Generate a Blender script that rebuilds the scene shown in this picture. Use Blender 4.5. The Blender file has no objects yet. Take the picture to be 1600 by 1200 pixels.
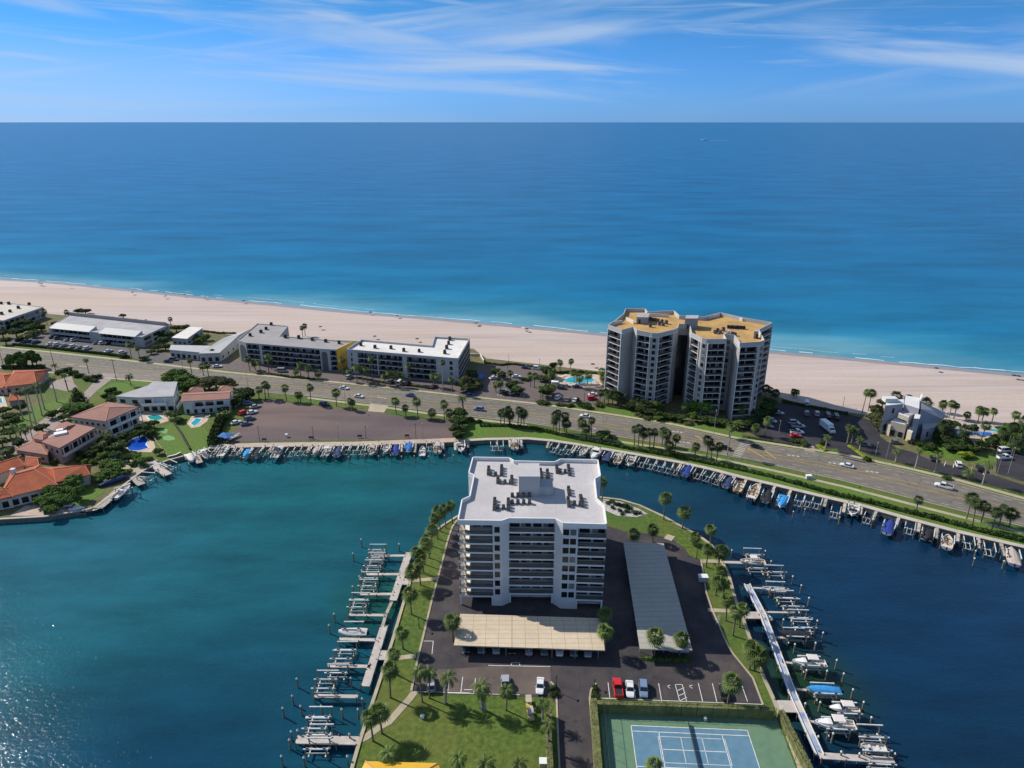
import bpy, math, random
from mathutils import Vector, Euler
from mathutils.geometry import tessellate_polygon
random.seed(7)
SC = bpy.context.scene
COL = SC.collection
R = math.radians
# ------------------------------------------------------------------ camera
FPX, CAMH = 1067.0, 117.0            # focal length in photo pixels, metres above the land
PITCH = math.atan(410.0 / FPX)
CP, SP = math.cos(PITCH), math.sin(PITCH)
cam = bpy.data.objects.new('camera', bpy.data.cameras.new('camera'))
COL.objects.link(cam)
cam.location = (0, 0, CAMH)
cam.rotation_euler = (R(90) - PITCH, 0, 0)
cam.data.sensor_width = 36
cam.data.lens = 36 * FPX / 1600
cam.data.clip_end = 300000
cam.data.clip_start = 1
SC.camera = cam
# ------------------------------------------------------------------ light and sky
SUN_EL = R(38)
SUN_TRAVEL = Vector((0.875, -0.485, 0)).normalized()
sky_dir = -SUN_TRAVEL
w = bpy.data.worlds.new('World'); SC.world = w; w.use_nodes = True
nt = w.node_tree; N = nt.nodes; Lk = nt.links
for n in list(N): N.remove(n)
def wn(t, **k):
    n = N.new(t)
    for a, b in k.items(): setattr(n, a, b)
    return n
def wmath(op, a, b=None, c=None):
    n = wn('ShaderNodeMath', operation=op)
    for i, x in enumerate((a, b, c)):
        if x is None: continue
        if isinstance(x, (int, float)): n.inputs[i].default_value = x
        else: Lk.new(x, n.inputs[i])
    return n.outputs[0]
sky = wn('ShaderNodeTexSky', sky_type='NISHITA', sun_disc=False)
sky.sun_elevation = SUN_EL
sky.sun_rotation = math.atan2(sky_dir.x, sky_dir.y)
sky.altitude = 50; sky.air_density = 1.0; sky.dust_density = 0.15; sky.ozone_density = 4.0
tc = wn('ShaderNodeTexCoord')
sep = wn('ShaderNodeSeparateXYZ'); Lk.new(tc.outputs['Generated'], sep.inputs[0])
az = wmath('ARCTAN2', sep.outputs[0], sep.outputs[1])
el = wmath('ARCSINE', sep.outputs[2])
grade = wn('ShaderNodeMix', data_type='RGBA', blend_type='MULTIPLY'); grade.inputs[0].default_value = 1
elr = wn('ShaderNodeMapRange'); Lk.new(el, elr.inputs[0]); elr.inputs[1].default_value = 0; elr.inputs[2].default_value = R(60)
ramp = wn('ShaderNodeValToRGB'); Lk.new(elr.outputs[0], ramp.inputs[0])   # clear, blue maritime air low down
for ps, c in ((.13, (.23, .63, 1.06, 1)), (.45, (.62, .82, 1.05, 1))): ramp.color_ramp.elements.new(ps).color = c
ramp.color_ramp.elements[0].color = (.27, .64, 1.65, 1); ramp.color_ramp.elements[3].color = (.85, .92, 1.0, 1)
Lk.new(sky.outputs[0], grade.inputs[6]); Lk.new(ramp.outputs[0], grade.inputs[7])
def cloud(sx, sy, tilt, seed, lo, hi, emin, emax, strength):
    # thin cirrus: noise stretched along the horizon, in sky angles
    cx = wmath('ADD', wmath('MULTIPLY', az, sx), seed)
    cy = wmath('MULTIPLY', wmath('ADD', el, wmath('MULTIPLY', az, tilt)), sy)
    cv = wn('ShaderNodeCombineXYZ'); Lk.new(cx, cv.inputs[0]); Lk.new(cy, cv.inputs[1]); cv.inputs[2].default_value = seed
    nz = wn('ShaderNodeTexNoise'); nz.inputs['Scale'].default_value = 1; nz.inputs['Detail'].default_value = 7
    nz.inputs['Roughness'].default_value = .52; nz.inputs['Distortion'].default_value = .9
    Lk.new(cv.outputs[0], nz.inputs['Vector'])
    m = wn('ShaderNodeMapRange', interpolation_type='SMOOTHSTEP'); Lk.new(nz.outputs[0], m.inputs[0])
    m.inputs[1].default_value = lo; m.inputs[2].default_value = hi; m.inputs[3].default_value = 0; m.inputs[4].default_value = strength
    f = wn('ShaderNodeMapRange', interpolation_type='SMOOTHSTEP'); Lk.new(el, f.inputs[0])
    f.inputs[1].default_value = emin; f.inputs[2].default_value = emax
    return wmath('MULTIPLY', m.outputs[0], f.outputs[0])
c1 = cloud(2.0, 24, .07, 3.7, .42, .74, R(.7), R(3.2), .85)
c2 = cloud(1.4, 14, -.13, 6.3, .43, .74, R(.6), R(3.5), .75)
c3 = cloud(5, 70, .05, 5.5, .52, .76, R(2.0), R(4.5), .5)
c4 = cloud(1.1, 9, .0, 1.3, .22, .58, R(6.5), R(.2), .85)
lf = wn('ShaderNodeMapRange', interpolation_type='SMOOTHSTEP'); Lk.new(az, lf.inputs[0]); lf.inputs[1].default_value = .45; lf.inputs[2].default_value = -.75
c4 = wmath('MULTIPLY', c4, lf.outputs[0])     # thin veil low in the sky on the sun's side
cs = wmath('MINIMUM', wmath('MAXIMUM', wmath('MAXIMUM', wmath('MAXIMUM', c1, c2), c3), c4), .92)
mixc = wn('ShaderNodeMix', data_type='RGBA'); Lk.new(cs, mixc.inputs[0])
Lk.new(grade.outputs[2], mixc.inputs[6]); mixc.inputs[7].default_value = (4.7, 6.1, 8.3, 1)
bg = wn('ShaderNodeBackground'); bg.inputs[1].default_value = 0.09
Lk.new(mixc.outputs[2], bg.inputs[0])
wo = wn('ShaderNodeOutputWorld'); Lk.new(bg.outputs[0], wo.inputs[0])
sl = bpy.data.lights.new('sun', 'SUN'); sl.energy = 4.8; sl.angle = R(.5); sl.color = (1, .945, .85)
so = bpy.data.objects.new('sun', sl); COL.objects.link(so)
trav = Vector((SUN_TRAVEL.x * math.cos(SUN_EL), SUN_TRAVEL.y * math.cos(SUN_EL), -math.sin(SUN_EL)))
so.rotation_euler = trav.to_track_quat('-Z', 'Y').to_euler(); so.location = (-300, 300, 300)
vs = SC.view_settings
vs.view_transform = 'Standard'; vs.look = 'None'; vs.exposure = 0.12; vs.gamma = 1; vs.use_curve_mapping = False
SC.render.engine = 'CYCLES'

# ------------------------------------------------------------------ helpers
def G(px, py, h=0.0):
    """ground point seen at a photo pixel, on the level plane z = h"""
    u = (px - 800) / FPX; v = (py - 600) / FPX
    t = (CAMH - h) / (SP + v * CP)
    return Vector((u * t, (CP - v * SP) * t))
def GP(pts, h=0.0): return [G(p[0], p[1], h) for p in pts]
def hgt(px, py, Y):
    v = (py - 600) / FPX
    return CAMH - Y * (SP + v * CP) / (CP - v * SP)
def area(p): return sum(p[i][0] * p[(i + 1) % len(p)][1] - p[(i + 1) % len(p)][0] * p[i][1] for i in range(len(p))) / 2
def ccw(p): return list(p) if area(p) > 0 else list(p)[::-1]
ONES = ['', 'first', 'second', 'third', 'fourth', 'fifth', 'sixth', 'seventh', 'eighth', 'ninth', 'tenth', 'eleventh', 'twelfth',
        'thirteenth', 'fourteenth', 'fifteenth', 'sixteenth', 'seventeenth', 'eighteenth', 'nineteenth']
def ordn(i):
    if i < 20: return ONES[i]
    t = {2: 'twent', 3: 'thirt', 4: 'fort', 5: 'fift'}[i // 10]
    return t + 'ieth' if i % 10 == 0 else t + 'y-' + ONES[i % 10]

class MB:
    """collects faces, then links them as ONE mesh object"""
    def __init__(s, off=(0, 0, 0)): s.v = []; s.f = []; s.m = []; s.o = off
    def add(s, vs, fs, mi=0):
        b = len(s.v); o = s.o
        s.v += [(p[0] - o[0], p[1] - o[1], p[2] - o[2]) for p in vs]
        s.f += [tuple(b + i for i in f) for f in fs]; s.m += [mi] * len(fs); return s
    def box(s, x, y, z, sx, sy, sz, a=0.0, mi=0):
        c, n = math.cos(a), math.sin(a); P = []
        for dz in (0, sz):
            for dx, dy in ((-1, -1), (1, -1), (1, 1), (-1, 1)):
                X, Y = dx * sx / 2, dy * sy / 2
                P.append((x + X * c - Y * n, y + X * n + Y * c, z + dz))
        return s.add(P, [(3, 2, 1, 0), (4, 5, 6, 7), (0, 1, 5, 4), (1, 2, 6, 5), (2, 3, 7, 6), (3, 0, 4, 7)], mi)
    def prism(s, poly, z0, z1, mi=0, top=None, bottom=True):
        p = ccw([(q[0], q[1]) for q in poly]); n = len(p)
        V = [(q[0], q[1], z0) for q in p] + [(q[0], q[1], z1) for q in p]
        s.add(V, [(i, (i + 1) % n, n + (i + 1) % n, n + i) for i in range(n)], mi)
        s.flat(p, z1, mi if top is None else top)
        if bottom: s.flat(p, z0, mi, True)
        return s
    def flat(s, poly, z, mi=0, down=False):
        p = ccw([(q[0], q[1]) for q in poly])
        P3 = [Vector((q[0], q[1], 0)) for q in p]
        tr = tessellate_polygon([P3]); F = []
        for t in tr:
            a, b, c = (P3[i] for i in t)
            up = (b - a).cross(c - a).z > 0
            F.append(tuple(t) if up != down else tuple(t)[::-1])
        return s.add([(q[0], q[1], z) for q in p], F, mi)
    def tube(s, pts, rad, n=6, mi=0, cap=True):
        pts = [Vector(p) for p in pts]; V = []; k = len(pts)
        if isinstance(rad, (int, float)): rad = [rad] * k
        for i, p in enumerate(pts):
            d = (pts[min(i + 1, k - 1)] - pts[max(i - 1, 0)]).normalized()
            a = d.cross(Vector((0, 0, 1)) if abs(d.z) < .9 else Vector((1, 0, 0))).normalized(); b = d.cross(a)
            V += [tuple(p + (a * math.cos(2 * math.pi * j / n) - b * math.sin(2 * math.pi * j / n)) * rad[i]) for j in range(n)]
        F = [(i * n + j, i * n + (j + 1) % n, (i + 1) * n + (j + 1) % n, (i + 1) * n + j) for i in range(k - 1) for j in range(n)]
        if cap: F += [tuple(range(n))[::-1], tuple((k - 1) * n + j for j in range(n))]
        return s.add(V, F, mi)
    def bar(s, p, q, wd, ht, mi=0):
        """level beam from p to q, wd wide and ht high, its top at p.z / q.z"""
        p, q = Vector(p), Vector(q); d = (q - p); d.z = 0; d.normalize(); nrm = Vector((-d.y, d.x, 0)) * wd / 2
        V = [p - nrm - Vector((0, 0, ht)), p + nrm - Vector((0, 0, ht)), q + nrm - Vector((0, 0, ht)), q - nrm - Vector((0, 0, ht)), p - nrm, p + nrm, q + nrm, q - nrm]
        return s.add([tuple(x) for x in V], [(0, 1, 2, 3), (7, 6, 5, 4), (4, 5, 1, 0), (5, 6, 2, 1), (6, 7, 3, 2), (7, 4, 0, 3)], mi)
    def loft(s, secs, mi=0, caps=True, closed=True):
        n = len(secs[0]); V = [p for q in secs for p in q]; F = []
        for i in range(len(secs) - 1):
            for j in range(n if closed else n - 1):
                F.append((i * n + j, i * n + (j + 1) % n, (i + 1) * n + (j + 1) % n, (i + 1) * n + j))
        if caps: F += [tuple(range(n))[::-1], tuple((len(secs) - 1) * n + j for j in range(n))]
        return s.add(V, F, mi)
    def build(s, name, mats, parent=None, loc=(0, 0, 0), smooth=False):
        me = bpy.data.meshes.new(name); me.from_pydata(s.v, [], s.f)
        ms = mats if isinstance(mats, (list, tuple)) else [mats]
        for m in ms: me.materials.append(m)
        if len(ms) > 1: me.polygons.foreach_set('material_index', s.m)
        if smooth: me.polygons.foreach_set('use_smooth', [True] * len(s.f))
        me.update()
        o = bpy.data.objects.new(name, me); COL.objects.link(o); o.location = loc
        if parent: o.parent = parent
        return o
def tag(o, label=None, cat=None, group=None, kind=None):
    if label: o['label'] = label
    if cat: o['category'] = cat
    if group: o['group'] = group
    if kind: o['kind'] = kind
    return o
def thing(name, label=None, cat=None, loc=(0, 0, 0), rz=0, group=None):
    o = bpy.data.objects.new(name, None); COL.objects.link(o); o.empty_display_size = .5
    o.location = loc if len(loc) == 3 else (loc[0], loc[1], 0); o.rotation_euler = (0, 0, rz)
    return tag(o, label, cat, group)
KIDS = {}
def kids(o):
    return KIDS.setdefault(o.name, list(o.children))
def dup(root):
    r = root.copy(); COL.objects.link(r); ks = []
    for ch in kids(root):
        c = ch.copy(); COL.objects.link(c); c.parent = r; ks.append(c)
        for g in kids(ch):
            d = g.copy(); COL.objects.link(d); d.parent = c
    KIDS[r.name] = ks
    return r
PROTO = {}
def place(key, builder, loc, rz, label, cat, group=None, sc=None):
    """first use builds the thing, every later one copies it with its parts"""
    if key not in PROTO: o = PROTO[key] = builder()
    else: o = dup(PROTO[key])
    o.location = loc if len(loc) == 3 else (loc[0], loc[1], 0); o.rotation_euler = (0, 0, rz)
    o.scale = sc if sc else (1, 1, 1)
    if 'group' in o.keys(): del o['group']
    return tag(o, label, cat, group)
def offs(pts, d):
    """polyline moved sideways by d metres (left of travel is positive)"""
    out = []
    for i, p in enumerate(pts):
        a, b = pts[max(i - 1, 0)], pts[min(i + 1, len(pts) - 1)]
        t = Vector((b[0] - a[0], b[1] - a[1])).normalized(); out.append(Vector((p[0] - t.y * d, p[1] + t.x * d)))
    return out
def strip(mb, pts, d0, d1, z, z0=None, mi=0):
    A, B = offs(pts, d0), offs(pts, d1)
    for i in range(len(pts) - 1):
        q = [A[i], A[i + 1], B[i + 1], B[i]]
        if z0 is None: mb.flat(q, z, mi)
        else: mb.prism(q, z0, z, mi, bottom=False)
    return mb
def walk(pts, step, start=0.0):
    """points and headings every step metres along a polyline"""
    out = []; nxt = start; acc = 0.0
    for i in range(len(pts) - 1):
        a, b = Vector(pts[i][:2]), Vector(pts[i + 1][:2]); L = (b - a).length
        while nxt <= acc + L:
            out.append((a + (b - a) * ((nxt - acc) / L), math.atan2(b.y - a.y, b.x - a.x))); nxt += step
        acc += L
    return out
def dashes(mb, pts, d, wd, on, gap, z, mi=0):
    for p, a in walk(offs(pts, d), on + gap):
        mb.flat([(p.x + c * math.cos(a) - s_ * math.sin(a), p.y + c * math.sin(a) + s_ * math.cos(a)) for c, s_ in ((0, -wd / 2), (on, -wd / 2), (on, wd / 2), (0, wd / 2))], z, mi)
    return mb
# ------------------------------------------------------------------ materials
def mat(name, col, rough=.7, var=.15, scale=1.0, col2=None, big=None, bump=None, metal=0.0, spec=.35, rnd=0.0, crack=0):
    """Principled surface with two sizes of mottling in world space"""
    m = bpy.data.materials.new(name); m.use_nodes = True; t = m.node_tree; n = t.nodes; l = t.links
    b = n['Principled BSDF']; b.inputs['Roughness'].default_value = rough; b.inputs['Metallic'].default_value = metal
    b.inputs['Specular IOR Level'].default_value = spec
    g = n.new('ShaderNodeNewGeometry')
    nz = n.new('ShaderNodeTexNoise'); nz.inputs['Scale'].default_value = scale; nz.inputs['Detail'].default_value = 5
    l.new(g.outputs['Position'], nz.inputs['Vector'])
    r = n.new('ShaderNodeValToRGB'); l.new(nz.outputs[0], r.inputs[0])
    r.color_ramp.elements[0].position = .3; r.color_ramp.elements[1].position = .7
    lo = [c * (1 - var) for c in col]; hi = [c * (1 + var) for c in (col2 or col)]
    r.color_ramp.elements[0].color = (*lo, 1); r.color_ramp.elements[1].color = (*hi, 1)
    out = r.outputs[0]
    for big in ((big if isinstance(big, list) else [big]) if big else []):   # (scale, colour, amount, stretch, turn)
        mp = n.new('ShaderNodeMapping'); l.new(g.outputs['Position'], mp.inputs[0])
        mp.inputs['Rotation'].default_value = (0, 0, big[4] if len(big) > 4 else 0); mp.inputs['Scale'].default_value = (big[3] if len(big) > 3 else 1, 1, 1)
        n2 = n.new('ShaderNodeTexNoise'); n2.inputs['Scale'].default_value = big[0]; n2.inputs['Detail'].default_value = 4
        l.new(mp.outputs[0], n2.inputs['Vector'])
        mr = n.new('ShaderNodeMapRange'); l.new(n2.outputs[0], mr.inputs[0]); mr.inputs[1].default_value = .42; mr.inputs[2].default_value = .66; mr.inputs[4].default_value = big[2]
        mx = n.new('ShaderNodeMix'); mx.data_type = 'RGBA'; l.new(mr.outputs[0], mx.inputs[0]); l.new(out, mx.inputs[6]); mx.inputs[7].default_value = (*big[1], 1); out = mx.outputs[2]
    if crack:                    # thin dark cracks and round oil stains in paving
        vo = n.new('ShaderNodeTexVoronoi'); vo.feature = 'DISTANCE_TO_EDGE'; vo.inputs['Scale'].default_value = crack
        wz = n.new('ShaderNodeVectorMath'); wz.operation = 'ADD'; l.new(g.outputs['Position'], wz.inputs[0]); sc_ = n.new('ShaderNodeVectorMath'); sc_.operation = 'SCALE'; sc_.inputs['Scale'].default_value = 1.6; l.new(nz.outputs[1], sc_.inputs[0]); l.new(sc_.outputs[0], wz.inputs[1]); l.new(wz.outputs[0], vo.inputs['Vector'])
        lt = n.new('ShaderNodeMapRange'); l.new(vo.outputs['Distance'], lt.inputs[0]); lt.inputs[1].default_value = .004; lt.inputs[2].default_value = .010; lt.inputs[3].default_value = .42; lt.inputs[4].default_value = 0
        v2 = n.new('ShaderNodeTexVoronoi'); v2.inputs['Scale'].default_value = .23; l.new(g.outputs['Position'], v2.inputs['Vector'])
        l2 = n.new('ShaderNodeMapRange'); l2.interpolation_type = 'SMOOTHSTEP'; l.new(v2.outputs['Distance'], l2.inputs[0]); l2.inputs[1].default_value = .05; l2.inputs[2].default_value = .22; l2.inputs[3].default_value = .45; l2.inputs[4].default_value = 0
        mm = n.new('ShaderNodeMath'); mm.operation = 'MAXIMUM'; l.new(lt.outputs[0], mm.inputs[0]); l.new(l2.outputs[0], mm.inputs[1])
        mx = n.new('ShaderNodeMix'); mx.data_type = 'RGBA'; l.new(mm.outputs[0], mx.inputs[0]); l.new(out, mx.inputs[6]); mx.inputs[7].default_value = (*[c * .35 for c in col], 1); out = mx.outputs[2]
    if rnd:
        oi = n.new('ShaderNodeObjectInfo'); mr = n.new('ShaderNodeMapRange'); l.new(oi.outputs['Random'], mr.inputs[0]); mr.inputs[3].default_value = 1 - rnd; mr.inputs[4].default_value = 1 + rnd
        hs = n.new('ShaderNodeHueSaturation'); l.new(mr.outputs[0], hs.inputs['Value']); l.new(out, hs.inputs['Color']); out = hs.outputs[0]
    l.new(out, b.inputs['Base Color'])
    if bump:
        n3 = n.new('ShaderNodeTexNoise'); n3.inputs['Scale'].default_value = bump[0]; n3.inputs['Detail'].default_value = 4; l.new(g.outputs['Position'], n3.inputs['Vector'])
        bp = n.new('ShaderNodeBump'); bp.inputs['Strength'].default_value = bump[1]; bp.inputs['Distance'].default_value = bump[2] if len(bump) > 2 else .1
        l.new(n3.outputs[0], bp.inputs['Height']); l.new(bp.outputs[0], b.inputs['Normal'])
    return m
def line_mat(name, col, line, dx, dy, ang, wd=.06, rough=.7, col2=None):
    """sheet metal: seams every dx and dy metres across a mottled sheet"""
    m = mat(name, col, rough, .07, .8, col2, big=(.07, [c * .8 for c in col], .6)); t = m.node_tree; n = t.nodes; l = t.links; b = n['Principled BSDF']
    src = b.inputs['Base Color'].links[0].from_socket
    g = n.new('ShaderNodeNewGeometry'); mp = n.new('ShaderNodeMapping'); mp.vector_type = 'TEXTURE'; mp.inputs['Rotation'].default_value = (0, 0, ang); l.new(g.outputs['Position'], mp.inputs[0])
    sp = n.new('ShaderNodeSeparateXYZ'); l.new(mp.outputs[0], sp.inputs[0]); fs = []
    for o, d in ((0, dx), (1, dy)):
        if not d: continue
        a = n.new('ShaderNodeMath'); a.operation = 'MODULO'; l.new(sp.outputs[o], a.inputs[0]); a.inputs[1].default_value = d
        a2 = n.new('ShaderNodeMath'); a2.operation = 'ABSOLUTE'; l.new(a.outputs[0], a2.inputs[0])
        c = n.new('ShaderNodeMath'); c.operation = 'LESS_THAN'; l.new(a2.outputs[0], c.inputs[0]); c.inputs[1].default_value = wd; fs.append(c.outputs[0])
    f = fs[0]
    if len(fs) > 1:
        a = n.new('ShaderNodeMath'); a.operation = 'MAXIMUM'; l.new(fs[0], a.inputs[0]); l.new(fs[1], a.inputs[1]); f = a.outputs[0]
    mx = n.new('ShaderNodeMix'); mx.data_type = 'RGBA'; l.new(f, mx.inputs[0]); l.new(src, mx.inputs[6]); mx.inputs[7].default_value = (*line, 1); l.new(mx.outputs[2], b.inputs['Base Color'])
    return m
SHN = Vector((.3135, .9497))         # seaward normal of the shoreline
def water_mat(name, stops, p0, nrm, span, wave, rough, patch=None, bumpd=.1, bumps=.35, streak=1.0, speclev=.5):
    """open water: body colour follows the distance from a line through p0 (sea depth, painted bay glare)"""
    m = bpy.data.materials.new(name); m.use_nodes = True; t = m.node_tree; n = t.nodes; l = t.links; b = n['Principled BSDF']
    g = n.new('ShaderNodeNewGeometry')
    dt = n.new('ShaderNodeVectorMath'); dt.operation = 'DOT_PRODUCT'; l.new(g.outputs['Position'], dt.inputs[0]); dt.inputs[1].default_value = (nrm.x, nrm.y, 0)
    n2 = n.new('ShaderNodeTexNoise'); n2.inputs['Scale'].default_value = .012; n2.inputs['Detail'].default_value = 4
    mp = n.new('ShaderNodeMapping'); mp.inputs['Rotation'].default_value = (0, 0, .32); mp.inputs['Scale'].default_value = (.28, 1, 1) if streak == 1 else (1, 1, 1)
    l.new(g.outputs['Position'], mp.inputs[0]); l.new(mp.outputs[0], n2.inputs['Vector'])
    a = n.new('ShaderNodeMath'); a.operation = 'MULTIPLY_ADD'; l.new(n2.outputs[0], a.inputs[0]); a.inputs[1].default_value = span * .16 * streak; l.new(dt.outputs['Value'], a.inputs[2])
    mr = n.new('ShaderNodeMapRange'); l.new(a.outputs[0], mr.inputs[0]); d0 = p0.dot(nrm); mr.inputs[1].default_value = d0 + span * .08 * streak; mr.inputs[2].default_value = d0 + span * (1 + .08 * streak)
    r = n.new('ShaderNodeValToRGB'); l.new(mr.outputs[0], r.inputs[0]); e = r.color_ramp.elements
    while len(e) < len(stops): e.new(.5)
    for i, (ps, c) in enumerate(stops): e[i].position = ps; e[i].color = (*c, 1)
    out = r.outputs[0]
    if patch:
        for (x, y, rad, colr, amt) in patch:
            ds = n.new('ShaderNodeVectorMath'); ds.operation = 'DISTANCE'; l.new(g.outputs['Position'], ds.inputs[0]); ds.inputs[1].default_value = (x, y, -1.4)
            n4 = n.new('ShaderNodeMath'); n4.operation = 'MULTIPLY_ADD'; l.new(n2.outputs[0], n4.inputs[0]); n4.inputs[1].default_value = rad * .5; l.new(ds.outputs['Value'], n4.inputs[2])
            q = n.new('ShaderNodeMapRange'); q.interpolation_type = 'SMOOTHSTEP'; l.new(n4.outputs[0], q.inputs[0]); q.inputs[1].default_value = rad * .35; q.inputs[2].default_value = rad * 1.3; q.inputs[3].default_value = amt; q.inputs[4].default_value = 0
            mx = n.new('ShaderNodeMix'); mx.data_type = 'RGBA'; l.new(q.outputs[0], mx.inputs[0]); l.new(out, mx.inputs[6]); mx.inputs[7].default_value = (*colr, 1); out = mx.outputs[2]
    # wind patches: faint broad mottling of the body colour
    nw = n.new('ShaderNodeTexNoise'); nw.inputs['Scale'].default_value = .09 if streak != 1 else .02; nw.inputs['Detail'].default_value = 6; nw.inputs['Roughness'].default_value = .65
    mpw = n.new('ShaderNodeMapping'); mpw.inputs['Rotation'].default_value = (0, 0, .15); mpw.inputs['Scale'].default_value = (.35, 1, 1); l.new(g.outputs['Position'], mpw.inputs[0]); l.new(mpw.outputs[0], nw.inputs['Vector'])
    mw = n.new('ShaderNodeMapRange'); l.new(nw.outputs[0], mw.inputs[0]); mw.inputs[1].default_value = .3; mw.inputs[2].default_value = .7; mw.inputs[3].default_value = .72; mw.inputs[4].default_value = 1.25
    hv = n.new('ShaderNodeHueSaturation'); l.new(mw.outputs[0], hv.inputs['Value']); l.new(out, hv.inputs['Color']); out = hv.outputs[0]
    l.new(out, b.inputs['Base Color']); b.inputs['Roughness'].default_value = rough; b.inputs['IOR'].default_value = 1.33; b.inputs['Specular IOR Level'].default_value = speclev
    h = None
    for sc, amt, st in wave:
        mp2 = n.new('ShaderNodeMapping'); mp2.inputs['Rotation'].default_value = (0, 0, .32); mp2.inputs['Scale'].default_value = (st, 1, 1); l.new(g.outputs['Position'], mp2.inputs[0])
        n3 = n.new('ShaderNodeTexNoise'); n3.inputs['Scale'].default_value = sc; n3.inputs['Detail'].default_value = 3; l.new(mp2.outputs[0], n3.inputs['Vector'])
        k = n.new('ShaderNodeMath'); k.operation = 'MULTIPLY_ADD'; l.new(n3.outputs[0], k.inputs[0]); k.inputs[1].default_value = amt
        if h is not None: l.new(h, k.inputs[2])
        else: k.inputs[2].default_value = 0
        h = k.outputs[0]
    bp = n.new('ShaderNodeBump'); bp.inputs['Strength'].default_value = bumps; bp.inputs['Distance'].default_value = bumpd; l.new(h, bp.inputs['Height']); l.new(bp.outputs[0], b.inputs['Normal'])
    return m
WZ = -1.4                            # water level
M = {}
def mk(k, *a, **kw): M[k] = mat(k, *a, **kw)
mk('sand', (.50, .40, .35), .9, .07, .5, big=[(.09, (.38, .30, .27), .85, .05, .32), (.45, (.56, .49, .45), .6, .04, .32), (.02, (.47, .35, .27), .5, .2, .32)], bump=(.5, .4, .2))
mk('wet_sand', (.30, .235, .20), .35, .1, .2)
mk('foam', (.75, .76, .76), .6, .1, .5)
mk('earth', (.13, .12, .05), .95, .3, .5)
mk('grass', (.058, .108, .014), .95, .32, .9, (.10, .138, .02), big=[(.05, (.135, .135, .03), .7), (.03, (.04, .10, .018), .5)], bump=(3, .6, .12))
mk('lawn', (.07, .16, .014), .95, .25, 1.1, (.10, .17, .022), big=(.05, (.11, .14, .03), .7), bump=(3, .6, .12))
mk('gravel', (.125, .092, .092), .95, .2, 1.5, big=[(.03, (.21, .145, .12), .8, .5), (.12, (.09, .068, .07), .6, .15)], bump=(4, .5, .08))
mk('asphalt', (.050, .044, .048), .85, .22, .5, big=[(.06, (.10, .078, .07), .85), (.2, (.035, .032, .036), .6)], bump=(6, .25, .03), crack=.11)
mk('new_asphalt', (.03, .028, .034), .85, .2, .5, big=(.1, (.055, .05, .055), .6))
mk('road', (.165, .145, .12), .85, .1, .4, big=[(.05, (.23, .20, .165), .7, .12, .33), (.3, (.12, .105, .09), .55, .05, .33)], bump=(6, .2, .03), crack=.07)
mk('concrete', (.42, .36, .25), .85, .12, .6, big=(.2, (.30, .26, .18), .5))
mk('pale_concrete', (.50, .44, .37), .85, .1, .8, big=(.25, (.38, .33, .28), .5))
mk('promenade', (.48, .37, .30), .85, .12, .7, big=(.15, (.36, .28, .23), .5))
mk('pool_deck', (.52, .40, .30), .8, .08, .8)
mk('white_line', (.72, .70, .66), .7, .2, 1.2)
mk('faded_line', (.42, .39, .35), .8, .3, 1.2)
mk('yellow_line', (.52, .35, .06), .7, .2, 1.2)
mk('paver', (.30, .24, .21), .85, .12, .7)
# ------------------------------------------------------------------ water
SH0 = G(0, 434, WZ)
M['sea'] = water_mat('sea', [(0, (.11, .29, .36)), (.022, (.025, .20, .31)), (.08, (.008, .15, .28)), (.26, (.005, .125, .262)), (1, (.003, .108, .25))], SH0, SHN, 900, [(.07, 1.0, .25), (.35, .5, .4), (1.6, .22, .6)], .25, bumpd=.6, bumps=.7, speclev=.05)
M['bay'] = water_mat('bay', [(0, (.018, .115, .15)), (.3, (.010, .092, .118)), (.6, (.005, .055, .082)), (1, (.003, .026, .06))], G(60, 830), Vector((.97, -.24)).normalized(), 230, [(.35, .6, .5), (1.3, .5, .6), (4, .3, .8)], .09,  # paler left stops paint the sky glare into the body colour
                     [(G(1250, 1060).x, G(1250, 1060).y, 20, (.016, .045, .018), .9), (G(600, 930).x, G(600, 930).y, 18, (.008, .075, .055), .85), (G(520, 720).x, G(520, 720).y, 75, (.005, .10, .10), .75), (G(1500, 950).x, G(1500, 950).y, 50, (.003, .03, .075), .9), (G(200, 1260).x, G(200, 1260).y, 60, (.004, .042, .085), .9)], bumpd=.27, bumps=.62, streak=.5, speclev=.42)
far = 120000.0
tang = Vector((SHN.y, -SHN.x)); org = Vector((0, 0)) + SHN * (SH0.dot(SHN) - 25)
mb = MB(); mb.flat([org - tang * far, org + tang * far, org + tang * far + SHN * far, org - tang * far + SHN * far], WZ)
tag(mb.build('sea', M['sea']), 'wide blue sea running out to the horizon', 'sea', kind='structure')
mb = MB(); mb.flat([org - tang * 1500, org + tang * 1500, org + tang * 1500 - SHN * 1500, org - tang * 1500 - SHN * 1500], WZ)
tag(mb.build('bay_water', M['bay']), 'calm teal bay water around the peninsula', 'bay', kind='structure')
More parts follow.
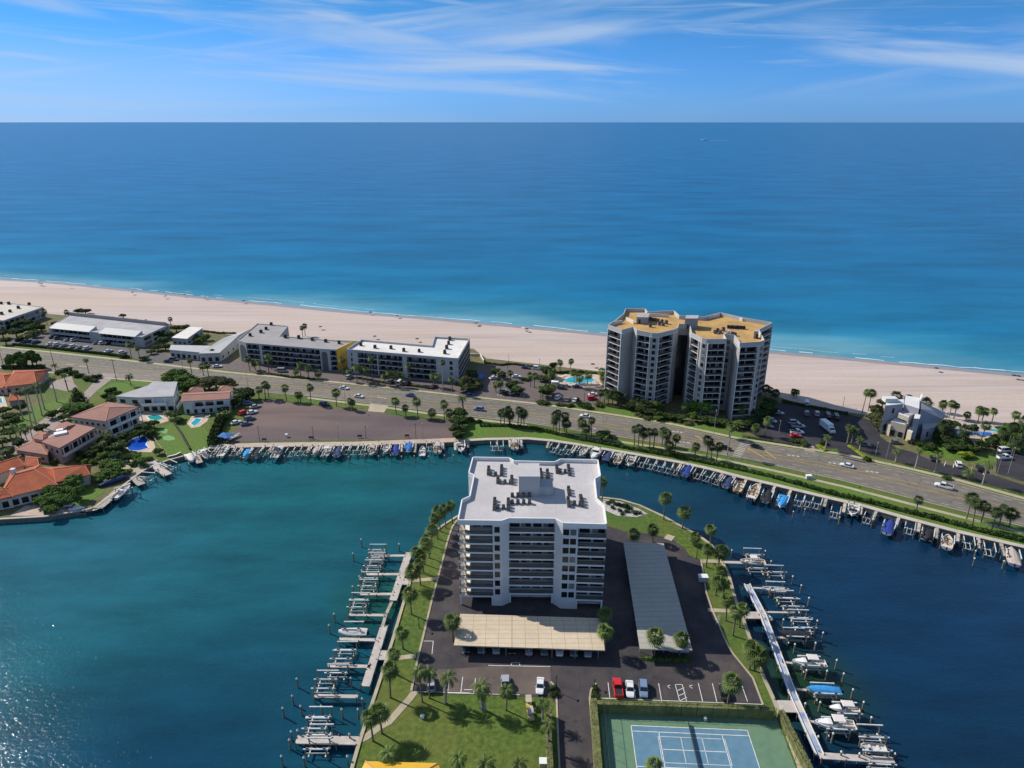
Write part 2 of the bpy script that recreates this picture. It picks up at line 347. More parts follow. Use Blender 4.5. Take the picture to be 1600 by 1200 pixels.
# ------------------------------------------------------------------ land
SHORE = [(-900, 380), (0, 434), (100, 440), (250, 455), (400, 470), (560, 485.5), (700, 496.5), (850, 510), (945, 519), (1205, 546), (1300, 554), (1450, 568), (1600, 582), (2600, 677)]
WALL = [(-300, 845), (0, 812), (70, 808), (132, 798), (150, 793), (178, 772), (205, 750), (226, 735), (262, 720), (300, 710), (325, 701.5), (400, 699), (560, 697), (712, 691), (760, 688), (825, 687), (860, 690), (900, 696), (940, 703), (1000, 713), (1060, 724), (1110, 735), (1160, 748), (1220, 762), (1290, 779), (1350, 793), (1420, 813), (1500, 834), (1600, 857), (2000, 950)]
shore = GP(SHORE, WZ); wall = GP(WALL)
sh_in = offs(shore, -13)
ground = MB(); ground.prism(sh_in + wall[::-1], -4, 0)
tag(ground.build('island_ground', M['earth']), 'flat barrier island land between beach and bay', 'land', kind='structure')
BACK = [(-900, 400), (0, 487), (70, 490), (265, 506), (330, 521), (410, 526), (560, 533), (740, 545), (760, 560), (850, 570), (960, 583), (1195, 613), (1240, 628), (1330, 645), (1400, 655), (1500, 672), (1600, 680), (2600, 800)]
mb = MB(); mb.flat(sh_in + GP(BACK)[::-1], .03)
tag(mb.build('beach', M['sand']), 'broad pale pinkish sand beach along the sea', 'beach', kind='structure')
mb = MB()
rnd = random.Random(3)
a, b_ = sh_in, offs(shore, 9)
for i in range(len(a) - 1): mb.add([(*a[i], .03), (*a[i + 1], .03), (*b_[i + 1], -3.2), (*b_[i], -3.2)], [(0, 1, 2, 3)])
tag(mb.build('wet_sand', M['wet_sand']), 'darker wet sand sloping under the water edge', 'beach', kind='structure')
mb = MB()
for rep, (dd, amp, wdt) in enumerate(((-1.2, 1.6, .9), (6, 3, .35))):
    sm = [p for p, _ in walk(offs(shore, dd), 7)]
    mid = [p + SHN * (amp * (math.sin(i * .31 + rep) * .5 + rnd.uniform(-.5, .5))) for i, p in enumerate(sm)]
    for i in range(len(mid) - 1):
        if (rep or rnd.random() < .3) and math.sin(i * .13 + rep * 2) + rnd.uniform(-.6, .6) < .5: continue
        w0, w1 = (wdt * rnd.uniform(.5, 1.2) for _ in range(2))
        mb.add([(*(mid[i]), WZ + .05), (*(mid[i + 1]), WZ + .05), (*(mid[i + 1] + SHN * w1), WZ + .05), (*(mid[i] + SHN * w0), WZ + .05)], [(0, 1, 2, 3)])
tag(mb.build('surf', M['foam']), 'thin white line of surf along the beach', 'surf', kind='stuff')
# peninsula
PEN = [(520, 1290), (549, 1200), (561, 1158), (594, 1059), (612, 1002), (636, 921), (651, 873), (672, 838), (690, 822), (714, 807)]
PEN2 = [(937, 777), (970, 781), (1000, 790), (1037, 807), (1062, 821), (1090, 835), (1112, 852), (1125, 870), (1140, 900), (1150, 937), (1162, 967), (1179, 1016), (1194, 1058), (1208, 1089), (1217, 1111), (1249, 1195), (1275, 1290)]
pen_l, pen_r = GP(PEN), GP(PEN2)
pen = pen_l + [Vector((-9, 196)), Vector((4, 201)), Vector((17, 202))] + pen_r
mb = MB(); mb.prism(pen + [Vector((75, 20)), Vector((-60, 20))], -4, 0)
tag(mb.build('peninsula_ground', M['grass']), 'grassy peninsula land under the condo grounds', 'land', kind='structure')
def sheet(name, label, cat, px, m, z, h=0):
    mb = MB(); mb.flat(GP(px, h), z); return tag(mb.build(name, M[m]), label, cat, kind='structure')
# sea walls: capped concrete walls at the water edge
def seawall(name, label, pts, cap, capm, wallm='pale_concrete', inner=True):
    t = thing(name, label, 'sea wall', (*pts[len(pts) // 2], 0)); o = t.location[:]
    sgn = 1 if inner else -1
    m1 = MB(o); strip(m1, pts, -.12 * sgn, .25 * sgn, .1, -4); m1.build('wall_face', M['pile_grey'], t)
    m2 = MB(o); strip(m2, pts, -.2 * sgn, cap * sgn, .28, .02); m2.build('wall_cap', M[capm], t)
    return t
mk('pile_grey', (.16, .15, .12), .9, .25, 1.0)
seawall('sea_wall', 'pale concrete sea wall with narrow cap around the condo peninsula', pen, .55, 'concrete', inner=False)
seawall('sea_wall', 'dark sea wall below the waterfront house yards at left', wall[:11], .5, 'pale_concrete')
seawall('sea_wall', 'sea wall with wide tan promenade beside the gravel lot', wall[10:14], 3.4, 'promenade')
seawall('sea_wall', 'long pale sea wall walk along the lawn beside the road', wall[13:], 1.7, 'pale_concrete')
# ------------------------------------------------------------------ road
UP = [(-500, 495), (0, 545), (100, 555), (250, 572), (350, 584), (500, 598), (640, 613), (740, 624), (835, 634), (960, 652), (1050, 667), (1157, 690), (1250, 704), (1320, 715), (1412, 735), (1500, 756), (1600, 784), (2000, 897)]
LO = [(-500, 522), (0, 572), (160, 588), (250, 595), (397, 612), (485, 619), (600, 633), (700, 647), (825, 661), (950, 680), (1050, 695), (1150, 715), (1200, 725), (1320, 752), (1425, 779), (1600, 823), (2000, 925)]
up, lo = GP(UP), GP(LO)
mb = MB(); mb.flat(up + lo[::-1], .06)
tag(mb.build('road', M['road']), 'wide grey coast road running across the island', 'road', kind='structure')
def resample(pl, n):
    L = sum((pl[i + 1] - pl[i]).length for i in range(len(pl) - 1)); q = [p for p, _ in walk(pl, L / (n + .001))]; return q[:n]
ru, rl = resample(up, 60), resample(lo, 60)
mid = [(a + b) / 2 for a, b in zip(ru, rl)]
def lane(f): return [a + (b - a) * f for a, b in zip(ru, rl)]
yl, wl = MB(), MB()
for f in (.43, .58): strip(yl, lane(f), -.09, .09, .09)
dashes(yl, lane(.455), 0, .16, 3, 6, .09); dashes(yl, lane(.555), 0, .16, 3, 6, .09)
for f in (.25, .75): dashes(wl, lane(f), 0, .2, 3, 7, .09)
for f in (.10, .91): dashes(wl, lane(f), 0, .2, 2.2, 1.8, .09)
def stripes(mb, p, q, n, wd, z):          # zebra bars laid along p-q
    p, q = Vector(p), Vector(q); d = (q - p).normalized(); nn = Vector((-d.y, d.x)) * 1.5
    for i in range(n):
        c = p + (q - p) * ((i + .5) / n); e = d * wd / 2
        mb.flat([c - e - nn, c + e - nn, c + e + nn, c - e + nn], z)
stripes(wl, G(1165, 690), G(1149, 716), 11, .55, .095)
for px in ((915, 668), (1050, 674), (1372, 722), (1294, 723), (1352, 736), (1060, 690), (590, 621), (330, 596), (105, 569), (125, 572), (1230, 711)):
    c = G(*px); a = -.33
    for k in range(3):
        wl.flat([(c.x + x * math.cos(a) - y * math.sin(a), c.y + x * math.sin(a) + y * math.cos(a)) for x, y in ((k * 1.6, -.5), (k * 1.6 + 1.1, -.5), (k * 1.6 + 1.1, .5), (k * 1.6, .5))], .095)
for a_, b_ in (((1195, 704), (1212, 717)), ((1168, 700), (1195, 716)), ((1086, 680), (1098, 688))):
    strip(yl, [G(*a_), G(*b_)], -.2, .2, .095)
tag(yl.build('road_marking', M['yellow_line']), 'yellow centre lines on the coast road', 'road marking', kind='structure')
tag(wl.build('road_marking', M['faded_line']), 'white lane dashes and crosswalk bars on the coast road', 'road marking', kind='structure')
# verges, kerbs and sidewalks
mb = MB(); mb.flat(lo[1:] + wall[:5:-1], .02)
tag(mb.build('verge', M['grass']), 'grass verge on the bay side of the road', 'grass', kind='structure')
mb = MB(); strip(mb, up, 0, 7.5, .02)
tag(mb.build('verge', M['grass']), 'grass verge on the beach side of the road', 'grass', kind='structure')
mb = MB(); strip(mb, up, 0, .35, .18, 0); strip(mb, lo, -.35, 0, .18, 0)
tag(mb.build('kerb', M['concrete']), 'concrete kerbs along both road edges', 'kerb', kind='structure')
mb = MB(); strip(mb, up[:6], 1.2, 3.2, .12, 0); strip(mb, up[5:], 1.6, 3.4, .12, 0)
tag(mb.build('sidewalk', M['concrete']), 'pale sidewalk on the beach side of the road', 'sidewalk', kind='structure')
mb = MB(); strip(mb, lo[1:5], -2.6, -.9, .12, 0); strip(mb, lo[5:9], -3.2, -1.5, .12, 0); strip(mb, lo[8:], -5.2, -3.6, .12, 0)
tag(mb.build('sidewalk', M['concrete']), 'pale sidewalk on the bay side of the road', 'sidewalk', kind='structure')
# lawns
sheet('lawn', 'mown lawn between the sea wall and the road', 'lawn', [(712, 690), (760, 687), (825, 686), (860, 689), (900, 695), (940, 702), (1000, 712), (1060, 723), (1110, 734), (1160, 747), (1220, 761), (1290, 778), (1350, 792), (1420, 812), (1500, 833), (1600, 856), (1900, 925), (1900, 905), (1600, 828), (1425, 785), (1320, 758), (1200, 732), (1100, 709), (950, 684), (825, 666), (730, 655)], 'lawn', .05)
sheet('lawn', 'striped back yard lawn behind the sea wall boats', 'lawn', [(235, 675), (270, 661), (318, 668), (338, 690), (322, 700), (300, 709), (262, 718), (245, 700)], 'lawn', .05)
sheet('lawn', 'front yard lawn beside the side street', 'lawn', [(150, 612), (175, 600), (232, 592), (250, 598), (230, 610), (180, 625)], 'lawn', .05)
sheet('lawn', 'side yard lawn beyond the orange roofed house', 'lawn', [(0, 670), (60, 632), (112, 622), (70, 652), (20, 680)], 'lawn', .05)
sheet('lawn', 'small lawn on the corner by the dock', 'lawn', [(115, 765), (140, 757), (165, 758), (163, 770), (130, 790), (110, 788)], 'lawn', .05)
sheet('lawn', 'garden lawn in front of the angular house', 'lawn', [(1430, 695), (1470, 690), (1560, 708), (1560, 725), (1500, 722), (1440, 708)], 'lawn', .05)
sheet('lawn', 'planted verge in front of the balcony tower', 'lawn', [(930, 634), (960, 632), (1010, 648), (1100, 662), (1160, 675), (1160, 686), (1050, 663), (960, 648)], 'lawn', .05)
sheet('putting_green', 'small pale green putting green in the yard', 'lawn', [(254, 683), (262, 680), (272, 683), (274, 687), (266, 689), (256, 688)], 'putting', .09) if mk('putting', (.16, .33, .12), .9, .05) is None else None
sheet('putting_green', 'smaller pale green patch beside the putting green', 'lawn', [(249, 672), (257, 669), (263, 672), (260, 678), (254, 677)], 'putting', .09)
# parking lots and side streets
sheet('gravel_lot', 'empty brownish gravel lot by the promenade', 'lot', [(407, 626), (432, 624), (457, 630), (500, 635), (575, 642), (632, 652), (707, 657), (707, 686), (445, 689), (352, 691), (366, 672), (388, 650)], 'gravel', .05)
sheet('parking_lot', 'asphalt parking lot of the long low motel', 'lot', [(-60, 528), (20, 527), (75, 521), (225, 541), (262, 552), (300, 573), (245, 570), (200, 557), (20, 537), (-60, 532)], 'lot_grey', .05) if mk('lot_grey', (.10, .092, .085), .85, .15, .5) is None else None
sheet('parking_lot', 'asphalt parking lot in front of the hotels', 'lot', [(255, 553), (372, 562), (545, 582), (720, 600), (748, 575), (775, 566), (850, 577), (900, 600), (945, 605), (942, 630), (840, 630), (740, 620), (640, 608), (530, 597), (400, 583), (300, 573)], 'lot_brown', .055) if mk('lot_brown', (.135, .105, .10), .85, .15, .5) is None else None
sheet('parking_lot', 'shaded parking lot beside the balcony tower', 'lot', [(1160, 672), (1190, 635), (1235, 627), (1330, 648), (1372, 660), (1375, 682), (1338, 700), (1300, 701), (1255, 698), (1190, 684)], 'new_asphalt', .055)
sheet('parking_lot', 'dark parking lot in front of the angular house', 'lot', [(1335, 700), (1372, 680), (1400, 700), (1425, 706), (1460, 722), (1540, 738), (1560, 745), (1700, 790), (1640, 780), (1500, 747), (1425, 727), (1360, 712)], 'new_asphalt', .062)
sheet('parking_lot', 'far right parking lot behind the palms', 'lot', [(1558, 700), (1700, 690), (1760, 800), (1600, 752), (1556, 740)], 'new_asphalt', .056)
sheet('driveway', 'driveway mouth of the tower lot', 'driveway', [(1253, 697), (1272, 697), (1274, 709), (1258, 706)], 'paver', .081)
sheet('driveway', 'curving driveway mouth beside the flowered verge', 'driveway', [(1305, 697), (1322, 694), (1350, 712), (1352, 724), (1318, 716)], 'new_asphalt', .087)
sheet('driveway', 'driveway mouth of the hotel lot', 'driveway', [(798, 622), (835, 622), (835, 636), (800, 632)], 'lot_brown', .093)
sheet('driveway', 'wide driveway mouth of the grey hotel', 'driveway', [(495, 585), (535, 590), (530, 603), (500, 599)], 'lot_brown', .099)
sheet('driveway', 'driveway mouth from the road to the gravel lot', 'driveway', [(578, 631), (607, 634), (600, 645), (575, 643)], 'concrete', .105)
sheet('side_street', 'side street leading down to the waterfront houses', 'street', [(160, 583), (185, 584), (150, 612), (112, 650), (60, 690), (0, 735), (-120, 800), (-120, 770), (0, 705), (45, 672), (85, 642), (130, 615)], 'paver', .069)
sheet('driveway', 'pale curved driveway in front of the orange roofed house', 'driveway', [(76, 598), (112, 588), (116, 600), (122, 606), (105, 612), (78, 606)], 'paver', .111)
sheet('courtyard', 'pink paved court between the houses', 'courtyard', [(20, 705), (60, 680), (100, 670), (90, 690), (40, 712)], 'pool_deck', .055)
sheet('terrace', 'sandy waterfront terrace by the pool house', 'terrace', [(180, 728), (200, 717), (216, 722), (226, 733), (206, 748), (190, 740)], 'concrete', .055)
sheet('terrace', 'pale terrace behind the sea wall at far left', 'terrace', [(15, 806), (40, 790), (72, 790), (130, 796), (70, 806)], 'promenade', .055)
# peninsula asphalt
sheet('parking_lot', 'dark condo parking lot around the white building', 'lot', [(714, 815), (706, 826), (699, 845), (690, 880), (675, 935), (663, 985), (652, 1030), (642, 1080), (650, 1083), (730, 1085), (860, 1090), (870, 1105), (874, 1200), (878, 1260), (932, 1260), (929, 1200), (925, 1120), (923, 1092), (929, 1088), (1192, 1102), (1176, 1060), (1145, 1022), (1137, 1010), (1112, 952), (1103, 925), (1095, 875), (1077, 868), (1070, 857), (1050, 842), (1015, 834), (975, 830), (950, 822), (935, 800), (740, 800)], 'asphalt', .05)
sheet('parking_lot', 'browner strip of old asphalt beside the lawn', 'lot', [(652, 1045), (700, 1046), (790, 1040), (860, 1043), (862, 1086), (730, 1082), (648, 1079)], 'old_asphalt', .07) if mk('old_asphalt', (.105, .08, .07), .85, .15, .4, big=(.12, (.15, .115, .095), .8)) is None else None
mb = MB()
LK = GP([(714, 813), (706, 824), (699, 845), (690, 880), (675, 935), (663, 985), (652, 1030), (642, 1080)])
strip(mb, LK, -.15, .35, .2, 0)
strip(mb, GP([(1095, 875), (1103, 925), (1112, 952), (1137, 1010), (1145, 1022), (1176, 1060), (1192, 1102)]), -.15, .25, .2, 0)
strip(mb, GP([(860, 1066), (866, 1072), (869, 1085), (871, 1140), (875, 1230)]), -.15, .25, .2, 0)
strip(mb, GP([(931, 1068), (923, 1078), (921, 1092), (925, 1140), (931, 1230)]), -.15, .25, .2, 0)
tag(mb.build('kerb', M['concrete']), 'pale kerbs round the condo parking lot', 'kerb', kind='structure')
mb = MB()
strip(mb, GP([(648, 1081), (640, 1092), (622, 1112), (608, 1128), (590, 1138), (572, 1152), (560, 1157)]), -.8, .8, .06)
strip(mb, GP([(640, 908), (683, 904)]), -.7, .7, .06); strip(mb, GP([(606, 1030), (650, 1025)]), -.7, .7, .06)
strip(mb, GP([(1095, 877), (1127, 877)]), -.8, .8, .06); strip(mb, GP([(1106, 953), (1160, 956)]), -.7, .7, .06)
strip(mb, GP([(1040, 838), (1052, 842)]), -1.4, 1.4, .07)
tag(mb.build('footpath', M['concrete']), 'narrow concrete paths across the condo lawn', 'path', kind='structure')
mb = MB()
def bay(px0, px1): strip(mb, GP([px0, px1]), -.07, .07, .085)
for x0, x1 in ((950, 953), (969, 972), (989, 993), (1007, 1011), (1029, 1034), (1091, 1098), (1113, 1120), (1158, 1168)): bay((x0, 1067 if x0 < 1010 else 1068), (x1, 1092 if x0 < 1010 else 1097))
for a_, b_ in (((1055, 1070), (1062, 1096)), ((1066, 1070), (1073, 1097)), ((1055, 1070), (1066, 1070)), ((1057, 1080), (1069, 1075)), ((1059, 1088), (1071, 1083)), ((1061, 1096), (1073, 1090)), ((1043, 1072), (1047, 1071)), ((1043, 1073), (1047, 1076)), ((1077, 1072), (1082, 1071)), ((1077, 1073), (1082, 1076)),
              ((723, 1058), (720, 1083)), ((743, 1060), (740, 1083)), ((725, 1078), (741, 1078)), ((703, 1056), (700, 1080)), ((763, 1040), (860, 1042)), ((799, 1040), (799, 1036)), ((812, 1041), (812, 1036)), ((799, 1036), (812, 1036)), ((660, 1002), (677, 1002)), ((677, 1002), (675, 1022)), ((648, 1081), (735, 1083)), ((700, 1083), (812, 1086)),
              ((929, 1091), (1192, 1101))): bay(a_, b_)
for x0, y0, x1, y1 in ((1478, 721, 1475, 728), (1491, 724, 1489, 731), (1519, 730, 1517, 738), (1538, 735, 1536, 742)): strip(mb, GP([(x0, y0), (x1, y1)]), -.09, .09, .085)
for k in range(9): bay((780 + k * 5, 613 + k * .3), (777 + k * 5, 619 + k * .3))
tag(mb.build('parking_marking', M['white_line']), 'white bay lines painted on the parking lots', 'parking marking', kind='structure')
# bed of white rocks behind the condo
sheet('gravel_bed', 'bed of pale gravel behind the condo', 'gravel bed', [(941, 779), (970, 784), (998, 795), (1012, 803), (995, 808), (965, 806), (946, 798)], 'white_gravel', .05) if mk('white_gravel', (.42, .38, .36), .9, .35, 1.6) is None else None
# ------------------------------------------------------------------ building materials
mk('stucco_white', (.68, .665, .64), .8, .06, .3, big=(.12, (.57, .55, .53), .6))
mk('stucco_grey', (.40, .385, .365), .85, .06, .3, big=(.1, (.32, .305, .29), .5))
mk('stucco_pale', (.46, .46, .45), .85, .06, .3, big=(.15, (.38, .38, .37), .5))
mk('stucco_blue', (.30, .33, .35), .85, .06, .3)
mk('stucco_tower', (.64, .61, .57), .85, .06, .3)
mk('stucco_pent', (.44, .44, .44), .85, .07, .4, big=(.2, (.36, .36, .36), .6))
mk('stucco_tan', (.52, .44, .34), .85, .06, .4)
mk('stucco_pink', (.45, .31, .27), .85, .06, .4)
mk('stucco_cream', (.56, .50, .43), .85, .06, .4)
mk('stucco_house', (.62, .62, .60), .85, .06, .4)
mk('stucco_lav', (.36, .355, .40), .85, .06, .3)
mk('yellow_wall', (.62, .40, .06), .8, .08, .5)
mk('roof_white', (.56, .53, .525), .85, .06, .35, big=(.09, (.45, .41, .40), .8))
mk('roof_bright', (.70, .665, .61), .85, .06, .3, big=(.08, (.56, .52, .47), .7))
mk('roof_grey', (.33, .305, .295), .9, .07, .3, big=(.1, (.27, .25, .24), .6))
mk('roof_tan', (.50, .30, .10), .9, .14, .5, big=(.12, (.33, .20, .085), .8))
mk('roof_pink', (.33, .17, .13), .9, .1, 1.2, big=(.2, (.26, .13, .105), .6))
mk('roof_mauve', (.20, .13, .14), .9, .08, .8)
mk('roof_orange', (.42, .10, .035), .85, .22, 2.2, big=(.25, (.30, .065, .03), .7), bump=(3, .5, .1))
mk('roof_flatgrey', (.40, .385, .39), .9, .07, .4, big=(.15, (.32, .30, .31), .7))
mk('roof_cream', (.55, .50, .42), .85, .06, .4, big=(.1, (.45, .41, .35), .6))
mk('roof_metal', (.43, .425, .41), .6, .05, .4, big=(.15, (.43, .43, .42), .6))
mk('ridge_tile', (.62, .27, .14), .85, .1, 1)
M['roof_white'] = line_mat('roof_white', (.50, .47, .465), (.38, .35, .35), 11.3, 9.2, 0, .09, .85)
mk('glass', (.012, .016, .02), .12, .3, .3, spec=.5)
mk('glass_lit', (.16, .18, .19), .2, .3, .4, spec=.5)
mk('curtain', (.24, .24, .24), .8, .15, .5)
mk('rail', (.022, .023, .026), .5, .1, .6)
mk('rail_mid', (.045, .047, .05), .5, .15, .6)
mk('rail_pale', (.30, .31, .31), .6, .1, .6)
mk('trim', (.76, .75, .73), .7, .05, .5)
mk('door', (.30, .31, .32), .6, .15, .5)
mk('shutter', (.62, .50, .36), .7, .06, .5)
mk('ac_metal', (.10, .10, .10), .5, .25, 1.0, metal=.2)
mk('ac_dark', (.03, .03, .033), .7, .2, 1.0)
mk('timber', (.30, .25, .20), .9, .15, .8)

def inset_path(F, ST):
    """footprint with the balcony edges pushed in: returns the path and, per edge, the pushed-in ends"""
    n = len(F); path = []; ends = {}
    def nrm(i): a, b = F[i], F[(i + 1) % n]; t = (b - a).normalized(); return Vector((-t.y, t.x))
    def dep(i): return ST[i][1] if ST[i][0] == 'B' else 0
    for i in range(n):
        p = i - 1 if i else n - 1; V = F[i]; dp, di = dep(p), dep(i); Np, Ni = nrm(p), nrm(i)
        if dp and di:
            den = Np.x * Ni.y - Np.y * Ni.x
            if abs(den) < .15: X = V + Ni * di
            else:
                a, b = dp + V.dot(Np), di + V.dot(Ni); X = Vector(((a * Ni.y - b * Np.y) / den, (Np.x * b - Ni.x * a) / den))
            path.append(X); ends[(p, 1)] = X; ends[(i, 0)] = X
        elif dp: X = V + Np * dp; path += [X, V]; ends[(p, 1)] = X
        elif di: X = V + Ni * di; path += [V, X]; ends[(i, 0)] = X
        else: path.append(V)
    return path, ends
def building(name, label, cat, F, ST, nf, fh, gh, para=1.1, wall='stucco_white', roof='roof_white', fascia=None, rail='rail', parw=None, group=None, gopen=True, seed=1, rw=.3, curt=.5, slab=.42, railh=.95, fins=0):
    """flat roofed block: F footprint (counter-clockwise), ST per edge ('W',) wall, ('B', depth, n) balconies, ('G', n) windows"""
    rn = random.Random(seed); F = [Vector(p[:2]) for p in F]; n = len(F); H = gh + nf * fh
    c = sum(F, Vector((0, 0))) / n; t = thing(name, label, cat, (c.x, c.y, 0), 0, group); o = (c.x, c.y, 0)
    path, ends = inset_path(F, ST)
    mb = MB(o); mb.prism(path, -.3, H); mb.build('wall', M[wall], t)
    mb = MB(o); mb.prism(F, H + .004, H + .36, 0, 1); mb.build('roof', [M[fascia or wall], M[roof]], t)
    mb = MB(o); inner = MB(o)
    for i in range(n):
        a, b = F[i], F[(i + 1) % n]; nn = Vector((-(b - a).y, (b - a).x)).normalized(); d = (b - a).normalized()
        q = [a, b, b + nn * rw - d * rw * .0, a + nn * rw]
        mb.prism(q, H + .3, H + .36 + para)
    mb.build('parapet', M[parw or fascia or wall], t)
    for i in range(n):
        s = ST[i]; a, b = F[i], F[(i + 1) % n]; L = (b - a).length; d = (b - a) / L; nn = Vector((-d.y, d.x)); ang = math.atan2(d.y, d.x)
        if s[0] == 'B':
            A, B = ends[(i, 0)], ends[(i, 1)]
            if fins:
                for pe, sg in ((a, 1), (b, -1)):
                    pc = pe + d * sg * .2 + nn * (.6 - fins); mf = MB(o); mf.box(pc.x, pc.y, .0, .3, 1.2, H + .2, ang); mf.build('fin', M[fascia or wall], t)
            for k in range(nf + 1):
                z = gh + k * fh
                if k < nf or True:
                    if k == nf: continue
                    m1 = MB(o); m1.prism([a, b, B, A], z - slab + .06, z + .06); bal = m1.build('balcony', M[fascia or wall], t)
                    e0, e1 = a + nn * .12 + d * .1, b + nn * .12 - d * .1
                    m2 = MB(o); cc = (e0 + e1) / 2
                    m2.box(cc.x, cc.y, z + railh, L - .25, .08, .07, ang)
                    if rail in ('rail_pale', 'rail_mid'): m2.box(cc.x, cc.y, z + .06, L - .25, .07, railh, ang)
                    else:
                        nb = max(2, int(L / .17))
                        for q in range(nb + 1):
                            pp = e0 + (e1 - e0) * (q / nb); m2.box(pp.x, pp.y, z + .06, .1, .06, railh, ang)
                    m2.build('railing', M[rail], bal)
                    # sliding doors on the rear wall
                    LB = (B - A).length; nd = s[2] if len(s) > 2 else max(1, round(LB / 4.5)); db = (B - A) / LB
                    for q in range(nd):
                        w_ = LB / nd * rn.uniform(.7, .96); pc = A + db * (LB * (q + .5) / nd) - nn * .03
                        m3 = MB(o); m3.box(pc.x, pc.y, z + .1, w_, .08, fh - slab - .25, ang); win = m3.build('window', M['glass'], bal)
                        if rn.random() < curt:
                            sd = rn.choice((-1, 1)); pp = pc - nn * .06 + db * (w_ * .25 * sd)
                            m4 = MB(o); m4.box(pp.x, pp.y, z + .12, w_ * .42, .05, fh - slab - .3, ang); m4.build('curtain', M['curtain'], bal)
            if gh > 2 and gopen and s[1] > 1:
                nc = max(1, int(L / 6))
                for q in range(nc + 1):
                    pp = a + d * (.25 + (L - .5) * q / nc) + nn * .25; m5 = MB(o); m5.box(pp.x, pp.y, -.2, .4, .4, gh - slab + .26, ang); m5.build('column', M[fascia or wall], t)
        elif s[0] == 'G':
            nw = s[1]; ww = s[2] if len(s) > 2 else L / nw * .7; hh = s[3] if len(s) > 3 else fh * .62
            for k in range(nf):
                for q in range(nw):
                    pc = a + d * (L * (q + .5) / nw) - nn * .015; z = gh + k * fh + (fh - hh) * .6
                    lit = rn.random() < .2
                    m6 = MB(o); m6.box(pc.x, pc.y, z, ww, .09, hh, ang); wi = m6.build('window', M['glass_lit' if lit else 'glass'], t)
                    m7 = MB(o); pf = pc - nn * .05
                    m7.box(pf.x, pf.y, z - .1, ww + .16, .12, .1, ang); m7.build('sill', M[fascia or wall], wi)
        elif s[0] == 'L':            # lobby glass wall with bands
            m6 = MB(o); cc = (a + b) / 2 - nn * .03; m6.box(cc.x, cc.y, .2, L * .92, .1, H - fh - .6, ang); m6.build('window', M['glass'], t)
    return t, H
def block(t, o, poly, z0, z1, name, m, top=None):
    mb = MB(o); mb.prism(poly, z0, z1, 0, 1 if top else None); return mb.build(name, [M[m], M[top]] if top else M[m], t)
# ------------------------------------------------------------------ the white condo on the peninsula
hp = 25.4
CF = [((714.6, 813.7), ('B', 3.4, 2)), ((769.5, 814.4), ('W',)), ((771.5, 814.5), ('G', 1, 1.3)), ((781.5, 814.6), ('W',)), ((784.2, 814.6), ('W',)), ((795.3, 810.6), ('B', 2.4, 4)), ((867.2, 811.3), ('W',)), ((879.6, 818.3), ('G', 2, 1.45)), ((902, 818.9), ('W',)), ((904, 819), ('B', 2.2, 2)),
      ((948.6, 820.2), ('W',)), ((944.6, 789.4), ('W',)), ((933.2, 779.6), ('G', 2)), ((930, 748.7), ('W',)), ((938.9, 743.9), ('W',)), ((934.8, 718.7), ('W',)), ((875.5, 717.5), ('W',)), ((866.6, 721.9), ('W',)), ((804, 720.3), ('W',)), ((795.9, 715.4), ('W',)),
      ((738.2, 714.6), ('B', 2, 2)), ((731.7, 739), ('W',)), ((740, 743), ('W',)), ((733.3, 775.6), ('W',)), ((721.1, 781.2), ('B', 3.0, 2))]
condo, CH = building('condo_building', 'white nine storey condo block with stepped facade and flat roof on the peninsula', 'condo building', [G(*p, hp) for p, _ in CF], [s for _, s in CF], 8, 2.65, 3.0, 1.05, 'stucco_white', 'roof_white', 'trim', seed=4, curt=.45)
o = tuple(condo.location)
def rbox(px, h):                      # polygon on a roof, from pixels
    return GP(px, h)
# tan folding screens along the left balconies
for k in range(8):
    z = 3.0 + k * 2.65
    p = G(*CF[0][0], hp); q = G(*CF[24][0], hp); d = (p - q).normalized(); nn = Vector((-d.y, d.x))
    m_ = MB(o); cc = q + (p - q) * .55 + nn * 2.94; m_.box(cc.x, cc.y, z + .1, (p - q).length * .75, .12, 2.05, math.atan2(d.y, d.x)); m_.build('shutter', M['shutter'], condo)
    m_ = MB(o); m_.box(p.x + 1.25, p.y + 1.55, z + .1, 2.5, .1, 2.05, math.atan2(-2.2, 1.15)); m_.build('shutter', M['shutter'], condo)
rf = CH + .37
pf = [G(810.5, 775.7, rf), G(843, 775.7, rf)]
ph = thing('roof_penthouse', 'white lift housing block standing in the middle of the condo roof', 'lift housing', (*((pf[0] + pf[1]) / 2), rf))
x0, y0, x1 = pf[0].x, pf[0].y, pf[1].x
mb = MB(); wd = x1 - x0; mb.box(0, 3.6, 0, wd, 7.2, 5.8); mb.build('wall', M['stucco_pent'], ph)
mb = MB(); mb.box(0, 3.6, 5.804, wd + .2, 7.4, .22); mb.build('roof', M['roof_white'], ph)
mb = MB(); mb.box(wd / 2 + 1.8, 2.6, 0, 3.58, 4.4, 2.5); mb.build('stair_lobby', M['stucco_pent'], ph)
mb = MB(); mb.box(wd / 2 + 2.2, .37, .05, 1.5, .08, 2); mb.build('door', M['stucco_pale'], ph)
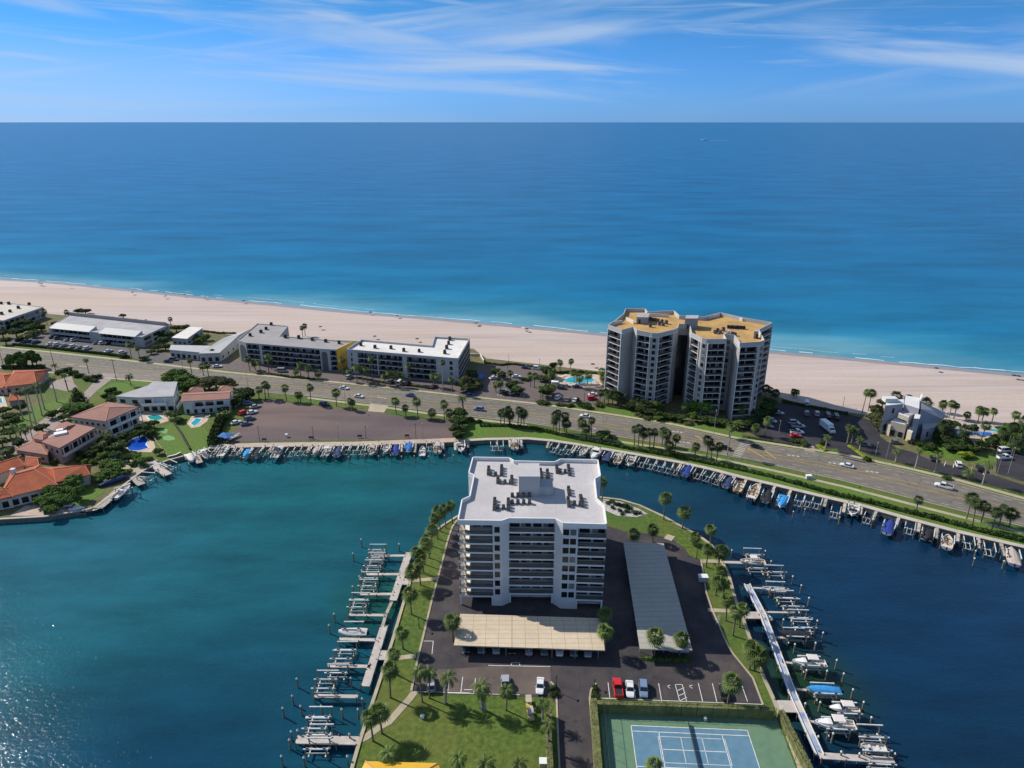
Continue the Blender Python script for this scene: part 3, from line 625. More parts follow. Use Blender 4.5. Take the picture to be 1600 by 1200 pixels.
# ------------------------------------------------------------------ balcony tower by the beach
ht = 33.5
TF = [((950, 509.5), ('B', 2, 2)), ((972, 517.5), ('W',)), ((989, 513), ('W',)), ((995, 518), ('B', 2, 2)), ((1017, 522), ('W',)), ((1019, 522.4), ('G', 1, 1.4)), ((1027, 523), ('W',)), ((1029, 522.8), ('B', 2.2, 2)), ((1053, 517), ('W',)), ((1059, 514.5), ('W',)), ((1061, 508), ('L',)), ((1077, 508.5), ('W',)),
      ((1080, 522), ('B', 2.2, 2)), ((1094, 529), ('W',)), ((1097, 530.5), ('G', 1, 1.2)), ((1104, 532), ('W',)), ((1106, 532.3), ('B', 2, 3)), ((1135.5, 532), ('W',)), ((1131, 524), ('G', 1, 1.6)), ((1147, 526), ('W',)), ((1156, 538), ('B', 2, 2)), ((1186, 536.5), ('W',)), ((1188, 536), ('G', 1, 1.2)), ((1194.5, 534), ('G', 2, 1.2)), ((1186, 517), ('B', 2, 2)),
      ((1207, 506), ('W',)), ((1160, 498), ('W',)), ((1125, 490), ('W',)), ((1100, 497), ('W',)), ((1062, 495), ('W',)), ((1053, 487), ('W',)), ((1012, 489), ('W',)), ((1008, 484), ('W',)), ((977, 484), ('W',)), ((974, 492), ('W',)), ((960, 503), ('W',))]
tower, TH = building('balcony_tower', 'dark grey twelve storey beachfront tower with angled balcony wings and orange tan roof', 'apartment tower', [G(*p, ht) for p, _ in TF], [s for _, s in TF], 11, 2.72, 2.2, 1.7, 'stucco_grey', 'roof_tan', 'stucco_tower', rail='rail_mid', seed=9, curt=.25, parw='stucco_pale', gopen=False, slab=.3, railh=.8, fins=.35)
rt = TH + .37
mk('ph_grey', (.30, .29, .30), .85, .05, .4)
for (pp, hh, lab) in ([[(1069, 514), (1088.5, 514), (1090, 509), (1071, 509)], 4.6, 'tall grey lift housing between the two halves of the tower roof'], [[(994, 506), (1012, 506.5), (1014, 500), (996, 499.5)], 3.0, 'low grey plant housing on the left half of the tower roof'], [[(1177, 529), (1183.5, 529), (1184, 527), (1177.5, 527)], 3.0, 'small pale stair head at the right end of the tower roof']):
    P = GP(pp, rt); c = sum(P, Vector((0, 0))) / 4; q = thing('roof_penthouse', lab, 'roof housing', (*c, rt)); oo = (*c, 0)
    mb = MB(oo); mb.prism(P, 0, hh); mb.build('wall', M['ph_grey'], q); mb = MB(oo); mb.prism(offs(P + P[:1], -.12)[:4], hh + .004, hh + .2); mb.build('roof', M['roof_flatgrey'], q)
    d = (P[1] - P[0]).normalized(); e = P[0] + d * 1.4 - Vector((-d.y, d.x)) * .03; mb = MB(oo); mb.box(e.x, e.y, .05, .95, .08, 2.0, math.atan2(d.y, d.x)); mb.build('door', M['rail'], q)
for a, b in (((1100, 500), (1124, 495)), ((1150, 499), (1160, 502)), ((978, 500), (990, 506)), ((1014, 494), (1045, 496)), ((958, 508), (972, 505)), ((1131, 527), (1140, 521))):
    mb = MB(tuple(tower.location)); strip(mb, GP([a, b], rt), -.12, .12, rt + 1.5, rt + .003); mb.build('roof_screen', M['stucco_tower'], tower)
# ------------------------------------------------------------------ the hotels along the beach
wh = 12.3
WF = [((541, 545.5), ('W',)), ((546, 546), ('G', 1, .9)), ((551, 546.4), ('W',)), ((558, 547), ('B', 1.8, 4)), ((588, 549.6), ('W',)), ((590, 549.8), ('B', 1.8, 4)), ((628, 553), ('W',)), ((635, 553.6), ('B', 1.8, 4)), ((681, 557.4), ('W',)), ((701, 559), ('G', 1, 1.5)), ((708, 559.6), ('W',)), ((716, 560), ('B', 1.6, 3)), ((734, 529), ('W',)), ((679, 526), ('W',)), ((675, 540), ('W',)), ((565, 530.5), ('W',))]
hotel_w, WH = building('beach_hotel', 'four storey hotel with bright white flat roof and rows of balconies', 'hotel', [G(*p, wh) for p, _ in WF], [s for _, s in WF], 4, 2.72, .15, 1.0, 'stucco_pale', 'roof_bright', 'stucco_pale', rail='rail', seed=12, curt=.55, parw='stucco_pale', gopen=False)
gh_ = 11.4
GF = [((371, 531), ('W',)), ((384, 535), ('B', 1.8, 3)), ((404, 536.6), ('W',)), ((408, 537), ('B', 1.8, 9)), ((499, 544.5), ('W',)), ((512, 545.2), ('W',)), ((515, 545.3), ('B', 1.8, 1)), ((525, 546), ('W',)), ((550, 534), ('W',)), ((437, 524.5), ('W',)), ((450, 509), ('W',)), ((402, 505), ('W',))]
hotel_g, GH = building('beach_hotel', 'grey four storey hotel with arched panels and gravel grey L shaped roof', 'hotel', [G(*p, gh_) for p, _ in GF], [s for _, s in GF], 4, 2.6, .15, .45, 'stucco_pale', 'roof_grey', 'stucco_pale', rail='rail', seed=13, curt=.6, gopen=False)
og = tuple(hotel_g.location)
def arch(t, o, a, b, z1, m, name):       # tall arched recess panel on a wall
    a, b = Vector(a), Vector(b); d = (b - a).normalized(); nn = Vector((-d.y, d.x)); L = (b - a).length; r = L / 2; V = []
    prof = [(0, 0), (L, 0), (L, z1 - r)] + [(r + r * math.cos(R(x)), z1 - r + r * math.sin(R(x))) for x in range(20, 180, 20)] + [(0, z1 - r)]
    k = len(prof)
    for e in (-.12, .1): V += [(*(a + d * x + nn * e), z) for x, z in prof]
    mb = MB(o); mb.add(V, [tuple(range(k)), tuple(range(k, 2 * k))[::-1]] + [(i, i + k, (i + 1) % k + k, (i + 1) % k) for i in range(k)]); return mb.build(name, m, t)
mk('arch_dark', (.13, .125, .12), .85, .1, .6)
arch(hotel_g, og, G(373.5, 531.8, gh_), G(382, 534.4, gh_), 9.6, M['arch_dark'], 'arched_panel')
arch(hotel_g, og, G(501.5, 544.7, gh_), G(510.5, 545.1, gh_), 9.8, M['arch_dark'], 'arched_panel')
a_, b_ = G(525, 546, gh_), G(550, 534, gh_); d_ = (b_ - a_).normalized(); n_ = Vector((-d_.y, d_.x))
block(hotel_g, og, [a_ - n_ * .2, b_ - n_ * .2, b_ - n_ * .02, a_ - n_ * .02], 0, GH + .9, 'end_wall', 'yellow_wall')
mb = MB(og); strip(mb, [a_ + n_ * .35, b_ + n_ * .35], 0, 1.0, GH + .4, GH + .365); mb.build('roof_edge', M['yellow_wall'], hotel_g)
# ------------------------------------------------------------------ houses with pitched roofs
def roofmesh(mb, P, z, rise, inset, over):
    """hip (inset>0) or gable (inset 0) roof on a four cornered plan, ridge along edge 0"""
    c = sum(P, Vector((0, 0))) / 4; P = [c + (p - c) * (1 + over / max((p - c).length, .1)) for p in P]
    m0, m1 = (P[0] + P[3]) / 2, (P[1] + P[2]) / 2; r0, r1 = m0 + (m1 - m0) * inset, m1 + (m0 - m1) * inset
    V = [(*p, z) for p in P] + [(*r0, z + rise), (*r1, z + rise)] + [(*p, z - .22) for p in P]
    mb.add(V, [(0, 1, 5, 4), (2, 3, 4, 5), (1, 2, 5), (3, 0, 4), (6, 7, 1, 0), (7, 8, 2, 1), (8, 9, 3, 2), (9, 6, 0, 3), (9, 8, 7, 6)])
    return P, r0, r1
def face_windows(t, o, a, b, rows, n, ww, hh, kind='window', m='glass', proud=.04, frame=True):
    a, b = Vector(a), Vector(b); d = (b - a).normalized(); L = (b - a).length; nn = Vector((-d.y, d.x)); an = math.atan2(d.y, d.x)
    for z in rows:
        for q in range(n):
            pc = a + d * (L * (q + .5) / n) - nn * proud
            mb = MB(o); mb.box(pc.x, pc.y, z, ww, .1, hh, an); w_ = mb.build(kind, M[m], t)
            if frame:
                pf = pc - nn * .05; mb = MB(o); mb.box(pf.x, pf.y, z - .12, ww + .2, .14, .12, an); mb.build('sill', M['trim'], w_)
def house(name, label, parts, wall, roofm, wins, cat='house', ridge=True, group=None):
    """parts: (corner pixels front-left first, eave height, rise, inset, overhang, base height)"""
    P0 = GP(parts[0][0], parts[0][1]); c = sum(P0, Vector((0, 0))) / len(P0); t = thing(name, label, cat, (*c, 0), 0, group); o = (*c, 0); polys = []
    for px, he, rise, ins, over, z0 in parts:
        P = ccw(GP(px, he)); i0 = min(range(len(P)), key=lambda i: (P[i] - G(*px[0], he)).length); P = P[i0:] + P[:i0]; polys.append(P)
        mb = MB(o); mb.prism(P, z0 - .2, he - .15); mb.build('wall', M[wall], t)
        mb = MB(o)
        if rise > 0:
            Q, r0, r1 = roofmesh(mb, P, he, rise, ins, over); ro = mb.build('roof', M[roofm], t)
            if ridge:
                mb = MB(o); mb.tube([(*r0, he + rise), (*r1, he + rise)], .16, 5)
                if ins > 0:
                    for q, r_ in ((Q[0], r0), (Q[3], r0), (Q[1], r1), (Q[2], r1)): mb.tube([(*q, he + .02), (*r_, he + rise)], .13, 5)
                mb.build('ridge_tile', M['ridge_tile'] if roofm != 'roof_metal' else M['roof_metal'], ro)
        else:
            mb.prism(offs(P + P[:1], -over)[:len(P)] if over else P, he - .14, he + .15); ro = mb.build('roof', M[roofm], t)
    for (pi, ei, rows, n, ww, hh, kind) in wins:
        P = polys[pi]; face_windows(t, o, P[ei], P[(ei + 1) % len(P)], rows, n, ww, hh, kind, 'glass' if kind == 'window' else 'door')
    return t, o, polys
def balcony_band(t, o, a, b, z, dep, fh, m='trim', gl=True):
    """projecting balcony with a solid front and posts along a wall edge"""
    a, b = Vector(a), Vector(b); d = (b - a).normalized(); nn = Vector((-d.y, d.x)); an = math.atan2(d.y, d.x); L = (b - a).length
    mb = MB(o); mb.prism([a - nn * dep, b - nn * dep, b - nn * .02, a - nn * .02], z - .25, z); bl = mb.build('balcony', M[m], t)
    cc = (a + b) / 2 - nn * (dep - .08); mb = MB(o); mb.box(cc.x, cc.y, z + .004, L - .1, .1, .9, an); mb.build('railing', M[m], bl)
    k = max(2, int(L / 4))
    for i in range(k + 1):
        p = a + d * (.2 + (L - .4) * i / k) - nn * (dep - .3); mb = MB(o); mb.box(p.x, p.y, z + .004, .25, .25, fh, an); mb.build('post', M[m], bl)
    if gl: face_windows(t, o, a + d * .5, b - d * .5, (z + .1,), max(1, int(L / 4)), 3, 2.1, 'window', 'glass', .03, False)
# motels at far left
h_ = 7.0
MF = [((-90, 491), ('G', 12)), ((5, 500), ('G', 8)), ((67.5, 478.8), ('W',)), ((-60, 464), ('W',))]
building('motel', 'low cream roofed motel block at the left edge behind trees', 'motel', [G(*p, h_) for p, _ in MF], [s for _, s in MF], 2, 2.9, .2, .35, 'stucco_blue', 'roof_cream', 'stucco_pale', seed=21, gopen=False)
MF = [((75, 510.5), ('W',)), ((80, 511), ('B', 1.6, 8)), ((138, 517), ('W',)), ((156, 519), ('B', 1.6, 7)), ((208, 524), ('W',)), ((222, 525.5), ('G', 3)), ((264, 506), ('W',)), ((112, 490), ('W',))]
motel, MH = building('motel', 'long two storey motel with pale sloping mansard roof strips and parking in front', 'motel', [G(*p, 6.6) for p, _ in MF], [s for _, s in MF], 2, 2.8, .15, .2, 'stucco_grey', 'roof_flatgrey', 'stucco_pale', rail='rail_pale', seed=22, curt=.4, gopen=False)
om = tuple(motel.location)
def mansard(t, o, a, b, z0, z1, run, m, name='mansard_roof'):
    a, b = Vector(a), Vector(b); d = (b - a).normalized(); nn = Vector((-d.y, d.x)); e = -.7
    q = [a + nn * e, b + nn * e, b + nn * (e + run), a + nn * (e + run)]
    V = [(*q[0], z0), (*q[1], z0), (*q[2], z1), (*q[3], z1), (*(q[2] + nn * .6), z1), (*(q[3] + nn * .6), z1), (*(q[2] + nn * .6), z0), (*(q[3] + nn * .6), z0)]
    mb = MB(o); mb.add(V, [(0, 1, 2, 3), (3, 2, 4, 5), (5, 4, 6, 7), (1, 6, 4, 2), (0, 3, 5, 7), (7, 6, 1, 0)]); return mb.build(name, M[m], t)
mansard(motel, om, G(78, 511, 6.6), G(140, 517, 6.6), MH + .4, MH + 2.2, 5.2, 'roof_metal')
mansard(motel, om, G(155, 519, 6.6), G(212, 524.5, 6.6), MH + .4, MH + 2.2, 5.2, 'roof_metal')
mansard(motel, om, G(262, 506, 6.6), G(113, 490, 6.6), MH + .4, MH + 2.4, 2.4, 'roof_grey')
house('beach_cabin', 'small cabin with pale flat roof among the dark trees', [([(269, 527.5), (291, 529.5), (316, 512), (297, 511)], 4.6, 0, 0, .5, 0)], 'stucco_blue', 'roof_bright', [(0, 0, (1.2,), 3, 1.4, 1.3, 'window'), (0, 1, (1.0,), 4, 1.6, 1.5, 'window')], 'cabin')
lob, ol, pl = house('hotel_lobby', 'long low lobby wing with pale metal gable roof leading to the beach', [([(311, 552), (343, 551), (402, 508), (384, 517)], 5.0, 1.9, 0, .4, 0), ([(265, 546.5), (316, 551), (332, 541), (267, 539.5)], 4.4, 0, 0, .3, 0)], 'stucco_pale', 'roof_metal', [(0, 0, (.4,), 3, 1.8, 2.2, 'window'), (1, 0, (.3,), 6, 1.8, 2.2, 'window'), (0, 1, (1,), 8, 1.2, 1.4, 'window')], 'lobby', ridge=False)
# waterfront houses
house('orange_roof_house', 'house with orange tile hip roof and chimney beside the main road', [([(6, 604), (56, 598), (74, 578), (22, 579)], 4.0, 2.6, .22, .6, 0), ([(-34, 603), (10, 606), (24, 584), (-16, 581)], 3.6, 2.4, .25, .6, 0)], 'stucco_pink', 'roof_orange', [(0, 0, (1.0,), 4, 1.2, 1.4, 'window'), (1, 0, (1.0,), 3, 1.2, 1.4, 'window')])
house('garden_house', 'small garden house with orange tile roof beside its pool', [([(14, 626), (33, 624), (28, 614), (16, 616)], 2.9, 1.5, .3, .5, 0)], 'stucco_pink', 'roof_orange', [(0, 0, (.2,), 2, 1.3, 2.0, 'door')])
t, oo, _ = house('orange_roof_house', 'sprawling waterfront house with bright orange tile hips at left edge', [([(-2, 779), (88, 757), (62, 727), (18, 741)], 4.2, 3.2, .28, .8, 0), ([(90, 752), (138, 741), (139, 727), (70, 731)], 3.8, 2.0, .12, .8, 0), ([(-60, 790), (17, 776), (16, 765), (-50, 760)], 4.0, 1.9, .12, .8, 0), ([(-10, 742), (36, 727), (31, 713), (-20, 728)], 4.0, 1.8, .12, .7, 0), ([(40, 727), (60, 727), (62, 716), (42, 713)], 3.8, 1.4, .12, .6, 0)], 'stucco_cream', 'roof_orange', [(0, 0, (.5,), 6, 1.8, 2.1, 'window'), (2, 0, (.5,), 3, 2.2, 2.2, 'window')])
p = G(21, 738, 7); mb = MB(oo); mb.box(p.x, p.y, 3.9, 1.1, 1.0, 4.2); mb.box(p.x, p.y, 8.104, 1.4, 1.3, .25); mb.build('chimney', M['stucco_house'], t)
p = G(17.5, 579, 7); mb = MB((0, 0, 0))
t, oo, pl = house('terrace_house', 'two storey house with pink tile hip roof and white balconies by the pool', [([(113, 650.5), (165, 657), (214, 636), (168, 629)], 7.4, 2.0, .38, .9, 0)], 'stucco_cream', 'roof_pink', [(0, 0, (4.6, 1.2), 6, 1.0, 1.1, 'window')])
balcony_band(t, oo, pl[0][1], pl[0][2], 4.0, 1.8, 3.2); balcony_band(t, oo, pl[0][1], pl[0][2], .6, 2.2, 3.1)
t, oo, pl = house('pink_house', 'pink stucco house with mauve flat roof and long upper gallery', [([(67, 690), (92, 700), (147, 669), (117, 663)], 6.6, 0, 0, .5, 0), ([(25, 702), (73, 710), (76, 695), (52, 687)], 3.8, 1.2, .3, .6, 0), ([(52, 684), (66, 687), (74, 677), (60, 674)], 6.0, .5, .2, .4, 0), ([(84, 672), (94, 675), (116, 663.5), (104, 659)], 7.0, .9, 0, .4, 0)], 'stucco_pink', 'roof_pink', [(1, 0, (1.0,), 3, 1.1, 1.2, 'window'), (0, 0, (4.0,), 3, 1.2, 1.4, 'window')])
balcony_band(t, oo, pl[0][1], pl[0][2], 3.4, 1.8, 2.9, 'stucco_cream')
p = G(95, 678, 6.8); mb = MB(oo); mb.box(p.x, p.y, 6.76, 4.2, 2.6, .7, .6); mb.box(p.x - 1.5, p.y + 2, 6.76, 2.2, 1.6, 1.0, .6); mb.build('roof_unit', M['trim'], t)
t, oo, pl = house('white_house', 'white two storey modern house with grey flat roof and upper veranda', [([(181, 619), (219, 621), (270, 619.5), (276, 597), (238, 598), (232, 603)], 6.6, 0, 0, .4, 0)], 'stucco_house', 'roof_flatgrey', [(0, 2, (1.5, 4.4), 2, .9, 1.1, 'window'), (0, 1, (.2,), 4, 2.2, 2.0, 'window')])
balcony_band(t, oo, pl[0][1] + Vector((.3, 0)), pl[0][2] - Vector((3, 0)), 3.4, 1.5, 2.7, 'trim'); face_windows(t, oo, pl[0][0], pl[0][1], (3.6,), 2, 2.4, 1.7)
t, oo, pl = house('veranda_house', 'long white house with dusty pink roof and upper veranda beside the gravel lot', [([(285, 627), (357, 623), (360, 611), (287, 614)], 6.0, 1.0, 0, .5, 0), ([(295, 612), (318, 612), (316, 606), (298, 607)], 5.6, 1.4, .45, .4, 0), ([(341, 610), (364, 611), (362, 604), (345, 604)], 5.6, 1.4, .45, .4, 0)], 'stucco_house', 'roof_pink', [(0, 0, (.3,), 6, 1.2, 1.9, 'window')])
balcony_band(t, oo, pl[0][0] + Vector((4, 0)), pl[0][1] - Vector((1, 0)), 3.0, 1.3, 2.6, 'stucco_pale')
# yellow pavilion roof at the bottom edge
t, oo, pl = house('yellow_pavilion', 'open pavilion with bright yellow metal hip roof at the bottom edge', [([(546, 1248), (697, 1248), (681, 1194), (574, 1191)], 3.1, 1.3, .3, .5, 0)], 'stucco_cream', 'roof_yellow', [(0, 2, (.3,), 2, 1.2, 2, 'door')], 'pavilion') if mk('roof_yellow', (.66, .38, .03), .6, .06, .6) is None else None
# ------------------------------------------------------------------ angular grey house at right
q = G(1412, 682); ah = thing('angular_house', 'angular grey lavender villa of stepped blocks with steep metal shed roof near the beach', 'villa', (*q, 0)); oa = (*q, 0)
def apoly(px, h): return GP(px, h)
B1 = apoly([(1383.5, 633), (1412, 630), (1413, 623), (1386, 624)], 12.4); block(ah, oa, B1, -.2, 12.2, 'wall', 'stucco_lav', 'stucco_house')
B2 = apoly([(1402, 641), (1421, 650), (1436, 643), (1418, 634)], 9.2); block(ah, oa, B2, -.2, 9.2, 'terrace_block', 'stucco_pale', 'roof_flatgrey')
B3 = apoly([(1412, 637), (1435, 644), (1436, 627), (1414, 623)], 10.5); block(ah, oa, B3, -.2, 12.0, 'wall', 'stucco_lav', 'stucco_house')
B4 = apoly([(1428, 653), (1437, 653.5), (1439, 646), (1430, 646)], 9.8); block(ah, oa, B4, -.2, 9.6, 'turret', 'stucco_lav', 'stucco_house')
B5 = apoly([(1392, 658), (1416, 664), (1424, 657), (1400, 652)], 6.2); block(ah, oa, B5, -.2, 6.2, 'wall', 'stucco_tan', 'stucco_house')
B6 = apoly([(1442, 670), (1460, 667), (1472, 655), (1440, 652)], 5.2); block(ah, oa, B6, -.2, 5.0, 'wall', 'stucco_lav', 'stucco_pale')
a1, b1, c1_, d1 = G(1436, 652, 8), G(1472, 656, 6), G(1477, 645, 6), G(1437, 634, 10)
V = [(*a1, 11.6), (*b1, 6.4), (*c1_, 6.4), (*d1, 11.6)]
mb = MB(oa); mb.add(V + [(x, y, z - .4) for x, y, z in V] + [(x, y, -.2) for x, y, z in V], [(0, 1, 2, 3), (4, 5, 1, 0), (5, 6, 2, 1), (6, 7, 3, 2), (7, 4, 0, 3)], 0); mb.build('shed_roof', M['roof_flatgrey'], ah)
mb = MB(oa); mb.add([(x, y, z - .42) for x, y, z in V] + [(x, y, -.2) for x, y, z in V], [(4, 5, 1, 0), (5, 6, 2, 1), (6, 7, 3, 2), (7, 4, 0, 3)]); mb.build('wall', M['stucco_lav'], ah)
block(ah, oa, [G(1437, 634, 10), G(1439, 634, 10), G(1439, 628, 10), G(1436, 628, 10)], 0, 13.6, 'fin_wall', 'stucco_house')
for px, h in (([(1386, 662), (1392, 665), (1396, 660), (1389, 657)], 4.6), ([(1418, 672), (1425, 676), (1431, 668), (1423, 665)], 4.4), ([(1404, 646), (1420, 652), (1421, 650.5), (1405, 644.5)], 10.2)): block(ah, oa, apoly(px, h), -.2 if h < 9 else 8.4, h, 'wall', 'stucco_tan', 'stucco_house')
p = G(1390, 626, 12.4); mb = MB(oa); mb.box(p.x, p.y, 12.204, 5, 3, 1.6); mb.build('roof_unit', M['stucco_house'], ah)
for a, b, z, n, ww, hh in ((B1[0], B1[1], 8.4, 1, 1.0, 2.2), (B5[0], B5[1], .3, 2, 1.6, 2.4), (B2[0], B2[1], 5.8, 1, 3.0, 1.3), (B1[3], B1[0], 6, 2, 1.2, 1.6), (B6[0], B6[1], 1.2, 1, .7, 2.4), (B1[0], B1[1], 1.0, 2, 1.4, 3.0)): face_windows(ah, oa, a, b, (z,), n, ww, hh)
# ------------------------------------------------------------------ carports on the peninsula
def carport(label, px, h, slope, mm, dx):
    P = ccw(GP(px, h)); c = sum(P, Vector((0, 0))) / 4; t = thing('carport', label, 'carport', (*c, 0)); o = (*c, 0)
    mb = MB(o); mb.prism(P, h - .28, h); mb.build('roof', mm, t)
    L0 = P[1] - P[0]; L1 = P[3] - P[0]; n0 = max(2, int(L0.length / 5.6)); n1 = max(2, int(L1.length / 5.6))
    for i in range(n0 + 1):
        for j in range(n1 + 1):
            if min(n0, n1) > 2 and 0 < i < n0 and 0 < j < n1 and (i + j) % 2: continue
            p = P[0] + L0 * (.04 + .92 * i / n0) + L1 * (.06 + .88 * j / n1); mb = MB(o); mb.box(p.x, p.y, 0, .14, .14, h - .284); mb.build('post', M['rail_pale'], t)
    return P
M['metal_tan'] = line_mat('metal_tan', (.60, .49, .35), (.34, .25, .16), 3.1, 1.55, 0, .1)
M['metal_seam'] = line_mat('metal_seam', (.40, .38, .325), (.27, .25, .215), 0, 1.8, R(2), .16)
CP1 = carport('wide carport with tan sheet metal roof in front of the condo', [(709, 1008), (945, 1016), (940, 966), (719, 959)], 3.3, 0, M['metal_tan'], 3)
CP2 = carport('long carport with pale ribbed roof on the right of the condo', [(1000, 1014), (1082, 1016), (1037, 849), (974, 847)], 3.3, 0, M['metal_seam'], 1.2)
# ------------------------------------------------------------------ prototypes: plants
mk('palm_leaf', (.095, .135, .035), .65, .3, .8, rnd=.25, spec=.15)
mk('palm_leaf_dark', (.05, .075, .026), .7, .3, .8, rnd=.25, spec=.12)
mk('palm_dead', (.20, .14, .07), .9, .2, 1)
mk('palm_trunk', (.17, .14, .105), .95, .25, 2)
mk('palm_trunk_pale', (.33, .30, .25), .9, .2, 2)
mk('leaf_dark', (.042, .068, .020), .85, .5, .9, rnd=.3, spec=.08)
mk('leaf_mid', (.075, .125, .028), .85, .5, .9, rnd=.25, spec=.08)
mk('leaf_bright', (.11, .19, .035), .85, .5, .9, rnd=.15, spec=.08)
mk('leaf_lime', (.22, .27, .03), .85, .5, .9, rnd=.15, spec=.08)
mk('leaf_olive', (.075, .085, .035), .85, .5, .9, rnd=.2, spec=.08)
mk('hedge_top', (.15, .155, .055), .8, .3, .6)
mk('bark', (.13, .10, .075), .95, .25, 1.5)
def fan_crown(seed, nf=34, rad=1.0, droop=1.0):
    rn = random.Random(seed); mb = MB()
    for i in range(nf):
        az = i * 2.39996 + rn.uniform(-.2, .2); el = R(78) - R(140) * (i / nf) ** .85 + rn.uniform(-.12, .12)
        d = Vector((math.cos(az) * math.cos(el), math.sin(az) * math.cos(el), math.sin(el))); L = rad * rn.uniform(.85, 1.15)
        side = Vector((-math.sin(az), math.cos(az), 0)); upv = d.cross(side) * -1
        st = d * L * .45; mb.add([tuple(side * .03), tuple(-side * .03), tuple(st)], [(0, 1, 2)])
        for k in range(8):
            a = (k - 3.5) / 3.5 * R(72); dd = (d * math.cos(a) + side * math.sin(a)).normalized(); wv = (side * math.cos(a) - d * math.sin(a)) * .07 * L
            m_ = st + dd * L * .42; e = st + dd * L * .80 - Vector((0, 0, .22 * droop * L)) + upv * rn.uniform(-.05, .05)
            mb.add([tuple(st), tuple(m_ + wv), tuple(m_ - wv), tuple(e)], [(0, 1, 2), (1, 3, 2)])
    return mb
def feather_crown(seed, nf=17, rad=2.4, arch=1.0, wleaf=.55):
    rn = random.Random(seed); mb = MB()
    for i in range(nf):
        az = i * 2.39996 + rn.uniform(-.2, .2); el = R(72) - R(85) * (i / nf) + rn.uniform(-.1, .1); L = rad * rn.uniform(.9, 1.12)
        p = Vector((0, 0, 0)); e = el; pts = [p.copy()]
        for k in range(6):
            p = p + Vector((math.cos(az) * math.cos(e), math.sin(az) * math.cos(e), math.sin(e))) * (L / 6); pts.append(p.copy()); e -= R(17) * arch
        side = Vector((-math.sin(az), math.cos(az), 0))
        for k in range(6):
            a, b = pts[k], pts[k + 1]; mb.add([tuple(a + side * .03), tuple(a - side * .03), tuple(b - side * .03), tuple(b + side * .03)], [(0, 1, 2, 3)])
            for q in (0, .5):
                c = a + (b - a) * q; f = (k + q) / 6
                if f < .12: continue
                wl = wleaf * (math.sin(f * 2.7 + .25)) * rn.uniform(.8, 1.15); fw = (b - a).normalized()
                for s_ in (-1, 1):
                    t = c + side * s_ * wl + fw * wl * .45 - Vector((0, 0, wl * .55)); h = fw * .11
                    mb.add([tuple(c - h), tuple(c + h), tuple(t)], [(0, 1, 2)])
    return mb
def palm_root(kind, seed):
    rn = random.Random(seed); nm = {'fan': 'cabbage_palm', 'fand': 'cabbage_palm', 'wash': 'fan_palm', 'royal': 'royal_palm', 'date': 'date_palm', 'coco': 'feather_palm'}[kind]
    t = thing(nm); H = 6.0; lx, ly = rn.uniform(-.3, .3), rn.uniform(-.3, .3)
    r0 = {'fan': .2, 'fand': .2, 'wash': .22, 'royal': .27, 'date': .38, 'coco': .17}[kind]
    mb = MB(); pts = [(lx * (z / H) ** 2 * 1.2, ly * (z / H) ** 2 * 1.2, z) for z in (-.2, .4, 1.6, 3, 4.5, H)]
    mb.tube(pts, [r0 * 1.35, r0 * 1.1, r0, r0 * .92, r0 * .88, r0 * .8], 7); mb.build('trunk', M['palm_trunk_pale' if kind in ('royal', 'wash') else 'palm_trunk'], t, smooth=True)
    top = pts[-1]
    if kind in ('fan', 'fand'): cr = fan_crown(seed, 27, 1.85, 1.2)
    elif kind == 'wash': cr = fan_crown(seed, 34, 1.5, 1.3)
    elif kind == 'royal': cr = feather_crown(seed, 18, 3.0, 1.25, .75)
    elif kind == 'date': cr = feather_crown(seed, 40, 3.1, .9, .55)
    else: cr = feather_crown(seed, 20, 2.4, 1.25, .6)
    cr.build('crown', M['palm_leaf_dark' if kind == 'fand' else 'palm_leaf'], t, loc=top)
    if kind in ('fan', 'fand', 'wash'):
        mb = MB(); rn2 = random.Random(seed + 5)
        for i in range(12):
            az = i * 2.4; e = Vector((math.cos(az) * .55, math.sin(az) * .55, -rn2.uniform(.7, 1.2))); s_ = Vector((-math.sin(az), math.cos(az), 0)) * .16
            mb.add([(0, 0, .1), tuple(e * .7 + s_), tuple(e * .7 - s_), tuple(e)], [(0, 1, 2), (1, 3, 2)])
        mb.build('dead_fronds', M['palm_dead'], t, loc=top)
    return t
def palms(kind, desc, phrase, lst, group, cs=1.0, cat='palm'):
    n = len(lst)
    for i, e in enumerate(lst):
        if e[0] == 'c': p = G(e[1], e[2], e[3]); h = e[3]
        else: p = G(e[0], e[1]); h = max(1.5, min(16, hgt(e[0], e[2], p.y)))
        sd = random.randrange(3); key = ('palm', kind, sd)
        lab = desc if n == 1 else f'{desc}, {ordn(i + 1)} {phrase}'
        o = place(key, lambda: palm_root(kind, 40 + sd * 7 + len(kind)), (p.x, p.y, 0), random.uniform(0, 6.28), lab, cat, group)
        k = random.uniform(.8, 1.2) * cs; o.rotation_euler = (random.uniform(-.06, .06), random.uniform(-.06, .06), random.uniform(0, 6.28))
        for c in kids(o):
            if c.name.startswith('trunk'): c.scale = (1, 1, h / 6)
            else: c.location.z = h - .05; c.scale = (k, k, k)
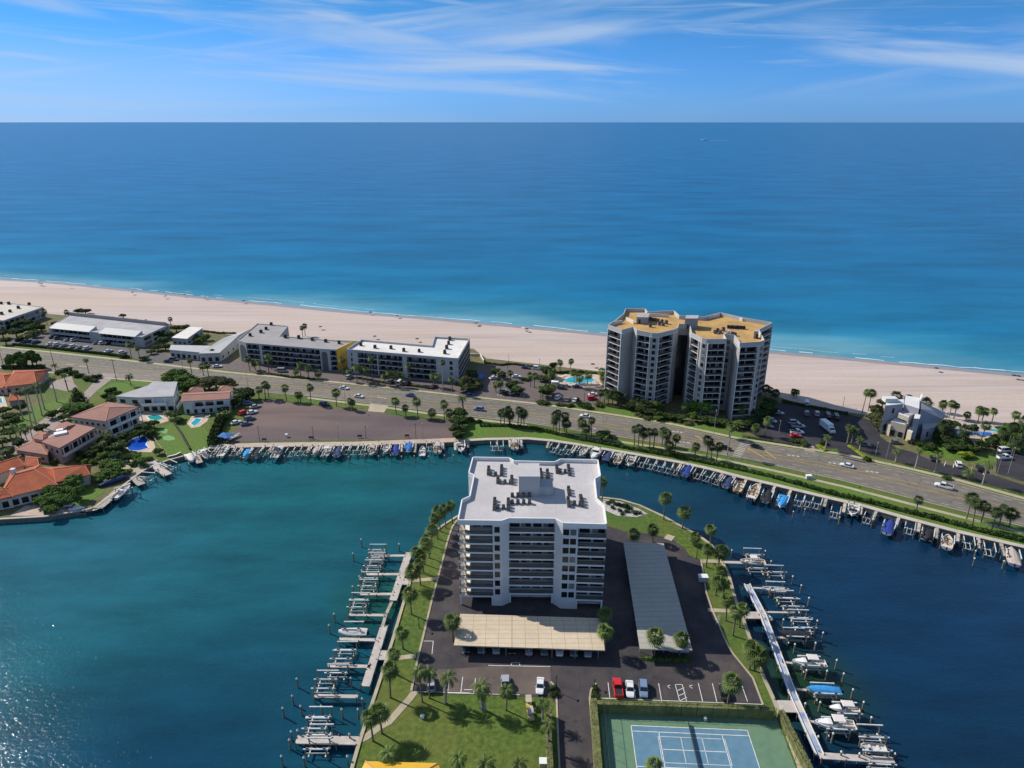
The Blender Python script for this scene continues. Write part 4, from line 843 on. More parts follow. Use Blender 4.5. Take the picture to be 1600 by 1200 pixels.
def leaf_mass(seed, lobes, n, size, flat=.55):
    """foliage: many small leaf faces spread over and through a few lobes, uneven at the edge"""
    rn = random.Random(seed); mb = MB(); W_ = [r[3] * r[4] * r[5] for r in lobes]
    for i in range(n):
        cx, cy, cz, rx, ry, rz = rn.choices(lobes, W_)[0]
        u, v = rn.uniform(0, 6.283), rn.uniform(-.75, 1); q = math.sqrt(max(0, 1 - v * v)); rr = rn.uniform(.55, 1.08) if rn.random() < .85 else rn.uniform(.9, 1.25)
        nrm = Vector((math.cos(u) * q, math.sin(u) * q, v)); p = Vector((cx + nrm.x * rx * rr, cy + nrm.y * ry * rr, cz + nrm.z * rz * rr))
        nn = (nrm + Vector((rn.uniform(-.8, .8), rn.uniform(-.8, .8), rn.uniform(-.4, .9)))).normalized(); a = nn.orthogonal().normalized(); a = (a * math.cos(u * 3) + nn.cross(a) * math.sin(u * 3)); b = nn.cross(a) * flat; s_ = size * rn.uniform(.6, 1.35)
        mb.add([tuple(p + a * s_), tuple(p + b * s_ * .8), tuple(p - a * s_ * .8), tuple(p - b * s_)], [(0, 1, 2, 3)])
    return mb
def tree_root(kind, seed):
    rn = random.Random(seed)
    if kind == 'conifer':
        t = thing('conifer'); mb = MB(); mb.tube([(0, 0, -.2), (0, 0, 2), (0, 0, 4.4)], [.16, .12, .03], 6); mb.build('trunk', M['bark'], t)
        lob = [(rn.uniform(-.1, .1), rn.uniform(-.1, .1), .8 + k * .55, 1.25 - k * .17, 1.25 - k * .17, .5) for k in range(7)]
        leaf_mass(seed, lob, 900, .2).build('crown', M['leaf_dark'], t); return t
    mt = {'dark': 'leaf_dark', 'mid': 'leaf_mid', 'bright': 'leaf_bright', 'olive': 'leaf_olive', 'lime': 'leaf_lime'}[kind.split('_')[0]]
    if kind.endswith('bush'):
        t = thing('shrub'); lob = [(rn.uniform(-.45, .45), rn.uniform(-.45, .45), rn.uniform(.35, .75), rn.uniform(.45, .75), rn.uniform(.45, .75), rn.uniform(.35, .55)) for k in range(5)]
        leaf_mass(seed, lob, 520, .19).build('foliage', M[mt], t)
        mb = MB(); mb.tube([(0, 0, -.15), (.02, 0, .6)], [.06, .03], 5); mb.build('stem', M['bark'], t); return t
    t = thing('broadleaf_tree'); mb = MB()
    lob = [(0, 0, 2.5, .95, .95, .75)]
    for k in range(8):
        a = k * .785 + rn.uniform(-.3, .3); r_ = rn.uniform(.6, 1.15); lob.append((math.cos(a) * r_, math.sin(a) * r_, rn.uniform(1.7, 2.9), rn.uniform(.45, .8), rn.uniform(.45, .8), rn.uniform(.4, .62)))
    mb.tube([(0, 0, -.2), (.04, .02, .8), (.02, .05, 1.7)], [.2, .15, .12], 7); mb.build('trunk', M['bark'], t)
    for l_ in lob[1:6]:
        mb = MB(); mb.tube([(.02, .05, 1.3), (l_[0] * .5, l_[1] * .5, 1.75), (l_[0] * .9, l_[1] * .9, l_[2])], [.09, .06, .03], 5); mb.build('branch', M['bark'], t)
    leaf_mass(seed, lob, 1900, .24).build('crown', M[mt], t)
    return t
def trees(kind, desc, phrase, lst, group, cat='tree'):
    """(crown centre px, py, height of the crown centre, crown radius in m)"""
    n = len(lst)
    for i, (px, py, hc, r_) in enumerate(lst):
        r_ *= 1.28; hc *= 1.12; p = G(px, py, hc); sd = random.randrange(3); key = ('tree', kind, sd)
        lab = desc if n == 1 else f'{desc}, {ordn(i + 1)} {phrase}'
        if kind.endswith('bush'): s_ = (r_ / 1.0, r_ / 1.0, max(hc * 1.7, .8) / 1.1)
        elif kind == 'conifer': s_ = (r_ / 1.2, r_ / 1.2, hc / 2.4)
        else: s_ = (r_ / 1.55, r_ / 1.55, hc / 2.3)
        place(key, lambda: tree_root(kind, 11 + sd * 3 + len(kind)), (p.x, p.y, 0), random.uniform(0, 6.28), lab, 'shrub' if kind.endswith('bush') else cat, group, s_)
def hedge(label, pts, wd, ht, m='leaf_dark', ragged=.25, dens=26, leaf=.22, cat='hedge', clip=False, ht2=None):
    """leafy hedge along a polyline: a solid clipped core with leaf faces over it"""
    rn = random.Random(len(pts) * 7 + int(pts[0][0])); c = pts[len(pts) // 2]; o = (c[0], c[1], 0)
    t = thing('hedge', label, cat, o); core = MB(o); L = sum((Vector(pts[i + 1][:2]) - Vector(pts[i][:2])).length for i in range(len(pts) - 1))
    sm = [p for p, _ in walk([Vector(p[:2]) for p in pts], .8 if not clip else 1.6)] + [Vector(pts[-1][:2])]
    A, B = offs(sm, wd / 2 * .92), offs(sm, -wd / 2 * .92); hh = [ht * (1 - ragged * rn.random()) for _ in sm]
    for i in range(len(sm) - 1):
        V = [(*A[i], -.1), (*B[i], -.1), (*B[i + 1], -.1), (*A[i + 1], -.1)]
        h0, h1 = hh[i] * .95, hh[i + 1] * .95; q = .75 if not clip else .98
        def ins(P, Q, f): return P + (Q - P) * f
        mA0, mB0, mB1, mA1 = ins(B[i], A[i], q), ins(A[i], B[i], q), ins(A[i + 1], B[i + 1], q), ins(B[i + 1], A[i + 1], q)
        V += [(*mA0, h0), (*mB0, h0), (*mB1, h1), (*mA1, h1)]
        core.add(V, [(4, 5, 6, 7), (0, 1, 5, 4), (1, 2, 6, 5), (2, 3, 7, 6), (3, 0, 4, 7)])
    core.build('core', M[m], t)
    mb = MB(o)
    for k in range(int(L * dens)):
        i = rn.randrange(len(sm) - 1); f = rn.random(); e = rn.uniform(-1, 1); a, b = A[i] + (A[i + 1] - A[i]) * f, B[i] + (B[i + 1] - B[i]) * f; h0 = hh[i] + (hh[i + 1] - hh[i]) * f
        if rn.random() < .55: p = Vector((*(a + (b - a) * (e * .5 + .5)), h0 * rn.uniform(.93, 1.06)))
        else: s_ = 1 if e > 0 else 0; q = a if s_ else b; p = Vector((*q, h0 * rn.uniform(.05, 1)))
        nn = Vector((rn.uniform(-1, 1), rn.uniform(-1, 1), rn.uniform(.1, 1))).normalized(); u = nn.orthogonal().normalized() * leaf * rn.uniform(.6, 1.4); v = nn.cross(u) * .6
        mb.add([tuple(p + u), tuple(p + v), tuple(p - u), tuple(p - v)], [(0, 1, 2, 3)])
    mb.build('foliage', M[m], t); return t
# ------------------------------------------------------------------ prototypes: cars
CARC = {'white': (.72, .72, .72), 'silver': (.36, .37, .39), 'grey': (.14, .145, .15), 'black': (.012, .012, .014), 'blue': (.03, .07, .24), 'red': (.62, .012, .015), 'dark blue': (.015, .025, .07), 'light blue': (.16, .24, .36), 'tan': (.36, .30, .22)}
for k, c in CARC.items():
    m_ = mat('car_' + k, c, .28, .02, .5, spec=.6); M['car_' + k] = m_; m_.node_tree.nodes['Principled BSDF'].inputs['Coat Weight'].default_value = .6
mk('tyre', (.012, .012, .012), .9, .1, 2); mk('rim', (.45, .45, .46), .35, .1, 2, metal=.6); mk('car_glass', (.01, .012, .015), .06, .1, .5, spec=.8)
mk('lamp_white', (.75, .75, .72), .2, .05, 2); mk('lamp_red', (.35, .01, .01), .3, .05, 2); mk('bed_dark', (.02, .02, .022), .8, .2, 1)
SHP = {   # length, width, body height, roof height, hood start, roof front, roof rear, tail: along x, front is +x
    'sedan': (4.7, 1.82, .92, 1.44, 1.05, .35, -1.0, -1.75), 'suv': (4.7, 1.9, 1.05, 1.72, 1.15, .65, -1.75, -2.2),
    'pickup': (5.6, 1.98, 1.1, 1.85, 1.25, .85, -.45, -.75), 'van': (5.2, 2.0, 1.1, 2.05, 1.75, 1.35, -2.3, -2.5)}
def car_root(kind, colour):
    L, W, hb, hr, xh, xf, xr, xt = SHP[kind]; nm = {'sedan': 'parked_car', 'suv': 'parked_suv', 'pickup': 'pickup_truck', 'van': 'parked_van'}[kind]; t = thing(nm); pm = M['car_' + colour]
    def sec(x, w_, zb, zt, r_=.12): return [(x, -w_ + r_, zb), (x, w_ - r_, zb), (x, w_, zb + r_), (x, w_, zt - r_ * 1.4), (x, w_ - r_, zt), (x, -w_ + r_, zt), (x, -w_, zt - r_ * 1.4), (x, -w_, zb + r_)]
    h = L / 2; w_ = W / 2
    hood = hb * .93
    st = [(-h, w_ * .82, .4, hb * .82), (-h + .12, w_ * .93, .3, hb * .97), (-h + .7, w_, .26, hb), (xr * .5, w_, .24, hb), (xh, w_, .24, hb), (h - .75, w_ * .98, .24, hood), (h - .22, w_ * .9, .3, hood * .86), (h, w_ * .7, .38, hood * .68)]
    mb = MB(); mb.loft([sec(*s_) for s_ in st]); body = mb.build('body', pm, t, smooth=False)
    tw = w_ * .80; bw = w_ * .94
    # cabin: a tapering greenhouse with its roof in body colour and glass panes let in
    fr = [(xh - .02, -bw, hb - .02), (xh - .02, bw, hb - .02), (xf, tw, hr), (xf, -tw, hr)]; re = [(xt, -bw, hb - .02), (xt, bw, hb - .02), (xr, tw, hr), (xr, -tw, hr)]
    mb = MB(); V = [fr[0], fr[1], re[1], re[0], fr[3], fr[2], re[2], re[3]]
    mb.add(V, [(0, 1, 5, 4), (1, 2, 6, 5), (2, 3, 7, 6), (3, 0, 4, 7), (4, 5, 6, 7)]); mx = (xf + xr) / 2
    mb.box(mx, 0, hr - .001, (xf - xr) * .96, tw * 1.9, .06); mb.build('roof', pm, t)
    def pane(name, q, push, mg=(.1, .12)):
        a, b, c, d = (Vector(x) for x in q); nn = (b - a).cross(d - a).normalized() * push; ce = (a + b + c + d) / 4
        P = []
        for x in (a, b, c, d): P.append(x + (ce - x) * mg[0] + nn)
        Q = [x - nn * .9 for x in P]; m_ = MB(); m_.add([tuple(x) for x in P + Q], [(0, 1, 2, 3), (4, 5, 1, 0), (5, 6, 2, 1), (6, 7, 3, 2), (7, 4, 0, 3)]); m_.build(name, M['car_glass'], t)
    pane('windscreen', (fr[0], fr[1], fr[2], fr[3]), .025); pane('rear_window', (re[1], re[0], re[3], re[2]), .025)
    pane('side_window', (fr[1], re[1], re[2], fr[2]), .025, (.14, 0)); pane('side_window', (re[0], fr[0], fr[3], re[3]), .025, (.14, 0))
    if kind == 'pickup':
        mb = MB(); x0, x1 = -h + .12, xt - .1; mb.box((x0 + x1) / 2, 0, hb + .004, x1 - x0, W * .78, .03); mb.build('bed', M['bed_dark'], t)
        mb = MB(); mb.box((x0 + x1) / 2, w_ * .88, hb - .03, x1 - x0 + .1, .14, .2); mb.build('bed_side', pm, t); mb = MB(); mb.box((x0 + x1) / 2, -w_ * .88, hb - .03, x1 - x0 + .1, .14, .2); mb.build('bed_side', pm, t)
        mb = MB(); mb.box(-h + .07, 0, hb - .03, .1, W * .74, .2); mb.build('tailgate', pm, t)
    for sx in (h - .92, -h + .95):
        for sy in (-1, 1):
            mb = MB(); mb.tube([(sx, sy * (w_ - .2), .33), (sx, sy * (w_ + .015), .33)], .33, 12); wh_ = mb.build('wheel', M['tyre'], t)
            mb = MB(); mb.tube([(sx, sy * (w_ + .0), .33), (sx, sy * (w_ + .03), .33)], .2, 8); mb.build('rim', M['rim'], wh_)
    for sy in (-1, 1):
        mb = MB(); mb.box(h - .16, sy * w_ * .66, hood * .6, .18, .34, .14); mb.build('headlight', M['lamp_white'], t)
        mb = MB(); mb.box(-h + .05, sy * w_ * .68, hb * .68, .14, .28, .16); mb.build('taillight', M['lamp_red'], t)
        mb = MB(); mb.box(xh - .25, sy * (w_ + .09), hb - .02, .14, .18, .13); mb.build('mirror', pm, t)
    return t
def car(kind, colour, p, a, label, group=None):
    """p: pixel on the ground, a: heading in radians, or a pixel the nose points to"""
    q = G(*p)
    if isinstance(a, tuple): d = G(*a) - q; a = math.atan2(d.y, d.x)
    return place(('car', kind, colour), lambda: car_root(kind, colour), (q.x, q.y, .06), a, label, {'sedan': 'car', 'suv': 'car', 'pickup': 'pickup', 'van': 'van'}[kind], group)
# ------------------------------------------------------------------ prototypes: boats, lifts, docks
mk('gelcoat', (.72, .71, .69), .3, .04, .5, spec=.5); mk('gelcoat_blue', (.10, .28, .46), .3, .05, .5); mk('gelcoat_navy', (.02, .04, .12), .3, .05, .5); mk('gelcoat_black', (.02, .02, .022), .35, .05, .5)
mk('boat_deck', (.58, .53, .46), .7, .1, 1.5); mk('boat_deck_tan', (.55, .40, .24), .75, .12, 1.5); mk('canvas_white', (.66, .60, .55), .85, .06, 1)
mk('canvas_blue', (.03, .14, .42), .8, .1, 1); mk('canvas_royal', (.02, .045, .24), .8, .1, 1); mk('canvas_sky', (.04, .27, .60), .8, .1, 1); mk('canvas_black', (.022, .024, .028), .85, .15, 1); mk('canvas_tan', (.46, .38, .32), .85, .08, 1); mk('canvas_navy', (.03, .05, .13), .8, .1, 1)
mk('engine', (.035, .035, .04), .4, .1, 1); mk('engine_white', (.6, .6, .6), .4, .05, 1); mk('upholstery', (.62, .55, .48), .7, .1, 1)
mk('lift_beam', (.64, .65, .63), .55, .15, 1.0, metal=.1); mk('bunk', (.46, .43, .38), .9, .2, 1); mk('piling', (.20, .17, .12), .95, .3, 1.2, big=(.4, (.10, .13, .07), .7)); mk('pile_cap', (.68, .66, .60), .6, .08, 1)
mk('dock_deck', (.50, .44, .39), .9, .14, .9, big=(.3, (.40, .35, .31), .6)); mk('dock_blue', (.12, .25, .50), .6, .15, .3, (.55, .50, .46))
def boat_root(kind, L, W, hull, top, deck='boat_deck', eng=1, engm='engine'):
    nm = {'cc': 'centre_console_boat', 'bow': 'bowrider_boat', 'cov': 'covered_boat', 'cab': 'cabin_cruiser', 'skiff': 'skiff', 'pont': 'deck_boat'}[kind]
    t = thing(nm); hl = L / 2; w_ = W / 2
    ST = [(-1, .86, 0), (-.6, .97, 0), (-.1, 1, .02), (.35, .9, .08), (.65, .66, .17), (.87, .34, .27), (1, .03, .36)]
    if kind in ('pont',): ST = [(-1, .95, 0), (-.5, 1, 0), (.3, 1, 0), (.75, .95, .05), (.93, .8, .1), (1, .6, .12)]
    zs = .85 * (L / 7) ** .5; rim = .13
    def s_(x, k, dz): hw = w_ * k; return [(x * hl, -hw, zs + dz), (x * hl, -hw * .84, .28 + dz * .9), (x * hl, 0, -.08 + dz * 1.3), (x * hl, hw * .84, .28 + dz * .9), (x * hl, hw, zs + dz)]
    mb = MB(); mb.loft([s_(*q) for q in ST], closed=False, caps=False); n = len(ST)
    mb.add([tuple(x) for x in s_(*ST[0])], [(0, 1, 2, 3, 4)])
    inn = [((x * hl) * (.965 if x > 0 else .97), max(w_ * k - rim, .02), zs + dz) for x, k, dz in ST]; inn[-1] = (hl * .9, .02, zs + .33); 
    for i in range(n - 1):
        (x0, k0, d0), (x1, k1, d1) = ST[i], ST[i + 1]; a, b = inn[i], inn[i + 1]
        for sg in (-1, 1): mb.add([(x0 * hl, sg * w_ * k0, zs + d0), (x1 * hl, sg * w_ * k1, zs + d1), (b[0], sg * b[1], b[2]), (a[0], sg * a[1], a[2])], [(0, 1, 2, 3)])
    mb.add([(-hl, -w_ * .86, zs), (-hl, w_ * .86, zs), (inn[0][0], inn[0][1], zs), (inn[0][0], -inn[0][1], zs)], [(0, 1, 2, 3)])
    mb.build('hull', M[hull], t)
    mb = MB(); zf = .42
    for i in range(n - 1):
        a, b = inn[i], inn[i + 1]; fa, fb = zf + ST[i][2] * 1.6, zf + ST[i + 1][2] * 1.6
        for sg in (-1, 1): mb.add([(a[0], sg * a[1], a[2]), (b[0], sg * b[1], b[2]), (b[0], sg * b[1] * .92, fb), (a[0], sg * a[1] * .92, fa)], [(0, 1, 2, 3)])
        mb.add([(a[0], -a[1] * .92, fa), (b[0], -b[1] * .92, fb), (b[0], b[1] * .92, fb), (a[0], a[1] * .92, fa)], [(0, 1, 2, 3)])
    a = inn[0]; mb.add([(a[0], -a[1], a[2]), (a[0], a[1], a[2]), (a[0], a[1] * .92, zf), (a[0], -a[1] * .92, zf)], [(0, 1, 2, 3)])
    mb.build('deck', M[deck], t)
    if kind == 'cov':
        mb = MB(); secs = []
        for i, (x, k, dz) in enumerate(ST[:-1] + [(.97, .1, .34)]):
            hw = w_ * k * 1.02; up = .55 * (1 - abs(x - .05) ** 2.2) * (L / 7) + .08
            secs.append([(x * hl, -hw, zs + dz - .14), (x * hl, -hw, zs + dz + .03), (x * hl, -hw * .5, zs + dz + up * .8), (x * hl, 0, zs + dz + up), (x * hl, hw * .5, zs + dz + up * .8), (x * hl, hw, zs + dz + .03), (x * hl, hw, zs + dz - .14)])
        mb.loft(secs, closed=False, caps=True); mb.build('cover', M[top], t)
    else:
        if kind == 'cc':
            mb = MB(); mb.box(0, 0, zf, 1.0, .95, 1.05); mb.build('console', M['gelcoat'], t); mb = MB(); mb.box(.42, 0, zf + 1.054, .08, .9, .4); mb.build('windscreen', M['car_glass'], t)
            mb = MB(); mb.box(-1.1, 0, zf, .6, 1.1, .85); mb.build('seat', M['upholstery'], t); mb = MB(); mb.box(hl * .48, 0, zf + .15, .9, w_ * .9, .3); mb.build('bow_seat', M['upholstery'], t)
        elif kind == 'bow':
            for sy in (-1, 1): mb = MB(); mb.box(.5, sy * w_ * .55, zf, .7, w_ * .5, .75); mb.build('console', M['gelcoat'], t); mb = MB(); mb.box(-.35, sy * w_ * .5, zf, .6, .55, .7); mb.build('seat', M['upholstery'], t)
            mb = MB(); mb.add([(1.15, -w_ * .8, zs), (1.15, w_ * .8, zs), (.65, w_ * .74, zs + .5), (.65, -w_ * .74, zs + .5), (1.1, -w_ * .8, zs), (1.1, w_ * .8, zs), (.6, w_ * .74, zs + .5), (.6, -w_ * .74, zs + .5)], [(0, 1, 2, 3), (7, 6, 5, 4), (3, 2, 6, 7)]); mb.build('windscreen', M['car_glass'], t)
            mb = MB(); mb.box(-hl * .72, 0, zf, hl * .3, W * .74, .45); mb.build('rear_seat', M['upholstery'], t)
        elif kind == 'cab':
            mb = MB(); secs = [[(x, -k, zs + .02), (x, -k * .8, zs + z_), (x, k * .8, zs + z_), (x, k, zs + .02)] for x, k, z_ in ((-.2, w_ * .8, .55), (hl * .35, w_ * .72, .6), (hl * .62, w_ * .5, .42), (hl * .82, w_ * .25, .3))]
            mb.loft(secs, closed=True, caps=True); mb.build('cabin', M['gelcoat'], t)
            mb = MB(); mb.add([(.75, -w_ * .72, zs + .5), (.75, w_ * .72, zs + .5), (.1, w_ * .66, zs + 1.25), (.1, -w_ * .66, zs + 1.25), (.65, -w_ * .72, zs + .5), (.65, w_ * .72, zs + .5), (0, w_ * .66, zs + 1.25), (0, -w_ * .66, zs + 1.25)], [(0, 1, 2, 3), (7, 6, 5, 4), (0, 3, 7, 4), (1, 5, 6, 2)]); mb.build('windscreen', M['car_glass'], t)
            mb = MB(); mb.box(-.5, 0, zf, .6, W * .6, .8); mb.build('seat', M['upholstery'], t)
        elif kind == 'skiff':
            for x in (-.4, .25): mb = MB(); mb.box(x * hl, 0, zf, .4, W * .7, .3); mb.build('seat', M['upholstery'], t)
        elif kind == 'pont':
            mb = MB(); mb.box(0, -w_ * .6, zf, L * .6, .5, .5); mb.build('seat', M['upholstery'], t); mb = MB(); mb.box(.3, w_ * .4, zf, .7, .6, .9); mb.build('console', M['gelcoat'], t)
        if top and kind in ('cc', 'cab', 'pont', 'bow'):
            cx = -.15 if kind != 'cab' else -.6; ln = {'cc': 2.0, 'cab': 2.5, 'pont': 2.8, 'bow': 1.6}[kind]; zt = zf + 1.95
            mb = MB(); P = [(cx + sx * ln / 2 * (.92 if e else 1), sy * w_ * .72 * (.92 if e else 1), zt + e * .1) for e in (0, 1) for sx, sy in ((-1, -1), (1, -1), (1, 1), (-1, 1))]
            mb.add(P, [(3, 2, 1, 0), (4, 5, 6, 7), (0, 1, 5, 4), (1, 2, 6, 5), (2, 3, 7, 6), (3, 0, 4, 7)]); mb.build('canopy', M[top], t)
            for sx in (-1, 1):
                for sy in (-1, 1): mb = MB(); mb.tube([(cx + sx * ln * .4, sy * w_ * .62, zf), (cx + sx * ln * .42, sy * w_ * .62, zt)], .04, 5); mb.build('canopy_leg', M['rim'], t)
    for k in range(eng):
        y = (k - (eng - 1) / 2) * .62; mb = MB(); mb.loft([[(-hl - .5 + dx, y - ww, zz), (-hl - .05 + dx, y - ww, zz), (-hl - .05 + dx, y + ww, zz), (-hl - .5 + dx, y + ww, zz)] for dx, ww, zz in ((.0, .08, -.1), (0, .1, .55), (-.06, .2, .6), (-.1, .2, 1.05), (-.02, .13, 1.18))]); mb.build('outboard_engine', M[engm], t)
    return t
def lift_root(L=5.2, W=3.5, four=True):
    t = thing('boat_lift')
    for sx in (-1, 1):
        for sy in (-1, 1):
            mb = MB(); mb.tube([(sx * L * .42, sy * W / 2, -3.6), (sx * L * .42, sy * W / 2, 1.5)], .15, 7); p = mb.build('piling', M['piling'], t)
    for sy in (-1, 1):
        mb = MB(); mb.box(0, sy * W / 2, 1.5, L, .26, .24); mb.build('top_beam', M['lift_beam'], t)
        mb = MB(); mb.box(0, sy * W * .22, -.42, L * .9, .16, .22); mb.build('bunk', M['bunk'], t)
    for sx in (-1, 1): mb = MB(); mb.box(sx * L * .34, 0, -.68, .2, W * .96, .26); mb.build('cradle_beam', M['lift_beam'], t)
    for sx in (-1, 1):
        mb = MB(); mb.box(sx * L * .34, -W / 2, 1.744, .5, .34, .3); mb.build('motor', M['ac_metal'], t)
    return t
def piling_root():
    t = thing('piling'); mb = MB(); mb.tube([(0, 0, -4), (0, 0, 0), (.03, 0, 1.5)], [.2, .19, .17], 8); mb.build('post', M['piling'], t)
    mb = MB(); mb.tube([(.03, 0, 1.45), (.03, 0, 1.56), (.03, 0, 1.85)], [.24, .24, .03], 8); mb.build('cap', M['pile_cap'], t); return t
DZ = [0]
def dock(label, segs, m='dock_deck', z=.15, rails=False, posts=4.0, group=None):
    """segs: (pixel, pixel, width) deck runs at height z, with piles beneath"""
    c = G(*segs[0][0]); o = (*c, 0); t = thing('dock', label, 'dock', o, 0, group)
    for a, b, wd in segs:
        DZ[0] += 1; z = .15 + (DZ[0] % 9) * .014
        p, q = G(*a, z), G(*b, z); d = (q - p).normalized(); nn = Vector((-d.y, d.x)); mb = MB(o); mb.prism([p - nn * wd / 2, q - nn * wd / 2, q + nn * wd / 2, p + nn * wd / 2], z - .22, z); mb.build('deck', M[m], t); L = (q - p).length
        k = max(1, int(L / posts))
        for i in range(k + 1):
            for sg in (-1, 1):
                e = p + d * (.2 + (L - .4) * i / k) + nn * sg * (wd / 2 + .11); mb = MB(o); mb.tube([(*e, -4), (*e, z + .35)], .12, 6); mb.build('piling', M['piling'], t)
    return t
# ------------------------------------------------------------------ prototypes: small things
def ac_root(dark=False):
    t = thing('air_conditioner'); mb = MB(); mb.box(0, 0, .12, .85, .85, .95); mb.build('casing', M['ac_dark' if dark else 'ac_metal'], t)
    mb = MB(); mb.tube([(0, 0, 1.074), (0, 0, 1.16)], .33, 10); mb.build('fan_grille', M['ac_dark'], t); mb = MB(); mb.box(0, 0, 0, 1.05, 1.05, .116); mb.build('stand', M['rail_pale'], t); return t
def lamp_root(h, m='rail', arm=True):
    t = thing('lamp_post'); mb = MB(); mb.tube([(0, 0, -.1), (0, 0, .6), (0, 0, h)], [.14, .1, .06], 6); mb.build('pole', M[m], t)
    if arm: mb = MB(); mb.tube([(0, 0, h - .05), (.9, 0, h + .15)], .05, 5); mb.build('arm', M[m], t)
    mb = MB(); mb.box(.95 if arm else 0, 0, h + .08, .7, .3, .16); mb.build('lamp_head', M['rail_pale' if arm else m], t); return t
def pole_root(h):
    t = thing('utility_pole'); mb = MB(); mb.tube([(0, 0, -.1), (0, 0, h)], [.17, .11], 6); mb.build('pole', M['palm_trunk'], t); mb = MB(); mb.box(0, 0, h - 1.0, 2.2, .12, .14); mb.build('crossarm', M['palm_trunk'], t); return t
def umbrella_root(c):
    t = thing('beach_umbrella'); mb = MB(); n = 8; V = [(0, 0, 2.25)] + [(1.2 * math.cos(6.283 * i / n), 1.2 * math.sin(6.283 * i / n), 1.8) for i in range(n)] + [(0, 0, 2.15)]
    mb.add(V, [(0, 1 + i, 1 + (i + 1) % n) for i in range(n)] + [(n + 1, 1 + (i + 1) % n, 1 + i) for i in range(n)]); mb.build('canopy', M[c], t); mb = MB(); mb.tube([(0, 0, -.1), (0, 0, 2.15)], .03, 5); mb.build('pole', M['rim'], t); return t
def person_root(c):
    me = bpy.data.meshes.new('person'); J = [(0, 0, .95), (0, 0, 1.2), (0, 0, 1.42), (0, 0, 1.52), (0, .02, 1.66), (.1, 0, .9), (.13, .08, .5), (.13, .0, .05), (-.1, 0, .9), (-.13, -.06, .5), (-.13, -.12, .05), (.2, 0, 1.4), (.27, .03, 1.12), (.27, .14, .88), (-.2, 0, 1.4), (-.27, .02, 1.12), (-.26, .12, .88), (.13, .14, .03), (-.13, .02, .03)]
    E_ = [(0, 1), (1, 2), (2, 3), (3, 4), (0, 5), (5, 6), (6, 7), (0, 8), (8, 9), (9, 10), (2, 11), (11, 12), (12, 13), (2, 14), (14, 15), (15, 16), (7, 17), (10, 18)]; rr = [.14, .13, .15, .06, .11, .1, .065, .045, .1, .065, .045, .06, .045, .035, .06, .045, .035, .04, .04]
    me.from_pydata(J, E_, []); o = bpy.data.objects.new('person', me); COL.objects.link(o); s_ = o.modifiers.new('skin', 'SKIN'); o.modifiers.new('sub', 'SUBSURF').render_levels = 1
    for v, r_ in zip(me.skin_vertices[0].data, rr): v.radius = (r_, r_)
    me.skin_vertices[0].data[0].use_root = True; me.materials.append(M[c]); return o
# ------------------------------------------------------------------ rooftop air conditioners
def acs(px, h, desc, phrase, group, dark=False, sc=1.0):
    n = len(px)
    for i, e in enumerate(px):
        p = G(*e, h) if not isinstance(e, Vector) else e
        place(('ac', dark), lambda: ac_root(dark), (p.x, p.y, h + .002), random.choice((0, 1.57)) + random.uniform(-.1, .1), f'{desc}, {ordn(i + 1)} {phrase}' if n > 1 else desc, 'air conditioner', group, (sc, sc, sc * random.uniform(.9, 1.1)))
def zc(x, y): return (700 + x / 6.154, 700 + y / 6.154)
grp = 'air conditioners on the condo roof'
for (x, y, n, dsc) in ((390, 232, 3, 'far left corner'), (515, 228, 4, 'far left group right side'), (480, 325, 2, 'left middle group'), (613, 322, 3, 'row left of the lift housing'), (890, 252, 3, 'far middle group left side'), (957, 262, 3, 'far middle group right side'), (1048, 218, 3, 'far right group left side'), (1162, 225, 4, 'far right corner'), (1162, 428, 3, 'right middle group left side'), (1158, 535, 3, 'near right group left side'), (1282, 522, 4, 'near right corner'), (448, 552, 4, 'near left corner'), (580, 555, 4, 'near left group right side')):
    p = G(*zc(x, y), rf)
    acs([p + Vector((0, (k - (n - 1) / 2) * 1.45)) for k in range(n)], rf, f'grey air conditioner in the {dsc}', 'from near end', grp, sc=1.0)
for (x, y, n, dsc) in ((432, 262, 2, 'short row joining the far left pair'), (548, 338, 3, 'cross row of the left middle group'), (925, 300, 2, 'cross row of the far middle group'), (1100, 238, 2, 'cross row of the far right group'), (1215, 548, 3, 'cross row of the near right group'), (505, 582, 2, 'cross row of the near left group'), (700, 468, 4, 'row before the lift housing'), (700, 535, 4, 'front row of the middle group')):
    p = G(*zc(x, y), rf)
    acs([p + Vector(((k - (n - 1) / 2) * 1.5, 0)) for k in range(n)], rf, f'grey air conditioner in the {dsc}', 'from left', grp)
p = G(*zc(822, 235), rf); t = thing('roof_vent', 'slim pinkish exhaust stack on the far middle of the condo roof', 'vent', (p.x, p.y, rf)); mb = MB(); mb.tube([(0, 0, 0), (0, 0, 1.6)], .28, 8); mb.build('stack', M['stucco_pink'], t); mb = MB(); mb.tube([(0, 0, 1.604), (0, 0, 1.8)], .4, 8); mb.build('cap', M['rail_pale'], t)
hw = WH + .37
acs([(564, 540), (586, 544), (611, 545), (631, 549), (655, 550)], hw, 'dark air conditioner in the long white hotel row', 'from the left', 'air conditioners on the white hotel roof', True, 1.5)
acs([(703, 531.5), (701, 538), (698, 545), (695, 552.5)], hw, 'dark air conditioner on the white hotel right wing', 'from the far end', 'air conditioners on the white hotel roof', True, 1.6)
hg = GH + .37
acs([(391, 525), (408, 520), (416, 515), (424, 508)], hg, 'dark air conditioner on the grey hotel left wing', 'from the near end', 'air conditioners on the grey hotel roof', True, 1.5)
acs([(446, 528), (467, 529), (488, 532), (509, 534.5), (530, 537)], hg, 'dark air conditioner in the long row of the grey hotel roof', 'from the left', 'air conditioners on the grey hotel roof', True, 1.5)
